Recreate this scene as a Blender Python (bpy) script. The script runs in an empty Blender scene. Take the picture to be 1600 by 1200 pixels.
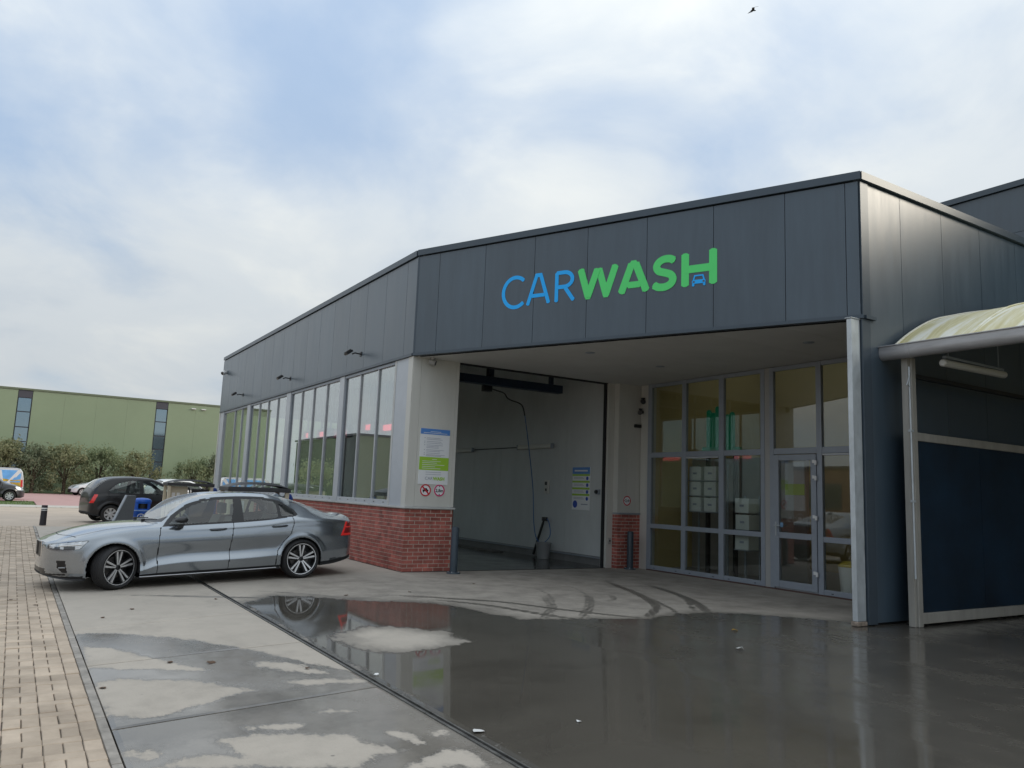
import bpy, bmesh, math, random
import numpy as np
from mathutils import Matrix, Vector

random.seed(11)
RNG = np.random.default_rng(7)
SC = bpy.context.scene
COL = SC.collection
R = math.radians

# ------------------------------------------------------------------ camera
cam_data = bpy.data.cameras.new("camera")
cam = bpy.data.objects.new("camera", cam_data)
COL.objects.link(cam)
right = Vector((0.8440, -0.5349, 0.0390))
up = Vector((-0.1075, -0.0967, 0.98950))
right.normalize()
back = right.cross(up).normalized()
up = back.cross(right).normalized()
M = Matrix.Identity(4)
for i, c in enumerate((right, up, back)):
    for k in range(3):
        M[k][i] = c[k]
M.translation = Vector((-6.041, -13.112, 1.458))
cam.matrix_world = M
cam_data.sensor_fit = 'HORIZONTAL'
cam_data.sensor_width = 36.0
cam_data.lens = 36.0 * 1222.4 / 1600.0
cam_data.clip_start = 0.05
cam_data.clip_end = 4000
SC.camera = cam

# ------------------------------------------------------------------ sun, sky, exposure
SUN_DIR = Vector((0.80, -0.46, 0.385)).normalized()      # towards the sun
sun_el = math.asin(SUN_DIR.z)
sun_rot = math.atan2(SUN_DIR.x, SUN_DIR.y)
sd = bpy.data.lights.new("sun", 'SUN')
sd.energy = 0.85
sd.angle = R(20)
sd.color = (1.0, 0.90, 0.74)
so = bpy.data.objects.new("sun", sd)
COL.objects.link(so)
so.rotation_euler = (-SUN_DIR).to_track_quat('-Z', 'Y').to_euler()
so.location = (20, -20, 30)

world = bpy.data.worlds.new("World")
SC.world = world
world.use_nodes = True
wn, wl = world.node_tree.nodes, world.node_tree.links
wn.clear()
w_out = wn.new('ShaderNodeOutputWorld')
w_bg = wn.new('ShaderNodeBackground')
w_bg.inputs['Strength'].default_value = 0.1
sky = wn.new('ShaderNodeTexSky')
sky.sky_type = 'NISHITA'
sky.sun_disc = False
sky.sun_elevation = sun_el
sky.sun_rotation = sun_rot
sky.air_density = 1.0
sky.dust_density = 0.6
tc = wn.new('ShaderNodeTexCoord')
sep = wn.new('ShaderNodeSeparateXYZ')
wl.new(tc.outputs['Generated'], sep.inputs[0])


def wmath(op, a, b=None, clamp=False):
    n = wn.new('ShaderNodeMath')
    n.operation = op
    n.use_clamp = clamp
    for i, v in enumerate((a, b)):
        if v is None:
            continue
        if isinstance(v, (int, float)):
            n.inputs[i].default_value = v
        else:
            wl.new(v, n.inputs[i])
    return n.outputs[0]


zz = wmath('ADD', wmath('MAXIMUM', sep.outputs[2], 0.0), 0.30)
cx = wmath('DIVIDE', sep.outputs[0], zz)
cy = wmath('DIVIDE', sep.outputs[1], zz)
comb = wn.new('ShaderNodeCombineXYZ')
wl.new(cx, comb.inputs[0])
wl.new(cy, comb.inputs[1])
comb.inputs[2].default_value = 0.0


def wnoise(scale, detail, rough, offset, dist=0.0):
    mp = wn.new('ShaderNodeMapping')
    mp.inputs['Location'].default_value = offset
    wl.new(comb.outputs[0], mp.inputs['Vector'])
    n = wn.new('ShaderNodeTexNoise')
    n.inputs['Scale'].default_value = scale
    n.inputs['Detail'].default_value = detail
    n.inputs['Roughness'].default_value = rough
    n.inputs['Distortion'].default_value = dist
    wl.new(mp.outputs[0], n.inputs['Vector'])
    return n.outputs['Fac']


def wramp(fac, stops):
    r = wn.new('ShaderNodeValToRGB')
    r.color_ramp.interpolation = 'EASE'
    e = r.color_ramp.elements
    while len(e) < len(stops):
        e.new(0.5)
    for k, (p, c) in enumerate(stops):
        e[k].position = p
        e[k].color = c
    wl.new(fac, r.inputs[0])
    return r.outputs[0]


CLOUD_OFF = (-18.78, 1.76, 0.0)
n_cov = wnoise(0.85, 4.0, 0.45, CLOUD_OFF, 0.2)
n_det = wnoise(2.2, 6.0, 0.55, (17.57, -4.75, 1.0), 0.35)
cov = wmath('ADD', wmath('MULTIPLY', n_cov, 0.72), wmath('MULTIPLY', n_det, 0.28))
cov_f = wramp(cov, [(0.34, (0.30, 0.30, 0.30, 1)), (0.51, (1, 1, 1, 1))])
cloud_col = wramp(n_det, [(0.28, (4.45, 4.95, 5.45, 1)), (0.50, (5.1, 5.5, 5.8, 1)), (0.72, (5.9, 6.15, 6.15, 1))])
clear = wn.new('ShaderNodeMix')
clear.data_type = 'RGBA'
clear.inputs['Factor'].default_value = 0.60
wl.new(sky.outputs[0], clear.inputs['A'])
clear.inputs['B'].default_value = (2.6, 3.9, 6.0, 1)
mixw = wn.new('ShaderNodeMix')
mixw.data_type = 'RGBA'
wl.new(cov_f, mixw.inputs['Factor'])
wl.new(clear.outputs['Result'], mixw.inputs['A'])
wl.new(cloud_col, mixw.inputs['B'])
# an overcast sky grows brighter towards the zenith
zen = wmath('ADD', 0.59, wmath('MULTIPLY', wmath('MAXIMUM', sep.outputs[2], 0.0), 0.70))
zmul = wn.new('ShaderNodeVectorMath')
zmul.operation = 'SCALE'
wl.new(mixw.outputs['Result'], zmul.inputs[0])
wl.new(zen, zmul.inputs['Scale'])
wl.new(zmul.outputs[0], w_bg.inputs['Color'])
wl.new(w_bg.outputs[0], w_out.inputs['Surface'])

SC.view_settings.view_transform = 'Standard'
SC.view_settings.look = 'None'
SC.view_settings.exposure = 0.80
SC.view_settings.gamma = 1.0
SC.view_settings.use_curve_mapping = False
SC.render.engine = 'CYCLES'
SC.cycles.max_bounces = 10
SC.cycles.transparent_max_bounces = 24
SC.cycles.caustics_reflective = False
SC.cycles.caustics_refractive = False

# ------------------------------------------------------------------ materials
MATS = {}


def nd(nt, t, **kw):
    n = nt.nodes.new(t)
    for k, v in kw.items():
        setattr(n, k, v)
    return n


def mat(name, col, rough=0.5, metal=0.0, spec=0.5, coat=0.0, coat_rough=0.05, var=0.0, vscale=3.0,
        bump=0.0, bscale=40.0, stretch=(1, 1, 1), emit=None, estr=1.0, rvar=0.0, col2=None):
    """Principled material with world-space noise in colour, gloss and relief."""
    if name in MATS:
        return MATS[name]
    m = bpy.data.materials.new(name)
    m.use_nodes = True
    nt = m.node_tree
    b = nt.nodes['Principled BSDF']
    b.inputs['Base Color'].default_value = (*col, 1)
    b.inputs['Roughness'].default_value = rough
    b.inputs['Metallic'].default_value = metal
    b.inputs['Specular IOR Level'].default_value = spec
    b.inputs['Coat Weight'].default_value = coat
    b.inputs['Coat Roughness'].default_value = coat_rough
    if var > 0 or bump > 0 or rvar > 0:
        g = nd(nt, 'ShaderNodeNewGeometry')
        mp = nd(nt, 'ShaderNodeMapping')
        mp.inputs['Scale'].default_value = stretch
        nt.links.new(g.outputs['Position'], mp.inputs['Vector'])
    if var > 0 or rvar > 0:
        n = nd(nt, 'ShaderNodeTexNoise')
        n.inputs['Scale'].default_value = vscale
        n.inputs['Detail'].default_value = 6
        n.inputs['Roughness'].default_value = 0.65
        nt.links.new(mp.outputs[0], n.inputs['Vector'])
        if var > 0:
            r = nd(nt, 'ShaderNodeValToRGB')
            lo = tuple(max(0, c * (1 - var)) for c in col)
            hi = tuple(min(1, c * (1 + var)) for c in (col2 or col))
            r.color_ramp.elements[0].position = 0.3
            r.color_ramp.elements[1].position = 0.7
            r.color_ramp.elements[0].color = (*lo, 1)
            r.color_ramp.elements[1].color = (*hi, 1)
            nt.links.new(n.outputs['Fac'], r.inputs[0])
            nt.links.new(r.outputs[0], b.inputs['Base Color'])
        if rvar > 0:
            mr = nd(nt, 'ShaderNodeMapRange')
            mr.inputs['From Min'].default_value = 0.3
            mr.inputs['From Max'].default_value = 0.7
            mr.inputs['To Min'].default_value = max(0.02, rough - rvar)
            mr.inputs['To Max'].default_value = min(1, rough + rvar)
            nt.links.new(n.outputs['Fac'], mr.inputs[0])
            nt.links.new(mr.outputs[0], b.inputs['Roughness'])
    if bump > 0:
        n2 = nd(nt, 'ShaderNodeTexNoise')
        n2.inputs['Scale'].default_value = bscale
        n2.inputs['Detail'].default_value = 4
        nt.links.new(mp.outputs[0], n2.inputs['Vector'])
        bp = nd(nt, 'ShaderNodeBump')
        bp.inputs['Strength'].default_value = bump
        bp.inputs['Distance'].default_value = 0.01
        nt.links.new(n2.outputs['Fac'], bp.inputs['Height'])
        nt.links.new(bp.outputs[0], b.inputs['Normal'])
    if emit:
        b.inputs['Emission Color'].default_value = (*emit, 1)
        b.inputs['Emission Strength'].default_value = estr
    MATS[name] = m
    return m


def glass(name, tint=(0.8, 0.85, 0.85), f0=0.06, rough=0.0, refl=(1, 1, 1)):
    """Thin glazing: see-through tint plus Fresnel reflection on both faces."""
    if name in MATS:
        return MATS[name]
    m = bpy.data.materials.new(name)
    m.use_nodes = True
    nt = m.node_tree
    nt.nodes.clear()
    o = nd(nt, 'ShaderNodeOutputMaterial')
    tr = nd(nt, 'ShaderNodeBsdfTransparent')
    tr.inputs[0].default_value = (*tint, 1)
    gl = nd(nt, 'ShaderNodeBsdfGlossy')
    gl.inputs['Roughness'].default_value = rough
    gl.inputs['Color'].default_value = (*refl, 1)
    lw = nd(nt, 'ShaderNodeLayerWeight')
    lw.inputs['Blend'].default_value = 0.5
    pw = nd(nt, 'ShaderNodeMath', operation='POWER')
    pw.inputs[1].default_value = 4.0
    nt.links.new(lw.outputs['Facing'], pw.inputs[0])
    ma = nd(nt, 'ShaderNodeMath', operation='MULTIPLY_ADD')
    ma.inputs[1].default_value = 1 - f0
    ma.inputs[2].default_value = f0
    nt.links.new(pw.outputs[0], ma.inputs[0])
    mx = nd(nt, 'ShaderNodeMixShader')
    nt.links.new(ma.outputs[0], mx.inputs[0])
    nt.links.new(tr.outputs[0], mx.inputs[1])
    nt.links.new(gl.outputs[0], mx.inputs[2])
    nt.links.new(mx.outputs[0], o.inputs[0])
    MATS[name] = m
    return m


def panel_mat():
    m = bpy.data.materials.new('anthracite_panel')
    m.use_nodes = True
    nt = m.node_tree
    L = nt.links.new
    b = nt.nodes['Principled BSDF']
    g = nd(nt, 'ShaderNodeNewGeometry')
    oi = nd(nt, 'ShaderNodeObjectInfo')

    def noise(scale, st, detail=5, rough=0.6):
        mp = nd(nt, 'ShaderNodeMapping')
        mp.inputs['Scale'].default_value = st
        L(g.outputs['Position'], mp.inputs['Vector'])
        n = nd(nt, 'ShaderNodeTexNoise')
        n.inputs['Scale'].default_value = scale
        n.inputs['Detail'].default_value = detail
        n.inputs['Roughness'].default_value = rough
        L(mp.outputs[0], n.inputs['Vector'])
        return n.outputs['Fac']

    def mr(v, a, b_, lo, hi):
        n = nd(nt, 'ShaderNodeMapRange')
        for k, q in zip(('From Min', 'From Max', 'To Min', 'To Max'), (a, b_, lo, hi)):
            n.inputs[k].default_value = q
        L(v, n.inputs[0])
        return n.outputs[0]
    streak = noise(7.0, (1, 1, 0.10), 7, 0.7)
    blotch = noise(0.9, (1, 1, 0.7), 4)
    hs = nd(nt, 'ShaderNodeHueSaturation')
    hs.inputs['Color'].default_value = (0.045, 0.068, 0.091, 1)
    v1 = nd(nt, 'ShaderNodeMath', operation='MULTIPLY')
    L(mr(streak, 0.3, 0.72, 0.90, 1.22), v1.inputs[0])
    L(mr(oi.outputs['Random'], 0, 1, 0.94, 1.06), v1.inputs[1])
    v2 = nd(nt, 'ShaderNodeMath', operation='MULTIPLY')
    L(v1.outputs[0], v2.inputs[0])
    L(mr(blotch, 0.3, 0.7, 0.93, 1.08), v2.inputs[1])
    L(v2.outputs[0], hs.inputs['Value'])
    L(hs.outputs[0], b.inputs['Base Color'])
    L(mr(streak, 0.3, 0.7, 0.34, 0.48), b.inputs['Roughness'])
    b.inputs['Specular IOR Level'].default_value = 0.5
    b.inputs['Coat Weight'].default_value = 0.55
    b.inputs['Coat Roughness'].default_value = 0.3
    wave = noise(1.6, (1, 1, 0.35), 2, 0.5)
    fine = noise(55, (1, 1, 0.03), 3, 0.6)
    bp = nd(nt, 'ShaderNodeBump')
    bp.inputs['Strength'].default_value = 0.30
    bp.inputs['Distance'].default_value = 0.012
    L(wave, bp.inputs['Height'])
    bp2 = nd(nt, 'ShaderNodeBump')
    bp2.inputs['Strength'].default_value = 0.10
    bp2.inputs['Distance'].default_value = 0.004
    L(fine, bp2.inputs['Height'])
    L(bp.outputs[0], bp2.inputs['Normal'])
    L(bp2.outputs[0], b.inputs['Normal'])
    return m


ANTH = panel_mat()
ANTH_TRIM = mat('anthracite_trim', (0.056, 0.076, 0.097), 0.34, 0.1, 0.5, var=0.05, vscale=4)
DARK = mat('dark_gap', (0.012, 0.013, 0.015), 0.8)
BLACK = mat('black_plastic', (0.016, 0.017, 0.019), 0.42)
GREY_CLAD = mat('pale_grey_cladding', (0.58, 0.575, 0.535), 0.45, var=0.07, vscale=2, stretch=(1, 1, 0.25), rvar=0.08)
ALU = mat('grey_aluminium', (0.50, 0.525, 0.555), 0.38, 0.15, var=0.05, vscale=5)
ALU_D = mat('grey_frame', (0.30, 0.335, 0.385), 0.40, 0.15, var=0.05, vscale=5)
POSTW = mat('pale_post', (0.36, 0.36, 0.35), 0.5, var=0.05)
SOFFIT = mat('soffit_panel', (0.58, 0.58, 0.56), 0.5, var=0.06, vscale=1.5, bump=0.04, bscale=15)
BAYWALL = mat('bay_wall_panel', (0.55, 0.575, 0.58), 0.42, var=0.10, vscale=1.1, stretch=(1, 1, 0.4), rvar=0.1)
CONC_IN = mat('wet_bay_concrete', (0.055, 0.055, 0.053), 0.12, var=0.3, vscale=1.6, rvar=0.10)
MORTAR = mat('mortar', (0.50, 0.46, 0.40), 0.9, var=0.25, vscale=14, bump=0.5, bscale=120)
GALV = mat('galvanised_steel', (0.50, 0.54, 0.565), 0.45, 0.4, var=0.18, vscale=7, rvar=0.12, stretch=(1, 1, 0.5))
GUTTER = mat('weathered_zinc', (0.40, 0.40, 0.41), 0.45, 0.35, var=0.22, vscale=5, stretch=(1, 0.3, 2), rvar=0.1)
OLDALU = mat('dull_cream_aluminium', (0.36, 0.345, 0.31), 0.5, 0.1, var=0.15, vscale=6, stretch=(1, 1, 0.2))
BLUEPANEL = mat('navy_partition_panel', (0.006, 0.021, 0.042), 0.35, var=0.45, vscale=1.3)
BOLLARD = mat('slate_bollard_paint', (0.045, 0.065, 0.085), 0.45, var=0.18, vscale=9, rvar=0.08)
WHITE = mat('white_plastic', (0.78, 0.78, 0.77), 0.4, var=0.03)
PAPER = mat('white_sign_face', (0.78, 0.80, 0.82), 0.35)
SIGNBLUE = mat('sign_blue', (0.09, 0.25, 0.62), 0.35)
SIGNGREEN = mat('sign_lime', (0.34, 0.58, 0.05), 0.35)
SIGNRED = mat('sign_red', (0.55, 0.02, 0.035), 0.35)
SIGNPINK = mat('sign_magenta', (0.62, 0.03, 0.16), 0.35)
SIGNBLACK = mat('sign_black', (0.02, 0.02, 0.022), 0.4)
TXTGREY = mat('print_grey', (0.30, 0.33, 0.42), 0.5)
LETBLUE = mat('letter_blue', (0.0, 0.42, 1.0), 0.38)
LETGREEN = mat('letter_green', (0.09, 0.72, 0.18), 0.38)
GLASS_W = glass('window_glass', (0.80, 0.87, 0.85), 0.31)
GLASS_S = glass('shop_glass', (0.88, 0.90, 0.88), 0.07)
GLASS_C = glass('car_glass', (0.72, 0.80, 0.77), 0.08)
GLASS_F = glass('far_window_glass', (0.20, 0.26, 0.30), 0.30, refl=(0.75, 0.92, 1.0))
LIGHTTUBE = mat('tube_diffuser', (0.62, 0.62, 0.58), 0.3)
YELLOWWALL = mat('ochre_wall', (0.62, 0.50, 0.24), 0.7, var=0.08, vscale=0.8)
INWALL = mat('grey_inner_wall', (0.32, 0.30, 0.28), 0.7, var=0.1, vscale=1)


def brick_mat():
    m = mat('red_brick', (0.33, 0.092, 0.074), 0.80, var=0.36, vscale=3.5, bump=0.35, bscale=90, col2=(0.38, 0.115, 0.09))
    nt = m.node_tree
    b = nt.nodes['Principled BSDF']
    oi = nd(nt, 'ShaderNodeObjectInfo')
    hs = nd(nt, 'ShaderNodeHueSaturation')
    mr = nd(nt, 'ShaderNodeMapRange')
    mr.inputs['To Min'].default_value = 0.78
    mr.inputs['To Max'].default_value = 1.14
    ge = nd(nt, 'ShaderNodeNewGeometry')
    ad_ = nd(nt, 'ShaderNodeMath', operation='ADD')
    fr_ = nd(nt, 'ShaderNodeMath', operation='FRACT')
    nt.links.new(oi.outputs['Random'], ad_.inputs[0])
    nt.links.new(ge.outputs['Random Per Island'], ad_.inputs[1])
    nt.links.new(ad_.outputs[0], fr_.inputs[0])
    nt.links.new(fr_.outputs[0], mr.inputs[0])
    nt.links.new(mr.outputs[0], hs.inputs['Value'])
    src = b.inputs['Base Color'].links[0].from_socket
    nt.links.new(src, hs.inputs['Color'])
    nt.links.new(hs.outputs[0], b.inputs['Base Color'])
    return m


BRICK = brick_mat()


def random_value(m, lo, hi):
    nt = m.node_tree
    b = nt.nodes['Principled BSDF']
    oi = nd(nt, 'ShaderNodeObjectInfo')
    hs = nd(nt, 'ShaderNodeHueSaturation')
    mr = nd(nt, 'ShaderNodeMapRange')
    mr.inputs['To Min'].default_value = lo
    mr.inputs['To Max'].default_value = hi
    ge = nd(nt, 'ShaderNodeNewGeometry')
    ad_ = nd(nt, 'ShaderNodeMath', operation='ADD')
    fr_ = nd(nt, 'ShaderNodeMath', operation='FRACT')
    nt.links.new(oi.outputs['Random'], ad_.inputs[0])
    nt.links.new(ge.outputs['Random Per Island'], ad_.inputs[1])
    nt.links.new(ad_.outputs[0], fr_.inputs[0])
    nt.links.new(fr_.outputs[0], mr.inputs[0])
    nt.links.new(mr.outputs[0], hs.inputs['Value'])
    if b.inputs['Base Color'].links:
        nt.links.new(b.inputs['Base Color'].links[0].from_socket, hs.inputs['Color'])
    else:
        hs.inputs['Color'].default_value = b.inputs['Base Color'].default_value
    nt.links.new(hs.outputs[0], b.inputs['Base Color'])
    return m


PAVER = random_value(mat('beige_paver', (0.455, 0.365, 0.28), 0.85, var=0.22, vscale=2.2, bump=0.3, bscale=110,
                         col2=(0.48, 0.395, 0.31)), 0.82, 1.10)


def concrete_mat():
    """Broom-finished concrete; the mesh attributes 'wet' and 'damp' say where water lies."""
    m = bpy.data.materials.new('forecourt_concrete')
    m.use_nodes = True
    nt = m.node_tree
    L = nt.links.new
    b = nt.nodes['Principled BSDF']
    g = nd(nt, 'ShaderNodeNewGeometry')

    def noise(scale, detail=5, rough=0.6, st=(1, 1, 1)):
        mp = nd(nt, 'ShaderNodeMapping')
        mp.inputs['Scale'].default_value = st
        L(g.outputs['Position'], mp.inputs['Vector'])
        n = nd(nt, 'ShaderNodeTexNoise')
        n.inputs['Scale'].default_value = scale
        n.inputs['Detail'].default_value = detail
        n.inputs['Roughness'].default_value = rough
        L(mp.outputs[0], n.inputs['Vector'])
        return n.outputs['Fac']

    def mth(op, a, c=None, clamp=False):
        n = nd(nt, 'ShaderNodeMath', operation=op, use_clamp=clamp)
        for i, v in enumerate((a, c)):
            if v is None:
                continue
            if isinstance(v, (int, float)):
                n.inputs[i].default_value = v
            else:
                L(v, n.inputs[i])
        return n.outputs[0]

    def sstep(v, lo, hi):
        n = nd(nt, 'ShaderNodeMapRange', interpolation_type='SMOOTHSTEP' if lo < hi else 'LINEAR')
        n.inputs['From Min'].default_value = lo
        n.inputs['From Max'].default_value = hi
        L(v, n.inputs[0])
        return n.outputs[0]

    def mixc(f, a, c):
        n = nd(nt, 'ShaderNodeMix', data_type='RGBA')
        L(f, n.inputs['Factor'])
        for k, v in (('A', a), ('B', c)):
            if isinstance(v, tuple):
                n.inputs[k].default_value = (*v, 1)
            else:
                L(v, n.inputs[k])
        return n.outputs['Result']

    aw = nd(nt, 'ShaderNodeAttribute', attribute_name='wet')
    ad = nd(nt, 'ShaderNodeAttribute', attribute_name='damp')
    edge = mth('MULTIPLY', mth('SUBTRACT', noise(4.5, 9, 0.72, (0.8, 0.55, 1)), 0.5), 0.62)
    fine = mth('MULTIPLY', mth('SUBTRACT', noise(34, 5, 0.7), 0.5), 0.20)
    comb = mth('MULTIPLY', mth('SUBTRACT', noise(9, 6, 0.7, (1.9, 0.3, 1)), 0.5), 0.26)     # brushed streaks at the margins
    w = mth('ADD', mth('ADD', aw.outputs['Fac'], edge), mth('ADD', fine, comb))
    puddle = sstep(w, 0.50, 0.56)
    trk = mth('ADD', ad.outputs['Fac'], mth('MULTIPLY', mth('SUBTRACT', noise(11, 8, 0.78), 0.5), 1.3))
    strip0 = nd(nt, 'ShaderNodeSeparateXYZ')
    L(g.outputs['Position'], strip0.inputs[0])
    apron = sstep(strip0.outputs[0], -3.44, -3.40)
    fringe = mth('MULTIPLY', mth('MULTIPLY', sstep(w, 0.05, 0.50), 0.55), apron)       # soft damp margin on the apron
    fringe2 = mth('MULTIPLY', sstep(w, 0.37, 0.50), 0.35)
    damp = mth('MAXIMUM', sstep(w, 0.43, 0.50), mth('MULTIPLY', sstep(trk, 0.34, 0.80), 0.85))
    damp = mth('MAXIMUM', damp, mth('MAXIMUM', fringe, fringe2))
    ast = nd(nt, 'ShaderNodeAttribute', attribute_name='stain')
    big = noise(0.55, 5, 0.6)
    mid = noise(4.0, 6, 0.65)
    grain = noise(120, 3, 0.7)
    dry = mixc(big, (0.375, 0.335, 0.287), (0.515, 0.465, 0.402))
    dry = mixc(sstep(mid, 0.38, 0.72), dry, (0.405, 0.365, 0.315))
    dry = mixc(mth('MULTIPLY', sstep(grain, 0.56, 0.75), 0.4), dry, (0.23, 0.212, 0.19))
    wetc = mixc(big, (0.047, 0.043, 0.036), (0.078, 0.072, 0.061))
    wetc = mixc(mth('MULTIPLY', sstep(grain, 0.58, 0.74), 0.5), wetc, (0.15, 0.145, 0.13))
    sx = nd(nt, 'ShaderNodeSeparateXYZ')
    L(g.outputs['Position'], sx.inputs[0])
    strip = sstep(sx.outputs[0], -3.40, -3.44)          # the slabs left of the drain hold only a thin film
    wetc = mixc(mth('MULTIPLY', strip, 0.85), wetc, (0.25, 0.23, 0.205))
    # leaf litter stains and small dark spots on the slab
    vo = nd(nt, 'ShaderNodeTexVoronoi')
    vo.inputs['Scale'].default_value = 2.3
    L(g.outputs['Position'], vo.inputs['Vector'])
    spot = mth('SUBTRACT', 1.0, sstep(mth('ADD', vo.outputs['Distance'], mth('MULTIPLY', mid, 0.03)), 0.03, 0.055))
    dry = mixc(mth('MULTIPLY', spot, 0.6), dry, (0.09, 0.085, 0.08))
    # broad grime and old oil film on the dry slab
    dry = mixc(mth('MULTIPLY', sstep(noise(1.3, 8, 0.7, (1, 0.5, 1)), 0.50, 0.78), 0.38), dry, (0.20, 0.18, 0.155))
    # patchy depth of the film, grit that stands out of the water
    wetc = mixc(mth('MULTIPLY', sstep(noise(0.9, 7, 0.68), 0.44, 0.66), 0.55), wetc, (0.028, 0.026, 0.022))
    grit = sstep(noise(210, 2, 0.5), 0.70, 0.78)
    wetc = mixc(mth('MULTIPLY', grit, 0.5), wetc, (0.30, 0.28, 0.25))
    # traffic grime where cars roll in and out of the bay
    gr_ = mth('MULTIPLY', ast.outputs['Fac'], mth('ADD', 0.30, mth('MULTIPLY', sstep(noise(2.4, 8, 0.7), 0.35, 0.68), 0.42)))
    dry = mixc(gr_, dry, (0.155, 0.138, 0.120))
    colr = mixc(mth('MULTIPLY', damp, 0.92), dry, wetc)
    L(colr, b.inputs['Base Color'])
    r_dry = mth('ADD', 0.72, mth('MULTIPLY', mid, 0.2))
    r_wet = mth('ADD', 0.30, mth('MULTIPLY', mid, 0.1))
    # deep water mirrors near the drain, only a thin film over the coarse slab further right
    thin = mth('ADD', sstep(sx.outputs[0], -2.6, 0.6), mth('MULTIPLY', sstep(noise(1.1, 5, 0.6), 0.42, 0.70), 0.35), True)
    thin = mth('MAXIMUM', thin, mth('MULTIPLY', strip, mth('ADD', 0.55, mth('MULTIPLY', sstep(noise(1.7, 5, 0.6), 0.35, 0.65), 0.6))))
    r_pud = mth('ADD', 0.03, mth('MULTIPLY', thin, mth('ADD', 0.06, mth('MULTIPLY', sstep(noise(1.9, 7, 0.7, (1, 0.6, 1)), 0.40, 0.66), 0.24))))
    mr = nd(nt, 'ShaderNodeMix', data_type='FLOAT')
    L(damp, mr.inputs['Factor']); L(r_dry, mr.inputs['A']); L(r_wet, mr.inputs['B'])
    mr2 = nd(nt, 'ShaderNodeMix', data_type='FLOAT')
    L(puddle, mr2.inputs['Factor']); L(mr.outputs['Result'], mr2.inputs['A']); L(r_pud, mr2.inputs['B'])
    L(mr2.outputs['Result'], b.inputs['Roughness'])
    b.inputs['IOR'].default_value = 1.45
    bp = nd(nt, 'ShaderNodeBump')
    bp.inputs['Distance'].default_value = 0.006
    hgt = mth('ADD', mth('MULTIPLY', grain, 0.5), noise(45, 4, 0.6, (1, 0.15, 1)))
    L(hgt, bp.inputs['Height'])
    st = nd(nt, 'ShaderNodeMix', data_type='FLOAT')
    L(puddle, st.inputs['Factor'])
    st.inputs['A'].default_value = 0.35
    L(mth('MULTIPLY', thin, 0.05), st.inputs['B'])
    L(st.outputs['Result'], bp.inputs['Strength'])
    L(bp.outputs[0], b.inputs['Normal'])
    return m


CONC = concrete_mat()


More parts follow.
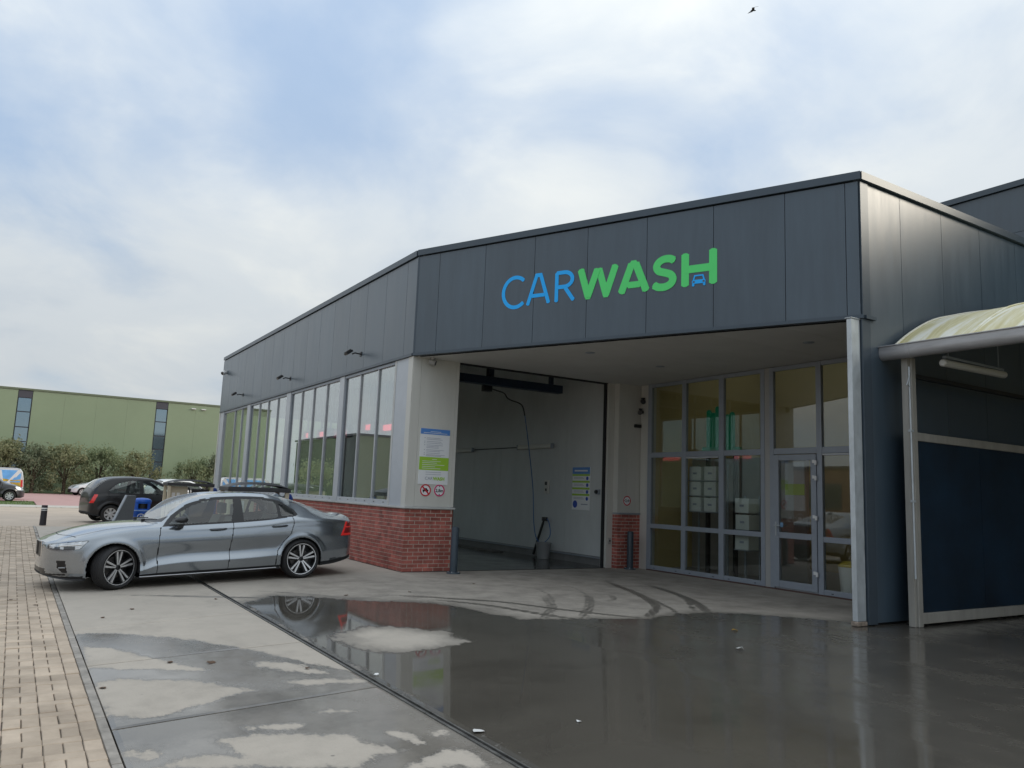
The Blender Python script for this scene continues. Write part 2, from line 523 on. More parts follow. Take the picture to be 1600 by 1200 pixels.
# ------------------------------------------------------------------ mesh helpers
class MB:
    """Collects shapes for ONE mesh object."""
    def __init__(self):
        self.v, self.f = [], []

    def add(self, verts, faces):
        o = len(self.v)
        self.v.extend(tuple(map(float, p)) for p in verts)
        self.f.extend(tuple(i + o for i in f) for f in faces)
        return self

    def box(self, x0, x1, y0, y1, z0, z1):
        return self.add([(x0, y0, z0), (x1, y0, z0), (x1, y1, z0), (x0, y1, z0),
                         (x0, y0, z1), (x1, y0, z1), (x1, y1, z1), (x0, y1, z1)],
                        [(0, 3, 2, 1), (4, 5, 6, 7), (0, 1, 5, 4), (1, 2, 6, 5), (2, 3, 7, 6), (3, 0, 4, 7)])

    def cbox(self, x0, x1, y0, y1, z0, z1, c=0.01):
        """box with chamfered edges"""
        bm = bmesh.new()
        bmesh.ops.create_cube(bm, size=1)
        for v in bm.verts:
            v.co = ((x0 + x1) / 2 + v.co.x * (x1 - x0), (y0 + y1) / 2 + v.co.y * (y1 - y0), (z0 + z1) / 2 + v.co.z * (z1 - z0))
        bmesh.ops.bevel(bm, geom=bm.edges[:], offset=c, segments=2, profile=0.6, affect='EDGES')
        bm.verts.index_update()
        self.add([v.co for v in bm.verts], [[v.index for v in f.verts] for f in bm.faces])
        bm.free()
        return self

    def prism(self, poly, d, n0, n1):
        """poly of 3D points, extruded by vectors n0 (back) and n1 (front) along direction d"""
        d = Vector(d)
        P = [Vector(p) for p in poly]
        n = len(P)
        a = [p + d * n0 for p in P]
        b = [p + d * n1 for p in P]
        return self.add(a + b, [tuple(range(n))[::-1], tuple(range(n, 2 * n))] +
                        [(i, (i + 1) % n, n + (i + 1) % n, n + i) for i in range(n)])

    def tube(self, pts, r, n=10, cap=True):
        P = [Vector(p) for p in pts]
        rs = r if isinstance(r, (list, tuple)) else [r] * len(P)
        rings = []
        prev = None
        for i, p in enumerate(P):
            t = (P[min(i + 1, len(P) - 1)] - P[max(i - 1, 0)]).normalized()
            if prev is None:
                a = t.orthogonal().normalized()
            else:
                a = (prev - t * prev.dot(t))
                a = a.normalized() if a.length > 1e-6 else t.orthogonal().normalized()
            prev = a
            b = t.cross(a)
            rings.append([p + (a * math.cos(2 * math.pi * k / n) + b * math.sin(2 * math.pi * k / n)) * rs[i] for k in range(n)])
        vs = [q for ring in rings for q in ring]
        fs = []
        for i in range(len(P) - 1):
            for k in range(n):
                fs.append((i * n + k, i * n + (k + 1) % n, (i + 1) * n + (k + 1) % n, (i + 1) * n + k))
        if cap:
            fs.append(tuple(range(n))[::-1])
            fs.append(tuple((len(P) - 1) * n + k for k in range(n)))
        return self.add(vs, fs)

    def lathe(self, prof, n=32, axis='z', c=(0, 0, 0)):
        """prof: list of (radius, height)"""
        vs, fs = [], []
        for r, h in prof:
            for k in range(n):
                a = 2 * math.pi * k / n
                x, y = r * math.cos(a), r * math.sin(a)
                p = (x, y, h) if axis == 'z' else ((x, h, y) if axis == 'y' else (h, x, y))
                vs.append((p[0] + c[0], p[1] + c[1], p[2] + c[2]))
        for i in range(len(prof) - 1):
            for k in range(n):
                q = (i * n + k, i * n + (k + 1) % n, (i + 1) * n + (k + 1) % n, (i + 1) * n + k)
                fs.append(q if axis != 'y' else q[::-1])
        return self.add(vs, fs)

    def build(self, name, material, parent=None, smooth=False, origin=None):
        me = bpy.data.meshes.new(name)
        off = Vector(origin) if origin else Vector((0, 0, 0))
        if parent is not None and origin is None:
            q = parent
            while q is not None and q.name not in WORLD_OFF:
                q = q.parent
            off = WORLD_OFF[q.name] if q is not None else Vector((0, 0, 0))
        me.from_pydata([(p[0] - off.x, p[1] - off.y, p[2] - off.z) for p in self.v], [], self.f)
        me.materials.append(material)
        if smooth:
            me.polygons.foreach_set('use_smooth', [True] * len(me.polygons))
            me.set_sharp_from_angle(angle=R(38))
        me.update()
        o = bpy.data.objects.new(name, me)
        COL.objects.link(o)
        if parent is not None:
            o.parent = parent
        elif origin:
            o.location = origin
        return o


WORLD_OFF = {}


def tag(o, label=None, cat=None, group=None, kind=None):
    if label:
        o['label'] = label
    if cat:
        o['category'] = cat
    if group:
        o['group'] = group
    if kind:
        o['kind'] = kind
    return o


def thing(name, label, cat, loc=(0, 0, 0), rotz=0.0, group=None, world_authored=True):
    o = bpy.data.objects.new(name, None)
    o.empty_display_size = 0.2
    COL.objects.link(o)
    o.location = loc
    o.rotation_euler = (0, 0, rotz)
    if world_authored:
        WORLD_OFF[o.name] = Vector(loc)
    return tag(o, label, cat, group)


def sub(name, mesh, parent, loc=(0, 0, 0), rot=(0, 0, 0), scale=(1, 1, 1)):
    o = bpy.data.objects.new(name, mesh)
    COL.objects.link(o)
    o.parent = parent
    o.location = loc
    o.rotation_euler = rot
    o.scale = scale
    return o


def boxes(*bs):
    m = MB()
    for b in bs:
        m.box(*b)
    return m


def text_verts(s, size, bold=0.0):
    """built-in font outline as (verts, faces) in the xy plane, left-aligned at the origin"""
    cu = bpy.data.curves.new('t', 'FONT')
    cu.body = s
    cu.size = size
    cu.offset = bold
    cu.resolution_u = 3
    ob = bpy.data.objects.new('t', cu)
    COL.objects.link(ob)
    me = bpy.data.meshes.new_from_object(ob.evaluated_get(bpy.context.evaluated_depsgraph_get()))
    vs = [tuple(v.co) for v in me.vertices]
    fs = [tuple(p.vertices) for p in me.polygons]
    bpy.data.objects.remove(ob)
    bpy.data.curves.remove(cu)
    bpy.data.meshes.remove(me)
    return vs, fs


def frame_pts(vs, o, ux, uz):
    o, ux, uz = Vector(o), Vector(ux), Vector(uz)
    return [o + ux * v[0] + uz * v[1] for v in vs]


# ------------------------------------------------------------------ the setting: ground
def zg(x, y):
    """the forecourt falls gently from the building towards the drain and the paving; slope fitted to image pixels of the car"""
    t = min(1.0, max(0.0, (y - 4.0) / 9.0))
    return -0.13 * min(1.0, max(0.0, (-1.0 - x) / 4.4)) * (1 - t * t * (3 - 2 * t))


def zgv(X, Y):
    t = np.clip((Y - 4.0) / 9.0, 0, 1)
    return -0.13 * np.clip((-1.0 - X) / 4.4, 0, 1) * (1 - t * t * (3 - 2 * t))


def plane_struct(name, x0, x1, y0, y1, z, material, thick=0.02):
    o = MB().box(x0, x1, y0, y1, z - thick, z).build(name, material)
    return tag(o, kind='structure')


VERGE = mat('verge_ground', (0.10, 0.115, 0.06), 0.95, var=0.35, vscale=0.6)
tag(MB().add([(-1500, -1500, -0.35), (1500, -1500, -0.35), (1500, 1500, -0.35), (-1500, 1500, -0.35)], [(0, 1, 2, 3)])
    .build('ground', VERGE), kind='structure')
ROADM = mat('road_asphalt_beige', (0.49, 0.405, 0.325), 0.85, var=0.10, vscale=0.7, bump=0.25, bscale=90)
plane_struct('road', -120, 90, 13.75, 29.2, -0.012, ROADM, 0.05)
KERBM = mat('kerb_concrete', (0.50, 0.47, 0.42), 0.85, var=0.12, vscale=3)
kerb = MB()
plane_struct('pavement', -120, 90, 29.9, 32.2, 0.012, KERBM, 0.08)
for nm, ya, yb, zt in (('kerb', 29.2, 29.88, 0.02),):
    k = bpy.data.objects.new(nm, None)
    COL.objects.link(k)
    tag(k, kind='structure')
    WORLD_OFF[k.name] = Vector((0, 0, 0))
    base = None
    for i in range(46):
        x = -26 + i * 1.0
        if base is None:
            base = MB().cbox(0.01, 0.99, ya, yb, -0.08, zt, 0.012).build('kerb_stone', KERBM, k)
            base.location.x = x
        else:
            sub('kerb_stone', base.data, k, (x, 0, 0))
REDM = mat('red_paving', (0.47, 0.29, 0.27), 0.85, var=0.10, vscale=1.5, bump=0.2, bscale=60)
plane_struct('car_park', -4.9, 60, 32.2, 63.0, 0.0, REDM, 0.05)
plane_struct('car_park_side', -60, -4.9, 39.0, 61.5, 0.0, REDM, 0.05)
plane_struct('street_beside', -60, -12.95, -80, 13.72, -0.15, ROADM, 0.04)

# grass strips (uncountable): clumps of blades on soil
GRASS = mat('grass_blades', (0.10, 0.16, 0.03), 0.8, var=0.4, vscale=3)


def grass(name, rects, n, h, label):
    m = MB()
    for (x0, x1, y0, y1) in rects:
        k = int(n * (x1 - x0) * (y1 - y0))
        for _ in range(k):
            x, y = random.uniform(x0, x1), random.uniform(y0, y1)
            a = random.uniform(0, math.pi)
            w = random.uniform(0.02, 0.05)
            hh = h * random.uniform(0.5, 1.2)
            dx, dy = math.cos(a) * w, math.sin(a) * w
            lx, ly = random.uniform(-.05, .05), random.uniform(-.05, .05)
            m.add([(x - dx, y - dy, -0.07), (x + dx, y + dy, -0.07), (x + lx, y + ly, hh)], [(0, 1, 2)])
    o = m.build(name, GRASS)
    return tag(o, label, 'grass', kind='stuff')


SOIL = mat('grass_soil', (0.085, 0.125, 0.035), 0.95, var=0.3, vscale=2)
plane_struct('verge_strip', -60, -4.95, 32.25, 38.95, 0.004, SOIL, 0.05)
plane_struct('verge_strip', -60, 60, 63.05, 66.5, 0.01, SOIL, 0.05)
grass('grass_strip', [(-9.0, -4.95, 32.3, 38.5), (-10, 12, 63.1, 65.8)], 22, 0.07,
      'short green grass strip along the parking bays and hall')

# ------------------------------------------------------------------ forecourt slabs with puddles
POLY_WET = [  # outlines cast from image pixels through the camera onto the sloped ground
    [(-3.36, -2.60), (-3.3, -2.44), (-2.81, -2.04), (-2.3, -2.55), (-1.97, -2.98), (-1.54, -3.32), (-1.15, -3.71), (-0.92, -4.67), (-0.81, -5.14), (-0.21, -5.37), (0.79, -5.61), (1.46, -5.48),
     (1.99, -5.47), (2.52, -5.89), (3.21, -6.70), (4.9, -6.9), (9, -7.1), (9, -13), (-3.4, -13), (-3.40, -9.4), (-3.40, -5)],
    [(-5.36, -3.77), (-4.98, -3.94), (-4.36, -4.64), (-3.88, -5.66), (-3.58, -6.5), (-3.3, -6.71), (-3.3, -7.6),
     (-3.3, -13), (-5.42, -13), (-5.42, -7.3), (-5.42, -5.5), (-5.40, -4.4)],
]
POLY_DRY = [
    [(-3.1, -5.06), (-2.68, -4.79), (-2.34, -4.88), (-1.98, -5.41), (-1.96, -6.0), (-2.38, -6.19), (-2.89, -6.14), (-3.1, -5.7)],
    [(-5.33, -4.43), (-5.06, -4.71), (-4.73, -5.49), (-4.42, -6.08), (-4.87, -5.78), (-5.36, -5.46)],
    [(-5.38, -5.94), (-5.09, -6.0), (-4.66, -6.29), (-4.4, -6.66), (-4.32, -6.83), (-4.6, -6.92), (-4.81, -7.08), (-5.04, -7.24), (-5.22, -7.14), (-5.36, -7.0)],
    [(-4.8, -7.88), (-4.57, -7.88), (-4.09, -8.18), (-3.88, -8.63), (-4.08, -8.68), (-4.23, -8.77), (-5.19, -8.21), (-5.12, -8.14), (-4.99, -8.12), (-4.73, -8.24)],
    [(-4.11, -5.83), (-3.9, -5.94), (-3.72, -6.18), (-3.64, -6.61), (-3.82, -6.57), (-4.11, -6.1)],
    [(-3.85, -8.22), (-3.77, -8.26), (-3.69, -8.58), (-3.79, -8.59)],
    [(-3.99, -8.91), (-3.84, -8.78), (-3.66, -8.71), (-3.55, -8.82), (-3.52, -9.08), (-3.61, -9.13)],
    [(-5.34, -7.77), (-5.18, -7.88), (-5.18, -8.02), (-5.27, -8.07), (-5.33, -7.97)],
    [(-4.58, -7.67), (-4.23, -7.83), (-4.29, -7.91), (-4.58, -7.78)],
    [(-4.06, -6.69), (-3.75, -6.7), (-3.42, -6.98), (-3.54, -7.0), (-3.97, -6.9)],
    [(-3.61, -8.38), (-3.5, -8.36), (-3.49, -8.48), (-3.61, -8.49)],
    [(-4.12, -7.59), (-3.96, -7.59), (-3.83, -7.73), (-4.0, -7.7)],
]
TRACKS = [  # tyre tracks swinging out of the bay: (polyline, half width, strength)
    ([(-2.3, -1.97), (-1.74, -2.38), (-0.89, -3.22), (-0.27, -3.8), (0.06, -4.48), (0.42, -5.12), (0.71, -5.55)], 0.075, 1.0),
    ([(-1.55, -2.79), (-1.0, -3.43), (-0.58, -4.1), (-0.34, -4.88), (-0.18, -5.32)], 0.08, 1.0),
    ([(1.0, -2.9), (0.75, -3.4), (0.47, -3.89), (0.16, -4.43), (-0.22, -4.88), (-0.5, -5.2)], 0.085, 0.72),
    ([(1.75, -2.9), (1.5, -3.4), (1.23, -3.85), (0.73, -4.49), (0.15, -5.14), (-0.1, -5.4)], 0.085, 0.76),
    ([(1.77, -3.44), (1.72, -3.8), (1.35, -4.19)], 0.06, 0.8),
    ([(3.42, -0.9), (3.04, -1.97), (2.73, -2.68), (2.33, -3.63), (1.9, -4.43), (1.54, -4.93), (0.87, -5.5)], 0.075, 0.95),
    ([(3.01, -2.45), (2.44, -3.51), (1.99, -4.45), (1.64, -5.15), (1.35, -5.52)], 0.05, 0.85),
    ([(3.77, -1.67), (3.26, -3.09), (2.89, -4.02), (2.45, -4.8), (1.9, -5.55)], 0.08, 0.95),
    ([(3.0, -3.56), (2.82, -4.01), (2.56, -4.48), (1.86, -5.32)], 0.05, 0.85),
    ([(1.36, -1.79), (1.1, -2.66), (0.81, -3.46), (0.41, -4.12)], 0.04, 0.65),
    ([(2.09, -1.32), (1.87, -2.47), (1.48, -3.41), (1.11, -3.99)], 0.04, 0.65),
    ([(-5.57, -0.35), (-4.91, -0.85), (-3.6, -1.78), (-2.54, -2.57), (-1.55, -3.5)], 0.085, 0.95),
    ([(-3.42, -0.87), (-2.39, -2.11), (-1.93, -2.88)], 0.06, 0.8),
]


STAIN_AREA = [(-2.6, -0.4), (-0.2, -0.1), (1.0, 0.3), (4.6, 0.3), (5.3, -0.6), (5.3, -6.9), (2.5, -6.0), (-1.0, -5.2), (-2.8, -3.2)]


def curve_pts(pts, k=6):
    out = []
    P = [np.array(p, float) for p in pts]
    n = len(P)
    for i in range(n - 1):
        p0, p1, p2, p3 = P[max(i - 1, 0)], P[i], P[i + 1], P[min(i + 2, n - 1)]
        for q in range(k):
            t = q / k
            out.append(tuple(0.5 * (2 * p1 + (p2 - p0) * t + (2 * p0 - 5 * p1 + 4 * p2 - p3) * t * t + (3 * p1 - p0 - 3 * p2 + p3) * t ** 3)))
    out.append(tuple(P[-1]))
    return out


def seg_dist(px, py, a, b):
    ax, ay = a
    bx, by = b
    dx, dy = bx - ax, by - ay
    t = np.clip(((px - ax) * dx + (py - ay) * dy) / (dx * dx + dy * dy + 1e-12), 0, 1)
    return np.hypot(px - ax - t * dx, py - ay - t * dy)


def sdist(px, py, poly):
    d = np.full(px.shape, 1e9)
    ins = np.zeros(px.shape, bool)
    n = len(poly)
    for i in range(n):
        a, b = poly[i], poly[(i + 1) % n]
        d = np.minimum(d, seg_dist(px, py, a, b))
        c = ((a[1] > py) != (b[1] > py))
        with np.errstate(divide='ignore', invalid='ignore'):
            xi = (b[0] - a[0]) * (py - a[1]) / (b[1] - a[1] + 1e-15) + a[0]
        ins ^= c & (px < xi)
    return np.where(ins, d, -d)


def wet_at(px, py):
    w = np.full(px.shape, -9.0)
    for p in POLY_WET:
        w = np.maximum(w, sdist(px, py, p))
    for p in POLY_DRY:
        w = np.minimum(w, -sdist(px, py, p))
    soft = np.where(px > -3.4, 0.85, 0.55)          # wide, ragged margin on the apron; tighter on the strip
    wet = np.clip(0.5 + w / soft, 0, 1)
    damp = np.zeros(px.shape)
    for pl, hw, st in TRACKS:
        pl = curve_pts(pl)
        d = np.full(px.shape, 9.0)
        along = np.zeros(px.shape)
        acc = 0.0
        for a, b in zip(pl[:-1], pl[1:]):
            dd = seg_dist(px, py, a, b)
            along = np.where(dd < d, acc, along)
            d = np.minimum(d, dd)
            acc += math.hypot(b[0] - a[0], b[1] - a[1])
        fade = np.clip(along / (acc * 0.35 + 1e-6), 0.45, 1.0)      # prints dry out away from the water
        ribs = 0.82 + 0.18 * np.cos(np.clip(d / hw, 0, 1.3) * math.pi * 3)
        damp = np.maximum(damp, st * fade * ribs * np.clip(1.7 * (1.0 - d / (hw * 1.45)), 0, 1))
    return wet, damp


forecourt = bpy.data.objects.new('forecourt', None)
COL.objects.link(forecourt)
tag(forecourt, kind='structure')
WORLD_OFF['forecourt'] = Vector((0, 0, 0))


def slab(name, x0, x1, yl0, yr0, yl1, yr1, step):
    """concrete slab whose near and far edges may be skewed; top at z=0 with a chamfered rim and real thickness"""
    nx = max(2, int((x1 - x0) / step) + 1)
    ny = max(2, int((max(yl1, yr1) - min(yl0, yr0)) / step) + 1)
    a = np.linspace(0, 1, nx)
    b = np.linspace(0, 1, ny)
    A, Bb = np.meshgrid(a, b)
    X = x0 + (x1 - x0) * A
    Y = (yl0 + (yr0 - yl0) * A) * (1 - Bb) + (yl1 + (yr1 - yl1) * A) * Bb
    Z = np.zeros_like(X)
    Z[0, :] = Z[-1, :] = -0.006
    Z[:, 0] = Z[:, -1] = -0.006
    Z = Z + zgv(X, Y)
    V = np.stack([X, Y, Z], -1).reshape(-1, 3)
    idx = np.arange(nx * ny).reshape(ny, nx)
    F = np.stack([idx[:-1, :-1], idx[:-1, 1:], idx[1:, 1:], idx[1:, :-1]], -1).reshape(-1, 4)
    rim = list(idx[0, :]) + list(idx[1:, -1]) + list(idx[-1, -2::-1]) + list(idx[-2:0:-1, 0])
    low = [(V[i][0], V[i][1], V[i][2] - 0.07) for i in rim]
    n0 = len(V)
    verts = [tuple(p) for p in V] + low
    faces = [tuple(int(q) for q in f) for f in F]
    m = len(rim)
    for i in range(m):
        j = (i + 1) % m
        faces.append((int(rim[j]), int(rim[i]), n0 + i, n0 + j))
    mb = MB()
    mb.v, mb.f = verts, faces
    o = mb.build(name, CONC, forecourt)
    P = np.array(verts)
    wet, damp = wet_at(P[:, 0], P[:, 1])
    stain = np.clip(sdist(P[:, 0], P[:, 1], STAIN_AREA) / 1.2 + 0.35, 0, 1)
    for nm, arr in (('wet', wet), ('damp', damp), ('stain', stain)):
        at = o.data.attributes.new(nm, 'FLOAT', 'POINT')
        at.data.foreach_set('value', arr.astype(np.float32))
    return o


JY = [(-16.0, -16.0), (-9.9, -9.6), (-7.34, -7.17), (-5.36, -5.22), (-3.56, -3.23), (-1.5, -1.1), (0.5, 0.9), (2.5, 2.9), (4.6, 5.0), (6.8, 7.1), (9, 9.2), (11.2, 11.3), (13.7, 13.7)]
for (l0, r0), (l1, r1) in zip(JY[:-1], JY[1:]):
    st = 0.03 if -10.5 < l0 < 0 else 0.3
    slab('concrete_slab', -5.335, -3.452, l0 + 0.007, r0 + 0.007, l1 - 0.007, r1 - 0.007, st)
slab('concrete_slab', -3.388, 6.0, -13.0, -13.0, -0.02, -0.02, 0.045)
slab('concrete_slab', -3.388, 6.0, -24.0, -24.0, -13.02, -13.02, 0.4)
slab('concrete_slab', 6.02, 16.0, -24.0, -24.0, -7.0, -7.0, 0.3)
slab('concrete_slab', -3.388, -0.01, 0.0, 0.0, 13.7, 13.7, 0.3)
tag(MB().box(-5.5, 16, -24, 13.7, -0.30, -0.215).build('forecourt_bed', mat('joint_dirt', (0.028, 0.026, 0.022), 0.95, var=0.4, vscale=8)), kind='structure')

# drain: slot channel between the slabs
drain = thing('drain_channel', 'narrow steel slot drain running between the concrete slabs', 'drain')
RUST = mat('worn_steel_edge', (0.16, 0.155, 0.145), 0.45, 0.6, var=0.45, vscale=9, rvar=0.15)
for i in range(26):
    za = zg(-3.42, -15.5 + i)
    MB().box(-3.452, -3.388, -16 + i, -15 + i, za - 0.07, za - 0.022).build('channel_bed', DARK, drain)
    for xa, xb in ((-3.450, -3.437), (-3.403, -3.390)):
        MB().cbox(xa, xb, -16 + i, -15.008 + i, za - 0.024, za + 0.0025, 0.003).build('edge_rail', RUST, drain)
    MB().box(-3.424, -3.416, -16 + i, -15 + i, za - 0.024, za - 0.006).build('slot_web', RUST, drain)

# strip of grey edging between slabs and pavers
edge_b = bpy.data.objects.new('edging', None)
COL.objects.link(edge_b)
tag(edge_b, kind='structure')
EDGE = mat('edging_concrete', (0.30, 0.275, 0.245), 0.75, var=0.35, vscale=6)
e0 = None
for i in range(30):
    y = -16 + i
    if e0 is None:
        e0 = MB().cbox(-5.402, -5.343, 0.004, 0.996, -0.08, -0.006, 0.006).build('edging_stone', EDGE, edge_b, origin=(0, 0, 0))
        e0.parent = edge_b
        e0.location = (0, y, zg(-5.4, y + 0.5))
    else:
        sub('edging_stone', e0.data, edge_b, (0, y, zg(-5.4, y + 0.5)))

# brick paving on the left: pairs laid lengthwise then one laid across
path = bpy.data.objects.new('paved_path', None)
COL.objects.link(path)
tag(path, kind='structure')
bed = MB()
ys_b = list(np.linspace(-16, 13.7, 60))
for ya, yb in zip(ys_b[:-1], ys_b[1:]):
    za, zb_ = zg(-6, ya) - 0.010, zg(-6, yb) - 0.010
    bed.add([(-13.0, ya, za), (-5.404, ya, za), (-5.404, yb, zb_), (-13.0, yb, zb_)], [(0, 1, 2, 3)])
bed.build('sand_joints', mat('joint_sand', (0.15, 0.125, 0.098), 0.95, var=0.35, vscale=7), path, origin=(0, 0, 0))


def paver_mesh(lx, ly):
    m = MB()
    c = 0.004
    x, y = lx / 2, ly / 2
    v = [(-x, -y, -0.05), (x, -y, -0.05), (x, y, -0.05), (-x, y, -0.05),
         (-x, -y, -c), (x, -y, -c), (x, y, -c), (-x, y, -c),
         (-x + c, -y + c, 0), (x - c, -y + c, 0), (x - c, y - c, 0), (-x + c, y - c, 0)]
    f = [(8, 9, 10, 11)]
    for i in range(4):
        j = (i + 1) % 4
        f += [(i, j, 4 + j, 4 + i), (4 + i, 4 + j, 8 + j, 8 + i)]
    return v, f


PW, PLN = 0.105, 0.210
pv_long = paver_mesh(PW - 0.0075, PLN - 0.002)
pv_cross = paver_mesh(PLN - 0.002, PW - 0.003)
spots = []
yy = -9.6
while yy < 13.4:
    for ci in range(70):
        xc = -5.408 - PW * (ci + 0.5)
        if ci == 0:
            continue
        spots.append((xc, yy + PLN / 2, 0))
    off = 0 if int(round(yy / 0.315)) % 2 else 1
    for ci in range(34):
        xc = -5.408 - PW - PLN * (ci + 0.5)
        spots.append((xc, yy + PLN + PW / 2, 1))
    yy += PLN + PW
yy = -9.6
while yy < 13.4:
    spots.append((-5.408 - PW / 2, yy + PLN / 2, 0))
    yy += PLN
rs = random.Random(5)
camxy = (-6.041, -13.112)


def visible_rank(s):
    dx, dy = s[0] - camxy[0], s[1] - camxy[1]
    depth = 0.526 * dx + 0.839 * dy
    lat = 0.844 * dx - 0.535 * dy
    px = 800 + 1222 * lat / max(depth, 0.1)
    py_ok = depth > 3.7
    return (0 if (px > -25 and py_ok) else 1, depth)


spots.sort(key=visible_rank)
pm = []
for vf in (pv_long, pv_cross):
    me = bpy.data.meshes.new('paver')
    me.from_pydata(*[vf[0], [], vf[1]])
    me.materials.append(PAVER)
    pm.append(me)
rest = MB()
for i, (x, y, t) in enumerate(spots):
    dz = rs.gauss(0, 0.0022) + zg(x, y)
    tilt = (rs.gauss(0, 0.010), rs.gauss(0, 0.010), rs.gauss(0, 0.014))
    if i < 299:
        sub('paver', pm[t], path, (x, y, dz), tilt)
    else:
        mm = Matrix.Translation((x, y, dz)) @ Matrix.Rotation(tilt[2], 4, 'Z') @ Matrix.Rotation(tilt[0], 4, 'X') @ Matrix.Rotation(tilt[1], 4, 'Y')
        vf = (pv_long, pv_cross)[t]
        rest.add([mm @ Vector(v) for v in vf[0]], vf[1])
o = rest.build('paver_field', PAVER, path, origin=(0, 0, 0))
o.location = (0, 0, 0)
o['kind'] = 'stuff'

# ------------------------------------------------------------------ the car wash building
bld = thing('car_wash_building', 'dark grey panelled car wash with brick plinth, long windows and open corner bay', 'building')
Zs, Zb0, Zb1, Zt0, Zt1 = 3.915, 3.925, 3.975, 5.835, 5.945     # soffit, bottom trim, coping
BX, BY = 3.177, -7.019
LD = math.hypot(BX, BY)
TD = Vector((BX / LD, BY / LD, 0))          # along the diagonal fascia
ND = Vector((TD.y, -TD.x, 0))               # outward
YA = 16.12                                  # far end of the left wall
XS = 5.384                                  # shopfront plane
XW = 4.75                                   # right wall of the bay


def dpt(s, z, n=0.0):
    p = TD * s + ND * n
    return (p.x, p.y, z)


def dbox(mb, s0, s1, z0, z1, n0, n1):
    return mb.prism([dpt(s0, z0), dpt(s1, z0), dpt(s1, z1), dpt(s0, z1)], ND, n0, n1)


# --- fascia panels, left wall
seams = [0.0, 0.446, 1.454, 2.476, 3.505, 4.513, 5.504, 6.519, 7.575, 8.651, 9.683, 10.695, 11.712, 12.887, 13.90, 15.0, YA]
MB().box(0.055, 0.10, 0.06, YA, Zs, Zt0 + 0.02).build('fascia_backing', DARK, bld)
for a, b in zip(seams[:-1], seams[1:]):
    MB().box(-0.02, 0.05, a + (0.03 if a == 0 else 0.004), b - 0.004, Zb1 + 0.002, Zt0 - 0.02).build('fascia_panel', ANTH, bld)
# --- fascia panels, diagonal front
dseams = [0.0, 0.5185, 1.555, 2.586, 3.597, 4.6375, 5.6955, 6.7256, 7.521, LD]
dbox(MB(), 0.1, LD - 0.1, Zs, Zt0 + 0.02, -0.10, -0.055).build('fascia_backing', DARK, bld)
for a, b in zip(dseams[:-1], dseams[1:]):
    dbox(MB(), a + (0.03 if a == 0 else 0.004), b - (0.02 if b == LD else 0.004), Zb1 + 0.002, Zt0 - 0.02, -0.05, 0.02).build('fascia_panel', ANTH, bld)
# --- corner pieces
MB().tube([(0.012, 0.0, Zb1), (0.012, 0.0, Zt0 - 0.02)], 0.042, 14).build('corner_trim', ANTH_TRIM, bld, True)
# --- side wall towards the carport (full height)
sseams = [3.345, 4.10, 5.146, 6.212, 7.30, 8.35, 9.40, 10.45, 11.5, 12.0]
MB().box(3.35, 12.0, BY + 0.06, BY + 0.12, 0.0, Zt0 + 0.02).build('wall_backing', DARK, bld)
for a, b in zip(sseams[:-1], sseams[1:]):
    MB().box(a + 0.004, b - 0.004, BY, BY + 0.05, 0.03, Zt0 - 0.02).build('wall_panel', ANTH, bld)
MB().prism([(3.172, BY + 0.03, 0), (3.172, BY - 0.012, 0), (3.34, BY - 0.012, 0), (3.34, BY + 0.03, 0)], (0, 0, 1), Zb1, Zt0 - 0.02).build('corner_trim', ANTH_TRIM, bld)
MB().cbox(3.150, 3.34, BY - 0.008, BY + 0.20, 0.012, Zb0 - 0.002, 0.006).build('corner_post_cladding', ANTH_TRIM, bld)
# --- copings and bottom trims
MB().box(-0.055, 0.14, 0.02, YA + 0.05, Zt0, Zt1).build('coping', ANTH_TRIM, bld)
dbox(MB(), 0.0, LD + 0.02, Zt0 + 0.001, Zt1 + 0.001, -0.14, 0.055).build('coping', ANTH_TRIM, bld)
MB().box(BX - 0.02, 12.05, BY - 0.05, BY + 0.14, Zt0 - 0.001, Zt1 - 0.001).build('coping', ANTH_TRIM, bld)
MB().box(-0.045, 0.08, 0.02, YA, Zb0, Zb1).build('bottom_trim', ANTH_TRIM, bld)
dbox(MB(), 0.0, LD + 0.02, Zb0 - 0.001, Zb1 - 0.001, -0.08, 0.045).build('bottom_trim', ANTH_TRIM, bld)
MB().box(3.20, 3.42, BY - 0.045, BY + 0.01, Zb0, Zb1 - 0.004).build('bottom_trim', ANTH_TRIM, bld)
# --- far end wall, back wall, roof; bay exit left open to let daylight in
MB().box(4.70, 12.0, YA - 0.02, YA + 0.10, 0.0, Zt0 - 0.02).build('end_wall', ANTH, bld)
MB().box(-0.02, 4.698, YA - 0.02, YA + 0.10, Zs, Zt0 - 0.021).build('end_wall', ANTH, bld)
MB().box(-0.02, 0.60, YA - 0.02, YA + 0.10, 0.0, Zs - 0.002).build('end_pier', GREY_CLAD, bld)
MB().box(12.0, 12.1, BY, YA, 0.0, Zt0 - 0.02).build('back_wall', ANTH, bld)
FELT = mat('roof_felt', (0.10, 0.10, 0.10), 0.9, var=0.2)
MB().prism([(0.08, 0.1, 0), (0.08, YA, 0), (12.0, YA, 0), (12.0, -0.2, 0), (0.16, -0.2, 0)], (0, 0, 1), 5.55, 5.62).build('roof', FELT, bld)
MB().prism([(0.18, -0.2, 0), (6.6, -0.2, 0), (6.6, BY + 0.1, 0), (BX + 0.1, BY + 0.13, 0)], (0, 0, 1), 5.551, 5.621).build('roof', FELT, bld)
MB().box(9.4, 12.0, BY + 0.1, -0.201, 5.552, 5.622).build('roof', FELT, bld)
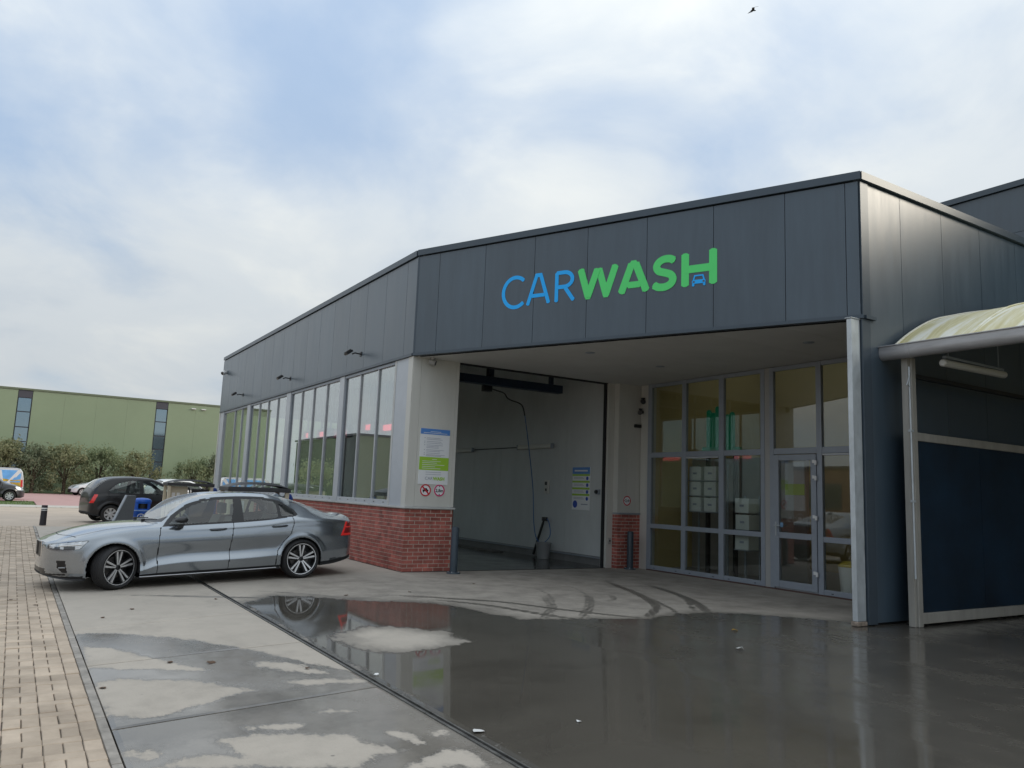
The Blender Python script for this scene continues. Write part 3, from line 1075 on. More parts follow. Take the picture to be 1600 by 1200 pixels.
for i in range(6):  # glazed roof opening added to brighten the shop interior
    MB().box(6.6, 9.4, BY + 0.1 + i * 1.12, BY + 1.16 + i * 1.12, 5.56, 5.58).build('added_rooflight_pane', glass('added_rooflight', (0.55, 0.55, 0.52), 0.1), bld)
# --- soffit in the corner porch: panel strips
for i in range(7):
    ya, yb = -7.0 + i * 1.0, -6.004 + i * 1.0
    def xd(y):
        return 0.09 + (-y) * BX / 7.019
    MB().prism([(xd(yb) - 0.02, yb, 0), (xd(ya) - 0.02, ya, 0), (XS + 0.2, ya, 0), (XS + 0.2, yb, 0)], (0, 0, 1), Zs, Zs + 0.06).build('soffit_panel', SOFFIT, bld)
# --- recessed downlights in the soffit
for (x, y) in ((3.95, -5.6), (2.1, -2.6), (3.9, -2.4)):
    MB().lathe([(0.0, 3.905), (0.075, 3.905), (0.085, 3.911), (0.085, 3.916)], 20, c=(x, y, 0)).build('soffit_downlight', ALU_D, bld, True)

# --- brick plinth pieces
BL, BH, MJ = 0.198, 0.0585, 0.012
COURSE = 1.118 / 16
plinth_bricks = [0]


def brick_face(wall, origin, du, dn, length, limit, start=0.0):
    """running-bond bricks proud of the mortar on one face; the first 'limit' of them stay objects of their own"""
    du, dn = Vector(du), Vector(dn)
    rest = MB()
    items = []
    for c in range(16):
        z0 = 0.006 + c * COURSE
        u = -(0.105 if c % 2 else 0.0)
        while u < length:
            a, b = max(u, 0.0), min(u + BL, length)
            if b - a > 0.03:
                items.append((a, b, z0))
            u += BL + MJ
    items.sort(key=lambda t: t[0])
    cache = {}
    o = Vector(origin)
    for k, (a, b, z0) in enumerate(items):
        pr = 0.004 + random.uniform(-0.0012, 0.0012)
        p = o + du * a + Vector((0, 0, z0))
        ln = round(b - a, 3)
        w = du * ln
        pts = [Vector((0, 0, 0)), w, w + Vector((0, 0, BH)), Vector((0, 0, BH))]
        if k < limit:
            key = ln
            if key not in cache:
                mb = MB().prism(pts, dn, -0.012, 0.004)
                me = bpy.data.meshes.new('brick')
                me.from_pydata(mb.v, [], mb.f)
                me.materials.append(BRICK)
                cache[key] = me
            sub('brick', cache[key], wall, p + dn * (pr - 0.004))
        else:
            rest.prism([q + p for q in pts], dn, -0.012, pr)
    if rest.v:
        r = rest.build('brick_courses', BRICK, wall)
        r['kind'] = 'stuff'


PLZ = 1.124
plw = MB().box(0.0, 0.16, 0.004, YA - 0.05, 0, PLZ).build('brick_plinth', MORTAR, bld)
brick_face(plw, (-0.0005, 0.0, 0), (0, 1, 0), (-1, 0, 0), 16.0, 150)
plf = MB().box(-0.001, 0.965, 0.0005, 0.25, 0, PLZ - 0.001).build('brick_plinth', MORTAR, bld)
brick_face(plf, (-0.006, 0.0, 0), (1, 0, 0), (0, -1, 0), 0.97, 90)
brick_face(plf, (0.965, 0.0, 0), (0, 1, 0), (1, 0, 0), 0.24, 0)
PX0, PX1, PY0 = 4.80, 5.50, -0.20
plp = MB().box(PX0, PX1, PY0, 0.0, 0, PLZ - 0.001).build('brick_pier', MORTAR, bld)
brick_face(plp, (PX0 - 0.005, PY0, 0), (1, 0, 0), (0, -1, 0), PX1 - PX0 + 0.004, 60)
brick_face(plp, (PX0, PY0, 0), (0, 1, 0), (-1, 0, 0), 0.195, 20)
# --- sills on the plinths
SILL = mat('pale_sill', (0.50, 0.51, 0.50), 0.5, var=0.08, vscale=5)
MB().cbox(-0.05, 0.12, -0.05, YA - 0.05, PLZ + 0.002, PLZ + 0.040, 0.006).build('sill', SILL, bld)
MB().cbox(-0.045, 0.99, -0.055, 0.10, PLZ + 0.003, PLZ + 0.039, 0.006).build('sill', SILL, bld)
MB().cbox(PX0 - 0.0, PX1 + 0.02, PY0 - 0.03, 0.0, PLZ + 0.002, PLZ + 0.030, 0.006).build('sill', ALU_D, bld)

# --- left wall windows: thick posts, thin mullions, individual panes
ZW0, ZW1 = PLZ + 0.042, Zs + 0.006
posts = [(0.74, 0.82), (3.58, 3.86), (7.62, 7.98), (11.88, 12.24), (15.55, YA - 0.06)]
for k, (a, b) in enumerate(posts):
    m = MB().cbox(-0.012, 0.10, a, b, ZW0, ZW1, 0.006)
    m.build('window_post', ALU if k else SILL, bld)
    if k and k < 4:
        MB().box(0.02, 0.09, a - 0.035, a - 0.002, ZW0, ZW1).build('window_post', ALU_D, bld)
thin = [1.68, 2.66, 4.80, 5.78, 6.72, 8.92, 9.90, 10.86, 13.02, 13.97]
edges = sorted(thin + [p[0] for p in posts] + [p[1] for p in posts])
for y in thin:
    MB().cbox(0.010, 0.08, y - 0.022, y + 0.022, ZW0 + 0.07, ZW1 - 0.03, 0.004).build('window_mullion', ALU, bld)
for (a, b) in zip([p[1] for p in posts[:-1]], [p[0] for p in posts[1:]]):
    MB().cbox(0.0, 0.085, a + 0.002, b - 0.002, ZW0 - 0.002, ZW0 + 0.09, 0.005).build('window_bottom_rail', ALU, bld)
    MB().cbox(0.0, 0.085, a + 0.002, b - 0.002, ZW1 - 0.06, ZW1 + 0.0, 0.005).build('window_top_rail', ALU_D, bld)
    ys = [a] + [t for t in thin if a < t < b] + [b]
    for ya, yb in zip(ys[:-1], ys[1:]):
        MB().box(0.040, 0.048, ya + 0.012, yb - 0.012, ZW0 + 0.08, ZW1 - 0.05).build('window_pane', GLASS_W, bld)
    n = int((b - a) / 0.42)
    for q in range(n):                                   # small drain caps on the bottom rail
        yq = a + 0.2 + q * (b - a - 0.4) / max(1, n - 1)
        MB().box(-0.006, 0.004, yq - 0.018, yq + 0.018, ZW0 + 0.035, ZW0 + 0.050).build('drain_cap', BLACK, bld)
# --- grey cladding at the corner pillar
MB().box(-0.004, 0.05, 0.20, 0.74, ZW0, ZW1).build('pillar_cladding', mat('blue_grey_cladding', (0.47, 0.50, 0.54), 0.4, 0.1, var=0.05), bld)
MB().box(-0.012, 0.05, 0.004, 0.195, ZW0 + 0.001, ZW1 - 0.001).build('pillar_cladding', GREY_CLAD, bld)
MB().box(-0.008, 0.16, -0.008, 0.0, ZW0, ZW1 - 0.002).build('pillar_cladding', GREY_CLAD, bld)
MB().box(0.163, 0.90, -0.010, 0.0, ZW0, ZW1 - 0.002).build('pillar_cladding', GREY_CLAD, bld)
MB().box(0.903, 0.968, -0.012, 0.25, ZW0 + 0.002, ZW1 - 0.003).build('pillar_cladding', GREY_CLAD, bld)
MB().box(0.05, 0.90, 0.0, 0.22, ZW0, 4.9).build('pillar_core', INWALL, bld)
# --- bay door frame, pier cladding and return to the shopfront
MB().box(0.972, 1.00, 0.03, 0.11, 0, Zs).build('door_track', DARK, bld)
MB().box(4.600, 4.630, 0.03, 0.11, 0, Zs).build('door_track', DARK, bld)
MB().box(0.965, 4.66, 0.02, 0.16, Zs - 0.012, Zs + 0.12).build('door_head', DARK, bld)
MB().box(4.635, PX0 - 0.003, -0.03, 0.16, 0.0, Zs).build('pier_cladding', GREY_CLAD, bld)
for xa, xb in ((PX0 + 0.002, 5.05), (5.053, 5.28), (5.283, PX1 - 0.004)):
    MB().box(xa, xb, PY0 + 0.025, 0.0, PLZ + 0.032, Zs).build('pier_cladding', GREY_CLAD, bld)
MB().box(XS + 0.02, PX1 + 0.05, -0.52, PY0 + 0.0, 0.0, Zs).build('pier_cladding', GREY_CLAD, bld)
# --- bay interior
FLOOR_IN = MB().box(0.0, XW, -0.018, YA, -0.05, 0.008).build('bay_floor', CONC_IN, bld)
for i in range(11):
    y0 = 0.16 + i * 1.45
    MB().box(XW, XW + 0.05, y0, min(y0 + 1.444, YA - 0.03), 0.20, 5.2).build('bay_wall_panel', BAYWALL, bld)
MB().box(XW + 0.005, XW + 0.05, 0.16, YA - 0.03, 0.0, 0.196).build('bay_wall_base', mat('bay_base', (0.17, 0.17, 0.17), 0.5, var=0.2), bld)
MB().cbox(XW - 0.03, XW + 0.004, 0.16, YA - 0.05, 0.155, 0.185, 0.004).build('skirting_rail', ALU_D, bld)
MB().box(0.1, XW + 0.05, 0.1, YA - 0.03, 5.2, 5.26).build('bay_ceiling', mat('bay_ceiling_panel', (0.45, 0.46, 0.46), 0.6, var=0.05), bld)
MB().box(XW + 0.06, 12.0, -0.15, 0.0, 0, 5.5).build('inner_wall', INWALL, bld)

# --- shopfront
SF = 'shopfront_frame'


def sbox(y0, y1, z0, z1, x0=-0.055, x1=0.015, m=ALU_D, nm=SF):
    return MB().cbox(XS + x0, XS + x1, min(y0, y1), max(y0, y1), z0, z1, 0.005).build(nm, m, bld)


sbox(-0.505, -0.615, 0.025, Zs - 0.01)
for ya, yb in ((-1.52, -1.632), (-2.51, -2.632), (-3.51, -3.60), (-3.716, -3.80), (-4.688, -4.79), (-5.86, -5.97), (-6.90, -7.0)):
    sbox(ya, yb, 0.025, Zs - 0.011)
sbox(-3.603, -3.713, 0.02, Zs - 0.008, -0.05, 0.03, POSTW, 'shopfront_post')
bays = [(-0.615, -1.52), (-1.632, -2.51), (-2.632, -3.51), (-3.80, -4.688), (-4.79, -5.86), (-5.97, -6.90)]
for k, (ya, yb) in enumerate(bays):
    ya2, yb2 = ya - 0.0015, yb + 0.0015
    sbox(ya2, yb2, Zs - 0.085, Zs - 0.012, -0.052, 0.012)
    sbox(ya2, yb2, 2.335, 2.440, -0.052, 0.012)
    MB().box(XS - 0.022, XS - 0.012, yb - 0.01, ya + 0.01, 2.43, Zs - 0.08).build('shopfront_pane', GLASS_S, bld)
    if k != 3:
        sbox(ya2, yb2, 0.026, 0.110, -0.052, 0.012)
        sbox(ya2, yb2, 0.870, 0.960, -0.052, 0.012)
        MB().box(XS - 0.022, XS - 0.012, yb - 0.01, ya + 0.01, 0.10, 0.88).build('shopfront_pane', GLASS_S, bld)
        MB().box(XS - 0.022, XS - 0.012, yb - 0.01, ya + 0.01, 0.95, 2.345).build('shopfront_pane', GLASS_S, bld)
        for q in (0.15, 0.85):
            yq = ya + (yb - ya) * q
            MB().box(XS - 0.056, XS - 0.05, yq - 0.02, yq + 0.02, 0.052, 0.064).build('drain_cap', BLACK, bld)
MB().box(XS - 0.05, XS + 0.02, -6.99, -0.51, 0.0, 0.024).build('shopfront_base', mat('brown_base', (0.10, 0.06, 0.05), 0.7), bld)
# vent slots above two of the panes
for ya, yb in ((-1.64, -2.50), (-4.80, -5.85)):
    sbox(ya, yb, 2.300, 2.330, -0.062, 0.0, ALU, 'vent_strip')
# door leaf with handle and hinges
dr = MB()
YD0, YD1 = -3.808, -4.680
dr.cbox(XS - 0.068, XS + 0.0, YD0 - 0.105, YD0, 0.045, 2.325, 0.005)
dr.cbox(XS - 0.068, XS + 0.0, YD1, YD1 + 0.105, 0.045, 2.325, 0.005)
dr.cbox(XS - 0.066, XS - 0.002, YD1 + 0.106, YD0 - 0.106, 2.225, 2.324, 0.005)
dr.cbox(XS - 0.066, XS - 0.002, YD1 + 0.106, YD0 - 0.106, 0.046, 0.165, 0.005)
dr.cbox(XS - 0.066, XS - 0.002, YD1 + 0.106, YD0 - 0.106, 0.885, 0.985, 0.005)
door = dr.build('door', ALU_D, bld)
door['label'] = 'grey framed glass door with lever handle'
MB().box(XS - 0.035, XS - 0.025, YD1 + 0.1, YD0 - 0.1, 0.98, 2.23).build('door_pane', GLASS_S, door)
MB().box(XS - 0.035, XS - 0.025, YD1 + 0.1, YD0 - 0.1, 0.16, 0.89).build('door_pane', GLASS_S, door)
hd = MB().cbox(XS - 0.082, XS - 0.068, YD0 - 0.065, YD0 - 0.035, 0.92, 1.16, 0.003)
hd.tube([(XS - 0.08, YD0 - 0.05, 1.10), (XS - 0.125, YD0 - 0.05, 1.10), (XS - 0.13, YD0 - 0.07, 1.10), (XS - 0.13, YD0 - 0.18, 1.10)], 0.010, 8)
hd.build('door_handle', GALV, door, True)
for z in (0.30, 1.22, 1.88, 2.14):
    MB().cbox(XS - 0.098, XS - 0.066, YD1 - 0.03, YD1 + 0.012, z, z + 0.075, 0.004).cbox(XS - 0.092, XS - 0.069, YD1 + 0.013, YD1 + 0.06, z + 0.03, z + 0.085, 0.004).build('hinge', WHITE, door)
MB().box(XS - 0.03, XS + 0.02, YD1, YD0, 0.025, 0.044).build('door_threshold', ALU, bld)
# notice on the inside of the door glass
MB().box(XS - 0.0245, XS - 0.0225, -4.42, -4.02, 1.36, 2.19).build('door_notice', mat('faded_notice', (0.34, 0.36, 0.40), 0.5), door)
MB().box(XS - 0.0275, XS - 0.0250, -4.42, -4.02, 1.63, 1.82).build('notice_band', mat('faded_lime', (0.24, 0.34, 0.07), 0.5), door)
for yq in (-4.12, -4.32):
    m = MB()
    m.lathe([(0.062, 0.0), (0.062, 0.003), (0.080, 0.003), (0.080, 0.0)], 24, 'x', (XS - 0.028, yq, 1.24))
    m.box(XS - 0.027, XS - 0.026, yq - 0.035, yq + 0.035, 1.215, 1.255)
    m.build('round_notice', mat('grey_sticker', (0.28, 0.27, 0.26), 0.5), door)
MB().box(XS - 0.0385, XS - 0.036, -3.98, -3.92, 1.07, 1.15).build('blue_sticker', mat('pale_blue_sticker', (0.20, 0.36, 0.55), 0.4), door)
# --- shop interior: floor, back wall, ceiling, inner partition
MB().box(XS + 0.03, 11.9, BY + 0.13, -0.16, -0.04, 0.012).build('shop_floor', mat('shop_floor_tile', (0.16, 0.15, 0.14), 0.4, var=0.1), bld)
MB().box(9.6, 9.7, BY + 0.13, -0.16, 0.012, 5.5).build('shop_back_wall', YELLOWWALL, bld)
MB().box(XS + 0.06, 9.59, -0.26, -0.16, 0.012, 5.2).build('shop_side_wall', YELLOWWALL, bld)
MB().box(XS + 0.06, 9.59, BY + 0.13, BY + 0.2, 0.012, 5.2).build('shop_side_wall', YELLOWWALL, bld)
MB().box(XS + 0.03, 6.6, BY + 0.21, -0.27, 5.0, 5.06).build('shop_ceiling', mat('cream_ceiling', (0.60, 0.52, 0.32), 0.7), bld)
MB().box(XS + 1.5, XS + 1.58, -3.3, -0.28, 0.012, 2.4).build('shop_partition', INWALL, bld)

# --- red light bars inside the wash hall and its green-lit machine
REDLED = mat('red_light_bar', (0.6, 0.05, 0.08), 0.4, emit=(1.0, 0.12, 0.16), estr=0.9)
for i, (y, z, ln) in enumerate(((2.0, 2.74, 0.75), (3.15, 2.80, 0.45), (4.8, 2.74, 0.85), (6.1, 2.78, 0.75), (7.4, 2.8, 0.4))):
    lb = thing('light_bar', ('red light bar nearest the corner seen through the long windows', 'short red light bar behind the second window post',
                             'bright red light bar behind the middle long window', 'red light bar left of the bright one behind glass',
                             'small red light bar furthest left behind the windows')[i], 'light', (0.5, y, z), group='red light bars in the wash hall')
    MB().cbox(0.47, 0.53, y - ln / 2, y + ln / 2, z - 0.06, z + 0.06, 0.01).build('tube', REDLED, lb)
    MB().cbox(0.532, 0.56, y - ln / 2 - 0.03, y + ln / 2 + 0.03, z - 0.12, z + 0.12, 0.006).build('housing', ALU_D, lb)  # shield added behind the bar so its glow shows only towards the windows
    for ye in (y - ln / 2 - 0.028, y + ln / 2 + 0.004):
        MB().cbox(0.40, 0.531, ye, ye + 0.024, z - 0.12, z + 0.12, 0.004).build('end_cap', ALU_D, lb)  # side shields, added to block the red glow along the hall
    MB().cbox(0.48, 0.52, y - ln / 2 + 0.02, y - ln / 2 + 0.06, z + 0.062, 5.19, 0.004).build('hanger', ALU_D, lb)
    MB().cbox(0.48, 0.52, y + ln / 2 - 0.06, y + ln / 2 - 0.02, z + 0.062, 5.19, 0.004).build('hanger', ALU_D, lb)

# ------------------------------------------------------------------ galvanised column
gc = thing('steel_column', 'galvanised steel column under the right end of the fascia', 'column', (3.045, -6.905, 0))
MB().cbox(2.955, 3.138, -7.0, -6.93, 0.06, Zs - 0.012, 0.008).build('shaft', GALV, gc)
MB().cbox(2.94, 3.144, -7.012, -6.915, Zs - 0.011, Zs - 0.001, 0.003).build('head_plate', GALV, gc)
MB().cbox(2.94, 3.146, -7.012, -6.915, 0.002, 0.058, 0.015).build('base_shoe', mat('worn_base', (0.26, 0.21, 0.17), 0.85, var=0.6, vscale=18), gc)

# ------------------------------------------------------------------ taller block behind
tall = thing('rear_block', 'taller dark grey panelled block rising behind the carport side wall', 'building', (16, -6, 0))
for i, (z0, z1) in enumerate(((0, 3.0), (3.0, 5.2), (5.2, 6.4), (6.4, 7.58), (7.58, 8.60))):
    MB().box(12.14 if z1 < 6.5 else 12.0, 12.3, -18, 8, z0 + 0.004, z1 - 0.004).build('wall_panel', ANTH, tall)
MB().box(12.3, 22, -18, 8, 0, 8.6).build('core', DARK, tall)
MB().box(11.94, 22.05, -18.05, 8.05, 8.61, 8.74).build('coping', ANTH_TRIM, tall)

# ------------------------------------------------------------------ lettering CARWASH
let = thing('wall_lettering', 'large blue and green lettering reading CARWASH on the dark fascia', 'lettering', dpt(3.8, 4.6, 0.02))
stroke_k = [0]


def stroke(mb, pts, w, closed=False):
    """thick 2D stroke (s,z) with round ends, laid proud of the fascia"""
    n = len(pts)
    P = [Vector((p[0], p[1])) for p in pts]
    left, rightp = [], []
    for i in range(n):
        a = P[max(i - 1, 0)]
        b = P[min(i + 1, n - 1)]
        if 0 < i < n - 1:
            d1 = (P[i] - P[i - 1]).normalized()
            d2 = (P[i + 1] - P[i]).normalized()
            t = (d1 + d2)
            t = t.normalized() if t.length > 1e-4 else d1
            k = 1.0 / max(0.45, t.dot(d1))
        else:
            t = (b - a).normalized()
            k = 1.0
        nn = Vector((-t.y, t.x))
        left.append(P[i] + nn * w / 2 * k)
        rightp.append(P[i] - nn * w / 2 * k)
    t0 = (P[1] - P[0]).normalized()
    t1 = (P[-1] - P[-2]).normalized()

    def capp(c, t, q):
        out = []
        cr = w * 0.16
        nn = Vector((-t.y, t.x))
        for k in range(5):                       # softly rounded end
            u = -1 + 2 * k / 4
            out.append(c + nn * (u * (w / 2 - cr * (abs(u) ** 3) * 0.6)) * q + t * (cr * (1 - abs(u) ** 2.5)))
        return out
    poly = left + capp(P[-1], t1, -1) + rightp[::-1] + capp(P[0], -t0, -1)
    stroke_k[0] = (stroke_k[0] + 1) % 9
    n1 = 0.0245 + 0.0006 * stroke_k[0]
    # triangulated strip for robustness
    L2, R2 = left, rightp
    vs, fs = [], []
    for q in (0.021, n1):
        for a, b in zip(L2, R2):
            vs += [dpt(a.x, a.y, q), dpt(b.x, b.y, q)]
    m = 2 * n
    for i in range(n - 1):
        fs.append((m + 2 * i, m + 2 * i + 1, m + 2 * i + 3, m + 2 * i + 2))
        fs.append((2 * i, 2 * i + 2, m + 2 * i + 2, m + 2 * i))
        fs.append((2 * i + 1, m + 2 * i + 1, m + 2 * i + 3, 2 * i + 3))
    mb.add(vs, fs)
    for c, t in ((P[-1], t1), (P[0], -t0)):
        ring = capp(c, t, 1)
        vs = [dpt(p.x, p.y, n1 + 0.0003) for p in ring] + [dpt(p.x, p.y, 0.021) for p in ring]
        fs = [tuple(range(5))] + [(k, k + 1, k + 6, k + 5) for k in range(4)]
        mb.add(vs, fs)


def arc(cx, cz, rx, rz, a0, a1, n=26):
    return [(cx + rx * math.cos(R(a0 + (a1 - a0) * i / n)), cz + rz * math.sin(R(a0 + (a1 - a0) * i / n))) for i in range(n + 1)]


Z0, Z1 = 4.615, 5.150
TH = 0.066
c = MB(); stroke(c, arc(2.215, (Z0 + Z1) / 2, 0.245, 0.262, 48, 312, 40), TH); c.build('letter', LETBLUE, let)
c = MB(); stroke(c, [(2.475, Z0 + 0.02), (2.640, Z1 - 0.02), (2.72, Z1 - 0.02), (2.885, Z0 + 0.02)], TH)
stroke(c, [(2.555, Z0 + 0.165), (2.805, Z0 + 0.165)], TH * 0.95); c.build('letter', LETBLUE, let)
c = MB(); stroke(c, [(3.035, Z0 + 0.02), (3.035, Z1 - 0.033)], TH)
stroke(c, [(3.035, Z1 - 0.033), (3.17, Z1 - 0.033)] + arc(3.18, Z1 - 0.155, 0.150, 0.122, 88, -88, 18) + [(3.05, Z1 - 0.277)], TH)
stroke(c, [(3.19, Z1 - 0.285), (3.355, Z0 + 0.02)], TH); c.build('letter', LETBLUE, let)
TW = 0.120
c = MB(); stroke(c, [(3.485, Z1 - 0.035), (3.625, Z0 + 0.045)], TW * 0.98); stroke(c, [(3.625, Z0 + 0.045), (3.785, Z1 - 0.06)], TW * 0.95)
stroke(c, [(3.815, Z1 - 0.06), (3.945, Z0 + 0.045)], TW * 0.95); stroke(c, [(3.945, Z0 + 0.045), (4.105, Z1 - 0.035)], TW * 0.98)
stroke(c, [(3.585, Z0 + 0.05), (3.665, Z0 + 0.05)], TW * 0.9); stroke(c, [(3.905, Z0 + 0.05), (3.985, Z0 + 0.05)], TW * 0.9)
c.build('letter', LETGREEN, let)
c = MB(); stroke(c, [(4.215, Z0 + 0.035), (4.385, Z1 - 0.05)], TW); stroke(c, [(4.455, Z1 - 0.05), (4.635, Z0 + 0.035)], TW)
stroke(c, [(4.375, Z1 - 0.055), (4.465, Z1 - 0.055)], TW * 0.95); stroke(c, [(4.33, Z0 + 0.145), (4.53, Z0 + 0.145)], TW * 0.85)
c.build('letter', LETGREEN, let)
c = MB(); S = [(5.085, Z1 - 0.085), (5.02, Z1 - 0.052), (4.93, Z1 - 0.048), (4.845, Z1 - 0.085), (4.805, Z1 - 0.155), (4.84, Z1 - 0.225), (4.93, Z0 + 0.275),
               (5.03, Z0 + 0.235), (5.07, Z0 + 0.165), (5.035, Z0 + 0.09), (4.945, Z0 + 0.05), (4.84, Z0 + 0.055), (4.765, Z0 + 0.095)]


def smooth(pts, k=5):
    out = []
    n = len(pts)
    for i in range(n - 1):
        p0, p1, p2, p3 = (Vector(pts[max(i - 1, 0)]), Vector(pts[i]), Vector(pts[i + 1]), Vector(pts[min(i + 2, n - 1)]))
        for q in range(k):
            t = q / k
            out.append(tuple(0.5 * ((2 * p1) + (p2 - p0) * t + (2 * p0 - 5 * p1 + 4 * p2 - p3) * t * t + (3 * p1 - p0 - 3 * p2 + p3) * t ** 3)))
    out.append(tuple(pts[-1]))
    return out


stroke(c, smooth(S), TW * 0.98); c.build('letter', LETGREEN, let)
c = MB(); stroke(c, [(5.262, Z0 + 0.03), (5.262, Z1 - 0.02)], TW); stroke(c, [(5.692, Z0 + 0.03), (5.692, Z1 - 0.0)], TW)
stroke(c, [(5.265, Z0 + 0.275), (5.69, Z0 + 0.275)], TW * 0.98); c.build('letter', LETGREEN, let)
c = MB(); CX = 5.475
stroke(c, [(CX - 0.085, Z0 + 0.085), (CX - 0.062, Z0 + 0.165), (CX + 0.062, Z0 + 0.165), (CX + 0.085, Z0 + 0.085)], 0.022)
stroke(c, [(CX - 0.095, Z0 + 0.072), (CX + 0.095, Z0 + 0.072)], 0.060)
stroke(c, [(CX - 0.085, Z0 + 0.01), (CX - 0.085, Z0 + 0.045)], 0.035); stroke(c, [(CX + 0.085, Z0 + 0.01), (CX + 0.085, Z0 + 0.045)], 0.035)
c.build('car_emblem', LETBLUE, let)
c = MB()
for q in (-1, 1):
    c.prism([dpt(CX + q * 0.075 + 0.016 * math.cos(a * math.pi / 5), Z0 + 0.072 + 0.016 * math.sin(a * math.pi / 5)) for a in range(10)], ND, 0.024, 0.0305)
c.build('emblem_headlight', ANTH, let)

# ------------------------------------------------------------------ signs


def rect(mb, x0, x1, z0, z1, y, t=0.002):
    return mb.box(x0, x1, y - t, y, z0, z1)


board = thing('price_board', 'tall white instruction board with blue header and lime band on the corner pillar', 'sign', (0.52, -0.012, 2.07))
b0, b1, bz0, bz1 = 0.215, 0.822, 1.575, 2.600
MB().cbox(b0, b1, -0.020, -0.0105, bz0, bz1, 0.002).build('face', PAPER, board)
rect(MB(), b0 + 0.001, b1 - 0.001, bz1 - 0.105, bz1 - 0.001, -0.0205).build('header', SIGNBLUE, board)
rect(MB(), b0 + 0.001, b1 - 0.001, 1.835, 2.075, -0.0205).build('lime_band', SIGNGREEN, board)
m = MB()
rnd = random.Random(3)
for k, z in enumerate((2.43, 2.405, 2.365, 2.335, 2.30, 2.275, 2.25, 2.21, 2.185, 2.15, 2.12, 2.10)):
    rect(m, b0 + 0.13, b0 + rnd.uniform(0.38, 0.52), z - 0.006, z, -0.0206)
    if k in (0, 2, 3, 4, 7, 9, 10):
        rect(m, b0 + 0.085, b0 + 0.10, z - 0.009, z + 0.003, -0.0206)
for z in (1.80, 1.76):
    rect(m, b0 + 0.14, b0 + 0.46, z - 0.006, z, -0.0206)
m.build('printed_lines', TXTGREY, board)['kind'] = 'stuff'
m = MB()
for z, a, bb in ((2.548, 0.20, 0.42), (2.522, 0.06, 0.55), (2.035, 0.26, 0.36), (2.00, 0.06, 0.44), (1.97, 0.06, 0.36), (1.935, 0.06, 0.52), (1.90, 0.06, 0.33), (1.868, 0.06, 0.44)):
    rect(m, b0 + a, b0 + bb, z - 0.005, z + 0.003, -0.0226)
m.build('white_printed_lines', PAPER, board)['kind'] = 'stuff'
x = b0 + 0.13
for s, mm, bold in (('CAR', TXTGREY, 0.0), ('WASH', SIGNGREEN, 0.004)):
    vs, fs = text_verts(s, 0.082, bold)
    MB().add(frame_pts(vs, (x, -0.0227, 1.655), (1, 0, 0), (0, 0, 1)), fs).build('printed_word', mm, board)
    x += max(v[0] for v in vs) + 0.008


def disc(mb, cx, cz, r, y, n=36):
    return mb.add([(cx + r * math.cos(2 * math.pi * k / n), y, cz + r * math.sin(2 * math.pi * k / n)) for k in range(n)], [tuple(range(n))[::-1]][0:0] + [tuple(range(n))])


def round_sign(label, cx, cz, r, y, ring_mat, kind):
    t = thing('round_sign', label, 'sign', (cx, y, cz), group='round warning signs')
    MB().lathe([(0.0, 0.0), (r, 0.0), (r, -0.006), (0.0, -0.006)], 40, 'y', (cx, y, cz)).build('disc', PAPER, t)
    MB().lathe([(r * 0.78, -0.0065), (r * 0.99, -0.0065), (r * 0.99, -0.0085), (r * 0.78, -0.0085), (r * 0.78, -0.0065)], 40, 'y', (cx, y, cz)).build('ring', ring_mat, t)
    yy = y - 0.0070
    if kind == 'car':
        m = MB()
        rect(m, cx - r * .52, cx + r * .52, cz - r * .18, cz + r * .10, yy, 0.001)
        m.prism([(cx - r * .34, yy, cz + r * .10), (cx + r * .34, yy, cz + r * .10), (cx + r * .22, yy, cz + r * .34), (cx - r * .22, yy, cz + r * .34)], (0, 1, 0), -0.001, 0.0)
        rect(m, cx - r * .46, cx - r * .26, cz - r * .36, cz - r * .18, yy, 0.001)
        rect(m, cx + r * .26, cx + r * .46, cz - r * .36, cz - r * .18, yy, 0.001)
        m.build('car_symbol', SIGNBLACK, t)
        w = r * 0.09
        d = r * 0.60
        MB().prism([(cx - d - w, yy - .0015, cz + d - w), (cx - d + w, yy - .0015, cz + d + w), (cx + d + w, yy - .0015, cz - d + w), (cx + d - w, yy - .0015, cz - d - w)][::-1], (0, 1, 0), -0.001, 0.0).build('slash', SIGNRED, t)
    else:
        vs, fs = text_verts(kind, r * (0.80 if len(kind) < 4 else 0.72), r * 0.02)
        wd = max(v[0] for v in vs)
        MB().add(frame_pts(vs, (cx - wd / 2, yy - 0.001, cz - r * 0.26), (1, 0, 0), (0, 0, 1)), fs).build('number', SIGNBLACK, t)
        m = MB()
        if kind == '2,8m':
            m.prism([(cx - r * .14, yy, cz + r * .74), (cx + r * .14, yy, cz + r * .74), (cx, yy, cz + r * .52)], (0, 1, 0), -0.003, -0.002)
            m.prism([(cx - r * .14, yy, cz - r * .74), (cx + r * .14, yy, cz - r * .74), (cx, yy, cz - r * .52)], (0, 1, 0), -0.003, -0.002)
        else:
            m.prism([(cx - r * .76, yy, cz - r * .14), (cx - r * .76, yy, cz + r * .14), (cx - r * .54, yy, cz)], (0, 1, 0), -0.003, -0.002)
            m.prism([(cx + r * .76, yy, cz - r * .14), (cx + r * .76, yy, cz + r * .14), (cx + r * .54, yy, cz)], (0, 1, 0), -0.003, -0.002)
        m.build('arrow_mark', SIGNBLACK, t)
    return t


round_sign('round no-cars sign with red slash below the instruction board', 0.375, 1.465, 0.112, -0.0105, SIGNRED, 'car')
round_sign('round height limit sign reading 2,8m with magenta rim below the board', 0.660, 1.470, 0.112, -0.0105, SIGNPINK, '2,8m')
round_sign('small round width limit sign with red rim above the brick pier', 5.06, 1.41, 0.105, PY0 + 0.0245, SIGNRED, '2,4')

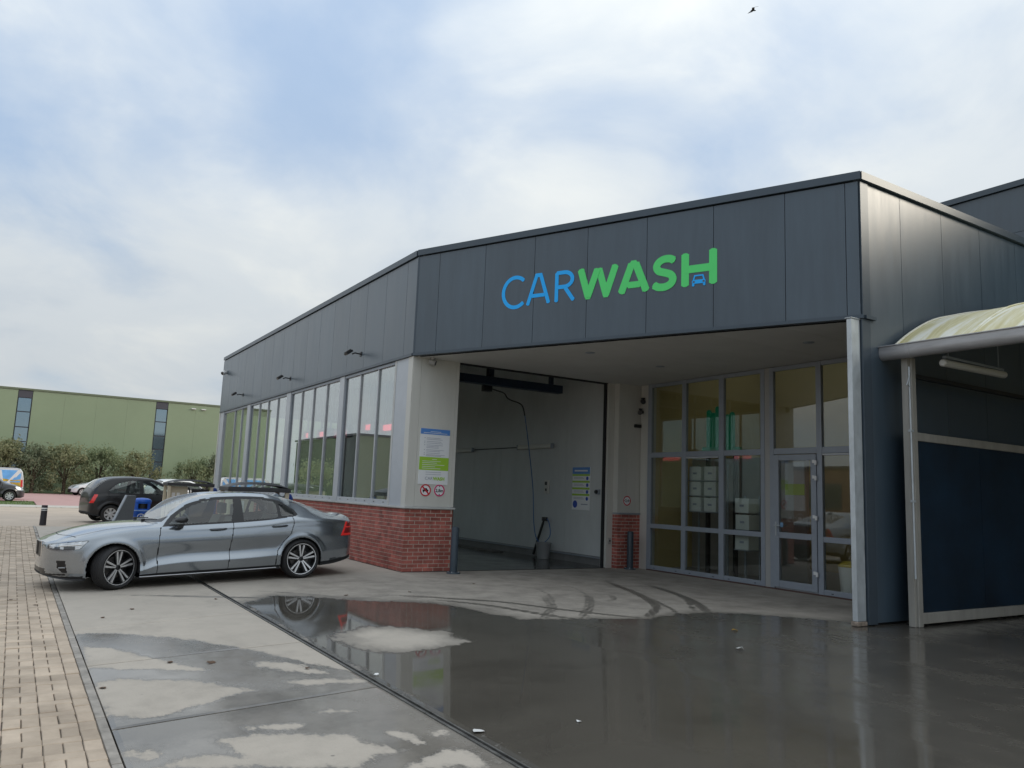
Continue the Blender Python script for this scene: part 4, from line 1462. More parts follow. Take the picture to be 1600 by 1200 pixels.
# programme board on the bay wall (faces -x)
pb = thing('programme_board', 'blue and lime programme board on the wall inside the wash bay', 'sign', (XW, 1.02, 1.64))
y0b, y1b = 0.70, 1.34
MB().cbox(XW - 0.014, XW - 0.001, y0b, y1b, 1.165, 2.115, 0.002).build('face', PAPER, pb)


def xrect(mb, ya, yb, z0, z1, x):
    return mb.box(x - 0.002, x, ya, yb, z0, z1)


xrect(MB(), y0b + .001, y1b - .001, 1.965, 2.114, XW - 0.0145).build('header', SIGNBLUE, pb)
m = MB()
for z in (1.92, 1.77, 1.62, 1.48):
    xrect(m, y0b + .001, y1b - .001, z, z + 0.042, XW - 0.0145)
m.build('lime_bands', SIGNGREEN, pb)
m = MB()
for z in (1.885, 1.735, 1.585, 1.435):
    m.lathe([(0.0, -0.0172), (0.042, -0.0172), (0.042, -0.0146)], 20, 'x', (XW, y0b + 0.09, z - 0.018))
m.lathe([(0.0, -0.0172), (0.082, -0.0172), (0.082, -0.0146)], 28, 'x', (XW, y1b - 0.12, 1.29))
m.build('blue_dots', mat('dot_blue', (0.02, 0.07, 0.42), 0.4), pb)
m = MB()
for z in (1.89, 1.74, 1.59, 1.44):
    xrect(m, y0b + 0.24, y1b - 0.06, z - 0.008, z, XW - 0.0146)
    xrect(m, y0b + 0.20, y1b - 0.06, z - 0.034, z - 0.026, XW - 0.0146)
xrect(m, y0b + 0.06, y0b + 0.3, 1.28, 1.30, XW - 0.0146)
m.build('printed_lines', TXTGREY, pb)['kind'] = 'stuff'
m = MB()
xrect(m, y0b + 0.08, y1b - 0.08, 2.02, 2.055, XW - 0.0170)
m.build('white_printed_line', PAPER, pb)

# ------------------------------------------------------------------ bollards


def bollard(label, x, y, h, r):
    t = thing('bollard', label, 'bollard', (x, y, 0), group='slate blue bay bollards')
    MB().lathe([(r, 0.02), (r, h - 0.035), (r * 0.94, h - 0.012), (r * 0.75, h - 0.001), (0.0, h)], 28, c=(x, y, 0)).build('post', BOLLARD, t, True)
    MB().lathe([(0.0, 0.026), (r * 1.0, 0.026), (r * 1.75, 0.024), (r * 1.85, 0.012), (r * 1.85, 0.0)], 28, c=(x, y, 0)).build('foot_plate', BOLLARD, t, True)
    m = MB()
    for k in range(4):
        a = math.pi / 4 + k * math.pi / 2
        m.lathe([(0.0, 0.038), (0.009, 0.038), (0.009, 0.024)], 6, c=(x + r * 1.45 * math.cos(a), y + r * 1.45 * math.sin(a), 0))
    m.build('anchor_bolts', GALV, t)


bollard('dark slate bollard in front of the corner pillar with the board', 0.83, -0.40, 0.83, 0.068)
bollard('dark slate bollard in front of the small brick pier', 5.02, -0.36, 0.78, 0.066)

# ------------------------------------------------------------------ floodlights and cameras


def floodlight(label, y):
    t = thing('floodlight', label, 'floodlight', (-0.02, y, 4.30), group='floodlights on the long fascia')
    z = 4.30
    MB().cbox(-0.035, -0.0205, y - 0.05, y + 0.05, z - 0.05, z + 0.05, 0.004).build('wall_plate', BLACK, t)
    MB().tube([(-0.03, y, z), (-0.16, y, z + 0.01), (-0.22, y, z - 0.02)], 0.016, 8).build('arm', BLACK, t, True)
    m = MB()
    c0 = Vector((-0.30, y, z + 0.0))
    ax, az = Vector((0.80, 0, 0.60)), Vector((-0.60, 0, 0.80))
    P = [c0 + ax * a + Vector((0, b, 0)) for a, b in ((-0.075, -0.085), (0.075, -0.085), (0.075, 0.085), (-0.075, 0.085))]
    m.prism(P, az, -0.022, 0.022)
    m.build('lamp_head', BLACK, t)
    P = [c0 + ax * a + Vector((0, b, 0)) for a, b in ((-0.06, -0.07), (0.06, -0.07), (0.06, 0.07), (-0.06, 0.07))]
    MB().prism(P, az, -0.026, -0.0225).build('lens', mat('lamp_lens', (0.5, 0.5, 0.48), 0.15), t)
    m = MB()
    for k in range(5):
        P = [c0 + ax * a + Vector((0, b, 0)) for a, b in ((-0.065 + k * .03, -0.065), (-0.058 + k * .03, -0.065), (-0.058 + k * .03, 0.065), (-0.065 + k * .03, 0.065))]
        m.prism(P, az, 0.0225, 0.045)
    m.build('cooling_fins', BLACK, t)


floodlight('black floodlight on the long fascia nearest the corner', 2.65)
floodlight('black floodlight in the middle of the long fascia', 7.76)
floodlight('black floodlight near the far end of the long fascia', 12.92)


def dome_cam(label, p, d, mcol, r=0.045, ln=0.13):
    """bullet camera: bracket, body, lens"""
    t = thing('security_camera', label, 'camera', p)
    p = Vector(p)
    d = Vector(d).normalized()
    q = p + Vector((0, 0, -0.06))
    MB().tube([p + Vector((0, 0, 0.02)), p + Vector((0, 0, -0.02)), q], [0.05, 0.03, 0.022], 12).build('bracket', mcol, t, True)
    MB().tube([q - d * ln * 0.5, q - d * ln * 0.45, q + d * ln * 0.45, q + d * ln * 0.5], [r * .8, r, r, r * .92], 16).build('body', mcol, t, True)
    MB().tube([q + d * ln * 0.5, q + d * (ln * 0.5 + 0.006)], r * 0.75, 16).build('lens', BLACK, t, True)


dome_cam('white security camera at the far end of the long fascia', (-0.10, 15.55, 5.38), (-0.7, -0.6, -0.35), WHITE, 0.07, 0.30)
dome_cam('grey security camera under the soffit at the corner pillar', (0.34, -0.10, 3.895), (0.75, -0.6, -0.3), POSTW, 0.055, 0.12)
dome_cam('dark security camera high on the pier beside the shopfront', (5.36, -0.30, 3.62), (-0.5, -0.8, -0.3), BLACK, 0.05, 0.12)
dome_cam('dark security camera lower of two on the pier', (5.30, -0.30, 3.38), (-0.8, -0.5, -0.2), BLACK, 0.05, 0.14)
t = thing('motion_sensor', 'small black sensor box on the pier cladding', 'sensor', (5.30, -0.20, 3.02))
MB().cbox(5.22, 5.38, -0.25, -0.18, 2.99, 3.06, 0.008).build('housing', BLACK, t)
MB().cbox(5.385, 5.44, -0.20, -0.178, 3.0, 3.05, 0.004).build('mount', POSTW, t)

# ------------------------------------------------------------------ things in the wash bay
bm_ = thing('ceiling_beam', 'dark blue steel beam crossing the top of the wash bay', 'beam', (2.7, 1.55, 3.95))
BEAMB = mat('blue_steel', (0.018, 0.032, 0.06), 0.5, var=0.2)
MB().cbox(0.75, 4.47, 1.45, 1.65, 3.80, 3.98, 0.008).build('box_section', BEAMB, bm_)
for x in (1.0, 2.6, 4.2):
    MB().cbox(x - 0.04, x + 0.04, 1.5, 1.6, 3.981, 5.195, 0.005).build('hanger', BEAMB, bm_)
ho = thing('hose_boom', 'swivel boom with blue pressure hose hanging down the bay wall', 'hose', (2.75, 2.0, 3.85))
MB().cbox(2.66, 2.86, 1.92, 2.08, 3.72, 3.86, 0.01).tube([(2.76, 2.0, 3.86), (2.76, 2.0, 5.195)], 0.03, 10).build('swivel', BLACK, ho, True)
MB().tube(smooth([(2.86, 2.0, 3.80), (3.05, 2.02, 3.77), (3.25, 2.05, 3.735), (3.36, 2.08, 3.64), (3.5, 2.12, 3.60), (3.75, 2.2, 3.57), (3.9, 2.25, 3.50), (4.0, 2.3, 3.30)], 4), 0.016, 8).build('boom_pipe', BLACK, ho, True)
BLUEHOSE = mat('blue_hose_rubber', (0.05, 0.14, 0.34), 0.45)
MB().tube(smooth([(4.0, 2.3, 3.31), (4.22, 2.42, 2.6), (4.45, 2.52, 1.6), (4.55, 2.58, 0.8), (4.60, 2.50, 0.42), (4.62, 2.25, 0.36), (4.64, 2.02, 0.55), (4.64, 2.10, 0.86), (4.63, 2.25, 0.93)], 6), 0.011, 8).build('hose', BLUEHOSE, ho, True)
ln = thing('spray_lance', 'black spray lance leaning in its holder on the bay wall', 'lance', (4.6, 2.6, 0.1))
MB().tube([(4.66, 2.72, 0.06), (4.66, 2.36, 0.80)], 0.030, 10).build('lance_holder', BLACK, ln, True)
MB().tube([(4.66, 2.36, 0.80), (4.66, 2.30, 0.93), (4.62, 2.16, 0.92)], [0.024, 0.022, 0.02], 10).cbox(4.62, 4.70, 2.22, 2.36, 0.86, 0.95, 0.01).build('pistol_grip', BLACK, ln, True)
bk = thing('bucket', 'grey plastic bucket standing on the wet bay floor', 'bucket', (4.45, 2.10, 0.01))
BUCK = mat('grey_bucket', (0.22, 0.23, 0.235), 0.45, var=0.08)
bx, by = 4.45, 2.0
MB().lathe([(0.0, 0.015), (0.135, 0.012), (0.175, 0.36), (0.19, 0.362), (0.19, 0.385), (0.168, 0.385), (0.130, 0.03), (0.0, 0.03)], 28, c=(bx, by, 0)).build('pail', BUCK, bk, True)
MB().tube([(bx + 0.19 * math.cos(a), by + 0.03 + 0.05 * math.sin(a), 0.375 - 0.05 * math.sin(a)) for a in [math.pi * k / 12 for k in range(13)]], 0.005, 6).build('handle', GALV, bk, True)
for i, (ya, yb, lab) in enumerate(((2.12, 3.58, 'tube light on the bay wall right of the hose'), (5.95, 7.4, 'tube light on the bay wall deeper inside the bay'))):
    t = thing('tube_light', lab, 'light', (XW - 0.06, (ya + yb) / 2, 2.63), group='tube lights on the bay wall')
    MB().cbox(XW - 0.11, XW - 0.035, ya, yb, 2.575, 2.685, 0.025).build('diffuser', LIGHTTUBE, t, True)
    MB().box(XW - 0.034, XW - 0.002, ya + 0.03, yb - 0.03, 2.59, 2.67).build('tray', ALU_D, t)
    MB().cbox(XW - 0.114, XW - 0.03, ya - 0.03, ya - 0.001, 2.57, 2.69, 0.008).cbox(XW - 0.114, XW - 0.03, yb + 0.001, yb + 0.03, 2.57, 2.69, 0.008).build('end_caps', ALU_D, t)
cab = thing('cable_conduit', 'thin dark conduit linking the two tube lights', 'conduit', (XW - 0.02, 4.8, 2.63))
MB().tube([(XW - 0.018, 3.62, 2.635), (XW - 0.018, 5.91, 2.635)], 0.012, 8).build('pipe', BLACK, cab, True)
cb = thing('control_box', 'small grey control box with black buttons on the bay wall', 'control box', (XW - 0.04, 2.33, 1.62))
MB().cbox(XW - 0.06, XW - 0.002, 2.25, 2.40, 1.50, 1.82, 0.006).build('case', GREY_CLAD, cb)
MB().cbox(XW - 0.075, XW - 0.061, 2.28, 2.36, 1.70, 1.78, 0.004).cbox(XW - 0.075, XW - 0.061, 2.29, 2.34, 1.56, 1.62, 0.004).build('buttons', BLACK, cb)
cb = thing('emergency_switch', 'round black switch on the bay wall near the pier', 'switch', (XW - 0.04, 0.40, 1.575))
MB().cbox(XW - 0.05, XW - 0.002, 0.34, 0.46, 1.52, 1.63, 0.006).build('case', ALU_D, cb)
MB().lathe([(0.0, -0.095), (0.035, -0.095), (0.04, -0.08), (0.04, -0.051)], 16, 'x', (XW, 0.40, 1.575)).build('knob', BLACK, cb, True)
t = thing('wall_socket', 'small socket with black button low on the pier cladding', 'socket', (4.72, -0.035, 0.55))
MB().cbox(4.69, 4.75, -0.05, -0.031, 0.49, 0.62, 0.005).build('plate', POSTW, t)
MB().lathe([(0.0, -0.062), (0.018, -0.062), (0.018, -0.05)], 14, 'y', (4.72, 0, 0.56)).build('button', BLACK, t)
gr = thing('floor_grate', 'dark steel floor grate along the bay wall base', 'grate', (4.3, 5.0, 0.01))
for k in range(24):
    y = 3.9 + k * 0.09
    MB().cbox(4.20, 4.55, y, y + 0.05, 0.010, 0.030, 0.004).build('grate_bar', RUST, gr)

# ------------------------------------------------------------------ things inside the shop
SHELFBOX = mat('white_carton', (0.66, 0.70, 0.70), 0.6, var=0.06)
for i, (y, z, lab) in enumerate(((-1.72, 2.01, 'top left'), (-2.12, 2.01, 'top right'), (-1.72, 1.71, 'middle left'), (-2.12, 1.71, 'middle right'), (-1.72, 1.40, 'bottom left'), (-2.12, 1.40, 'bottom right'))):
    t = thing('carton', 'white carton behind the shop glass, %s of six' % lab, 'carton', (XS + 0.24, y, z - 0.135), group='white cartons in the shop window')
    MB().cbox(XS + 0.12, XS + 0.40, y - 0.155, y + 0.155, z - 0.135, z + 0.135, 0.006).build('case', SHELFBOX, t)
    MB().box(XS + 0.116, XS + 0.1195, y - 0.05, y + 0.05, z - 0.02, z + 0.02).build('print', TXTGREY, t)
for i, (y, z, lab) in enumerate(((-2.92, 1.41, 'upper'), (-2.93, 1.105, 'middle'), (-2.92, 0.74, 'lowest'))):
    t = thing('carton', 'white carton stacked alone right of the six, %s of three' % lab, 'carton', (XS + 0.26, y, z - 0.135), group='stack of three cartons')
    MB().cbox(XS + 0.12, XS + 0.42, y - 0.16, y + 0.16, z - 0.135, z + 0.135, 0.006).build('case', SHELFBOX, t)
    MB().box(XS + 0.116, XS + 0.1195, y - 0.05, y + 0.05, z - 0.02, z + 0.02).build('print', TXTGREY, t)
sh = thing('shop_shelf', 'low metal shelf holding the white cartons inside the shop', 'shelf', (XS + 0.28, -2.2, 0))
for z in (1.245, 1.555, 1.855):
    MB().box(XS + 0.11, XS + 0.42, -2.32, -1.54, z, z + 0.018).build('shelf_board', ALU_D, sh)
for z, y0_, y1_ in ((0.585, -3.10, -2.74), (0.95, -3.10, -2.74)):
    MB().box(XS + 0.11, XS + 0.42, y0_, y1_, z, z + 0.018).build('shelf_board', ALU_D, sh)
for y in (-2.31, -1.55, -3.09, -2.75):
    MB().box(XS + 0.40, XS + 0.43, y - 0.015, y + 0.015, 0.012, 2.2 if y > -2.5 else 1.6).build('upright', ALU_D, sh)
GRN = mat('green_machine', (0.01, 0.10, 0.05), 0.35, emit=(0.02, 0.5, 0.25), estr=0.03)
gm = thing('green_machine', 'dark green brush machine high behind the shop glass', 'machine', (XS + 0.6, -1.9, 2.2))
MB().cbox(XS + 0.45, XS + 0.75, -2.38, -1.58, 2.44, 2.56, 0.02).build('base_box', GRN, gm)
for q, y in enumerate((-2.34, -1.62)):
    MB().box(XS + 0.56, XS + 0.64, y - 0.03, y + 0.03, 0.012, 2.439).build('stand_leg', BLACK, gm)
for k, (y, h) in enumerate(((-1.64, 3.34), (-1.76, 3.28), (-1.88, 3.40), (-2.14, 3.22), (-2.26, 3.26))):
    MB().lathe([(0.0, h), (0.035, h - 0.01), (0.055, h - 0.05), (0.055, 2.561), (0.0, 2.561)], 16, c=(XS + 0.6, y, 0)).build('brush_roll', GRN, gm, True)
wb = thing('waste_bin', 'white bin with yellow lid behind the right shop pane', 'bin', (XS + 0.4, -4.97, 0))
MB().lathe([(0.0, 0.02), (0.15, 0.015), (0.19, 0.48), (0.0, 0.48)], 20, c=(XS + 0.4, -4.97, 0)).build('pail', WHITE, wb, True)
MB().lathe([(0.195, 0.482), (0.20, 0.50), (0.10, 0.57), (0.0, 0.58)], 20, c=(XS + 0.4, -4.97, 0)).build('lid', mat('yellow_lid', (0.65, 0.48, 0.03), 0.4), wb, True)

# ------------------------------------------------------------------ carport beside the wall
cp = thing('carport', 'curved carport roof of algae-stained sheets with zinc gutter and cream posts', 'carport', (3.74, -7.26, 0))


def sheet_mat():
    m = bpy.data.materials.new('stained_roof_sheet')
    m.use_nodes = True
    nt = m.node_tree
    b = nt.nodes['Principled BSDF']
    g = nd(nt, 'ShaderNodeNewGeometry')
    mp = nd(nt, 'ShaderNodeMapping')
    mp.inputs['Scale'].default_value = (0.35, 3.2, 0.35)
    nt.links.new(g.outputs['Position'], mp.inputs['Vector'])
    n = nd(nt, 'ShaderNodeTexNoise')
    n.inputs['Scale'].default_value = 1.5
    n.inputs['Detail'].default_value = 7
    n.inputs['Roughness'].default_value = 0.7
    n.inputs['Distortion'].default_value = 0.6
    nt.links.new(mp.outputs[0], n.inputs['Vector'])
    r = nd(nt, 'ShaderNodeValToRGB')
    for k, (p, c) in enumerate(((0.32, (0.50, 0.43, 0.17, 1)), (0.48, (0.68, 0.63, 0.38, 1)), (0.60, (0.85, 0.84, 0.74, 1)))):
        if k > 1:
            r.color_ramp.elements.new(p)
        r.color_ramp.elements[k].position = p
        r.color_ramp.elements[k].color = c
    nt.links.new(n.outputs['Fac'], r.inputs[0])
    nt.links.new(r.outputs[0], b.inputs['Base Color'])
    b.inputs['Roughness'].default_value = 0.5
    b.inputs['Transmission Weight'].default_value = 0.0
    tl = nd(nt, 'ShaderNodeBsdfTranslucent')
    nt.links.new(r.outputs[0], tl.inputs['Color'])
    mx = nd(nt, 'ShaderNodeMixShader')
    mx.inputs[0].default_value = 0.05
    nt.links.new(b.outputs[0], mx.inputs[1])
    nt.links.new(tl.outputs[0], mx.inputs[2])
    nt.links.new(mx.outputs[0], nt.nodes['Material Output'].inputs[0])
    return m


SHEET = sheet_mat()
prof = smooth([(3.60, 3.545), (3.92, 3.756), (4.25, 3.936), (4.66, 4.114), (5.16, 4.251), (5.69, 4.383), (6.4, 4.53), (7.24, 4.64), (8.2, 4.70),
               (9.2, 4.66), (10.1, 4.52), (11.0, 4.30), (11.7, 4.0), (12.1, 3.6)], 3)
y = -7.15
while y > -15:
    y2 = y - 0.98
    m = MB()
    n = len(prof)
    ks = 7
    vs = []
    for j in range(ks):
        yy_ = y - 0.005 + (y2 - y + 0.01) * j / (ks - 1)
        dz = 0.010 * math.sin(j * math.pi)          # sheets lie flat; ribs are separate
        for (px, pz) in prof:
            vs.append((px, yy_, pz + dz))
    fs = [(j * n + i, j * n + i + 1, (j + 1) * n + i + 1, (j + 1) * n + i) for j in range(ks - 1) for i in range(n - 1)]
    m.add(vs, fs)
    lo = [(v[0], v[1], v[2] - 0.012) for v in vs]
    m.add(lo, [f[::-1] for f in fs])
    m.build('roof_sheet', SHEET, cp, True)
    m = MB()
    m.tube([(px, y2, pz + 0.010) for px, pz in prof], 0.014, 6)
    m.build('sheet_joint', SHEET, cp, True)
    y = y2
MB().tube([(px, -7.135, pz) for px, pz in prof], 0.018, 8).build('end_arch', mat('pale_edge', (0.62, 0.60, 0.50), 0.5), cp, True)
gp = []
for k in range(15):
    a = math.pi * (1.0 + k / 14)
    gp.append((3.60 + 0.085 * math.cos(a), 3.50 + 0.092 * math.sin(a)))
gp = [(3.515, 3.575)] + gp + [(3.685, 3.575)]
m = MB().prism([(px, -6.945, pz) for px, pz in gp], (0, 1, 0), -9.0, 0.0)
m.build('gutter', GUTTER, cp, True)
MB().cbox(3.50, 3.70, -15.9, -6.94, 3.577, 3.592, 0.004).build('gutter_lip', GUTTER, cp)
for yq in (-7.4, -9.35, -11.3):
    MB().prism([(px + (0.004 if px > 3.6 else -0.004), yq, pz - 0.004) for px, pz in gp], (0, 1, 0), -0.025, 0.025).build('gutter_joint', GUTTER, cp, True)
for x, yq in ((3.74, -7.26), (3.74, -15.2), (12.0, -7.4), (12.0, -15.2)):
    MB().cbox(x - 0.010, x + 0.082, yq - 0.075, yq + 0.055, 0.002, 3.43, 0.006).build('post', OLDALU, cp)
    MB().cbox(x - 0.062, x - 0.012, yq - 0.050, yq + 0.035, 0.002, 3.43, 0.005).build('post_flange', OLDALU, cp)
m = MB().tube([(3.655, -7.345, 0.6), (3.655, -7.345, 3.30)], 0.012, 8)
m.build('lance_pipe', GALV, cp, True)
for z in (1.55, 2.45):
    MB().cbox(3.635, 3.70, -7.36, -7.32, z, z + 0.03, 0.004).build('pipe_clip', GALV, cp)
MB().tube([(3.66, -7.35, 3.04), (3.57, -7.36, 3.05), (3.65, -7.35, 3.18)], 0.007, 6).build('hook', GALV, cp, True)
MB().cbox(3.83, 11.9, -7.30, -7.22, 2.352, 2.462, 0.008).build('partition_top_rail', OLDALU, cp)
MB().cbox(3.83, 11.9, -7.30, -7.22, 0.03, 0.165, 0.008).build('partition_bottom_rail', OLDALU, cp)
for i in range(5):
    MB().box(3.84 + i * 1.6, 5.434 + i * 1.6, -7.275, -7.245, 0.166, 2.351).build('partition_panel', BLUEPANEL, cp)
MB().cbox(3.83, 11.9, -7.29, -7.23, 3.18, 3.24, 0.006).build('tie_rail', BLACK, cp)
for yq in (-8.65, -11.0, -13.4):
    MB().cbox(4.3, 11.6, yq - 0.04, yq + 0.04, 3.42, 3.55, 0.006).build('cross_beam', OLDALU, cp)
    MB().cbox(4.18, 4.34, yq - 0.06, yq + 0.06, 3.53, 3.64, 0.006).build('beam_bracket', OLDALU, cp)
tl_ = thing('tube_light', 'long tube light hanging under the carport roof', 'light', (4.57, -7.7, 3.33))
MB().tube([(3.80, -7.7, 3.33), (3.815, -7.7, 3.33), (5.335, -7.7, 3.345), (5.35, -7.7, 3.345)], [0.035, 0.048, 0.048, 0.035], 16).build('diffuser', LIGHTTUBE, tl_, True)
MB().cbox(3.85, 5.30, -7.725, -7.675, 3.392, 3.425, 0.006).build('tray', ALU_D, tl_)
MB().tube([(3.95, -7.7, 3.42), (3.95, -7.7, 3.72)], 0.006, 6).tube([(5.2, -7.7, 3.42), (5.2, -7.7, 4.2)], 0.006, 6).build('hanger_rods', ALU_D, tl_)

# ------------------------------------------------------------------ vehicles: lofted bodies split into panels


def pchip(xs, ys):
    xs, ys = np.asarray(xs, float), np.asarray(ys, float)
    o = np.argsort(xs)
    xs, ys = xs[o], ys[o]
    h = np.diff(xs)
    dl = np.diff(ys) / h
    m = np.zeros_like(ys)
    for i in range(1, len(xs) - 1):
        if dl[i - 1] * dl[i] > 0:
            w1, w2 = 2 * h[i] + h[i - 1], h[i] + 2 * h[i - 1]
            m[i] = (w1 + w2) / (w1 / dl[i - 1] + w2 / dl[i])
    m[0], m[-1] = dl[0], dl[-1]

    def f(x):
        x = np.clip(np.asarray(x, float), xs[0], xs[-1])
        k = np.clip(np.searchsorted(xs, x, side='right') - 1, 0, len(h) - 1)
        t = (x - xs[k]) / h[k]
        return ((2 * t**3 - 3 * t**2 + 1) * ys[k] + (t**3 - 2 * t**2 + t) * h[k] * m[k] + (-2 * t**3 + 3 * t**2) * ys[k + 1] + (t**3 - t**2) * h[k] * m[k + 1])
    return f


def cv(d):
    return pchip(list(d.keys()), list(d.values()))


def inpoly(px, py, poly):
    return sdist(px, py, poly) > 0


def linedist(px, py, pl):
    d = np.full(px.shape, 9.0)
    for a, b in zip(pl[:-1], pl[1:]):
        d = np.minimum(d, seg_dist(px, py, a, b))
    return d


def car_body(root, P, ds, nper, mats):
    """P: profile curves (functions of s, rear axle = 0, front positive); classify(s,y,z,c) -> array of part names"""
    s0, s1 = P['ends']
    L = s1 - s0
    n = int(L / ds)
    u = np.linspace(0, 1, n)
    s = s0 + L * u
    ext = np.concatenate([s0 + L * 0.02 * np.linspace(0, 1, 8) ** 2, s1 - L * 0.02 * np.linspace(0, 1, 8) ** 2])
    s = np.unique(np.concatenate([s, ext]))
    w, zb, zbelt, zr, fr, zt = (P[k](s) for k in ('w', 'zb', 'belt', 'rail', 'railw', 'top'))
    fc = P['crease'](s)
    hol = P['hollow'](s)
    bi = P.get('beltin', lambda q: np.full(np.shape(q), 0.05))(s)
    H = zbelt - zb
    C = np.zeros((len(s), 11, 2))
    C[:, 0] = np.stack([0 * w, zb + 0.02], -1)
    C[:, 1] = np.stack([w * 0.86, zb + 0.0], -1)
    C[:, 2] = np.stack([np.maximum(w - 0.045 * np.minimum(1, w / .5), 0), zb + 0.05 * H], -1)
    C[:, 3] = np.stack([np.maximum(w - 0.004, 0), zb + fc * H], -1)
    C[:, 4] = np.stack([np.maximum(w - hol, 0), zb + (fc + 0.17) * H], -1)
    C[:, 5] = np.stack([w, zb + 0.68 * H], -1)
    C[:, 6] = np.stack([np.maximum(w - 0.012, 0), zb + 0.86 * H], -1)
    C[:, 7] = np.stack([np.maximum(w - bi * np.minimum(1, w / .5), 0), zbelt], -1)
    C[:, 8] = np.stack([w * fr, zr], -1)
    C[:, 9] = np.stack([w * fr * 0.60, zr + (zt - zr) * 0.74], -1)
    C[:, 10] = np.stack([0 * w, zt], -1)
    # sample around the section
    weights = [2, 2, 3, 4, 5, 5, 4, 9, 6, 6]
    tot = sum(weights)
    rows, cc = [], []
    for k in range(10):
        m = max(2, int(round(nper * weights[k] / tot)))
        for q in range(m):
            t = q / m
            p0, p1, p2, p3 = C[:, max(k - 1, 0)], C[:, k], C[:, k + 1], C[:, min(k + 2, 10)]
            if k == 0:
                p0 = C[:, 1] * [-1, 1]
            if k == 9:
                p3 = C[:, 9] * [-1, 1]
            if k in (7,):                      # keep glasshouse sides nearly straight
                pt = p1 + (p2 - p1) * t
                bow = 0.018 * np.sin(math.pi * t)
                pt = pt + np.stack([bow * np.minimum(1, np.maximum(0, (C[:, 8, 1] - C[:, 7, 1]) / 0.2)), 0 * bow + 0 * w], -1)
            elif k in (2, 3):                  # crisp crease along the lower doors
                m1 = (p2 - p0) / 2 if k == 2 else (p2 - p1)
                m2 = (p2 - p1) if k == 2 else (p3 - p1) / 2
                pt = (2 * t**3 - 3 * t**2 + 1) * p1 + (t**3 - 2 * t**2 + t) * m1 + (-2 * t**3 + 3 * t**2) * p2 + (t**3 - t**2) * m2
            else:
                pt = 0.5 * (2 * p1 + (p2 - p0) * t + (2 * p0 - 5 * p1 + 4 * p2 - p3) * t * t + (3 * p1 - p0 - 3 * p2 + p3) * t**3)
            rows.append(pt)
            cc.append(k + t)
    rows.append(C[:, 10])
    cc.append(10.0)
    Q = np.stack(rows, 1)                     # stations x around x (y,z)
    cc = np.array(cc)
    Y, Z = np.maximum(Q[..., 0], 0), Q[..., 1]
    S = np.repeat(s[:, None], Q.shape[1], 1)
    # flared lips round the wheel arches
    for (sw, zw, ra) in P['arches']:
        rr = np.hypot(S - sw, Z - zw)
        lip = P.get('lip', 0.014) * np.exp(-((rr - ra - 0.02) / 0.045) ** 2) * (cc[None, :] < 7)
        Y = np.where(Y > 0.5, Y + lip, Y)
    sc, yc, zc = [(A[:-1, :-1] + A[1:, :-1] + A[1:, 1:] + A[:-1, 1:]) / 4 for A in (S, Y, Z)]
    c_ = np.repeat(((cc[:-1] + cc[1:]) / 2)[None, :], len(s) - 1, 0)
    cls = P['classify'](sc, yc, zc, c_)
    for (sw, zw, ra) in P['arches']:
        cut = (np.hypot(sc - sw, zc - zw) < ra) & (yc > 0.52) & (c_ < 7)
        cls[cut] = ''
        cls[(np.abs(sc - sw) < ra * 0.98) & (zc < zw) & (yc > 0.52) & (c_ < 7)] = ''
    ni, nj = S.shape
    allv = np.stack([S, Y, Z], -1).reshape(-1, 3)
    idx = np.arange(ni * nj).reshape(ni, nj)
    F = np.stack([idx[:-1, :-1], idx[1:, :-1], idx[1:, 1:], idx[:-1, 1:]], -1)
    out = {}
    for name in np.unique(cls):
        if name == '':
            continue
        base, both = P['split'].get(name, (name, True))
        f = F[cls == name]
        for side in (1, -1):
            uq, inv = np.unique(f, return_inverse=True)
            V = allv[uq] * [1, side, 1]
            ff = inv.reshape(-1, 4)
            if side == 1:
                ff = ff[:, ::-1]
            out.setdefault((name, side if not both else 0), []).append((V, ff))
    objs = {}
    for (name, side), lst in out.items():
        mb = MB()
        for V, ff in lst:
            o0 = len(mb.v)
            mb.v.extend(map(tuple, V))
            mb.f.extend(tuple(int(q) + o0 for q in f) for f in ff)
        base = P['split'].get(name, (name, True))[0]
        bm = bmesh.new()
        me = bpy.data.meshes.new(base)
        me.from_pydata(mb.v, [], mb.f)
        bm.from_mesh(me)
        bmesh.ops.remove_doubles(bm, verts=bm.verts, dist=0.0006)
        bm.to_mesh(me)
        bm.free()
        me.materials.append(mats[name] if name in mats else mats['body'])
        me.polygons.foreach_set('use_smooth', [True] * len(me.polygons))
        me.update()
        o = bpy.data.objects.new(base, me)
        COL.objects.link(o)
        o.parent = root
        objs[(name, side)] = o
    return objs


TYRE = mat('tyre_rubber', (0.018, 0.018, 0.019), 0.72, bump=0.2, bscale=120)
RIMD = mat('rim_dark', (0.02, 0.021, 0.023), 0.35, 0.3)
RIMS = mat('rim_machined', (0.80, 0.81, 0.83), 0.3, 0.6)
RIMG = mat('rim_silver_paint', (0.58, 0.60, 0.62), 0.35, 0.5)
BRAKE = mat('brake_disc', (0.16, 0.15, 0.145), 0.4, 0.6)
CHROME = mat('chrome', (0.75, 0.76, 0.78), 0.12, 1.0)


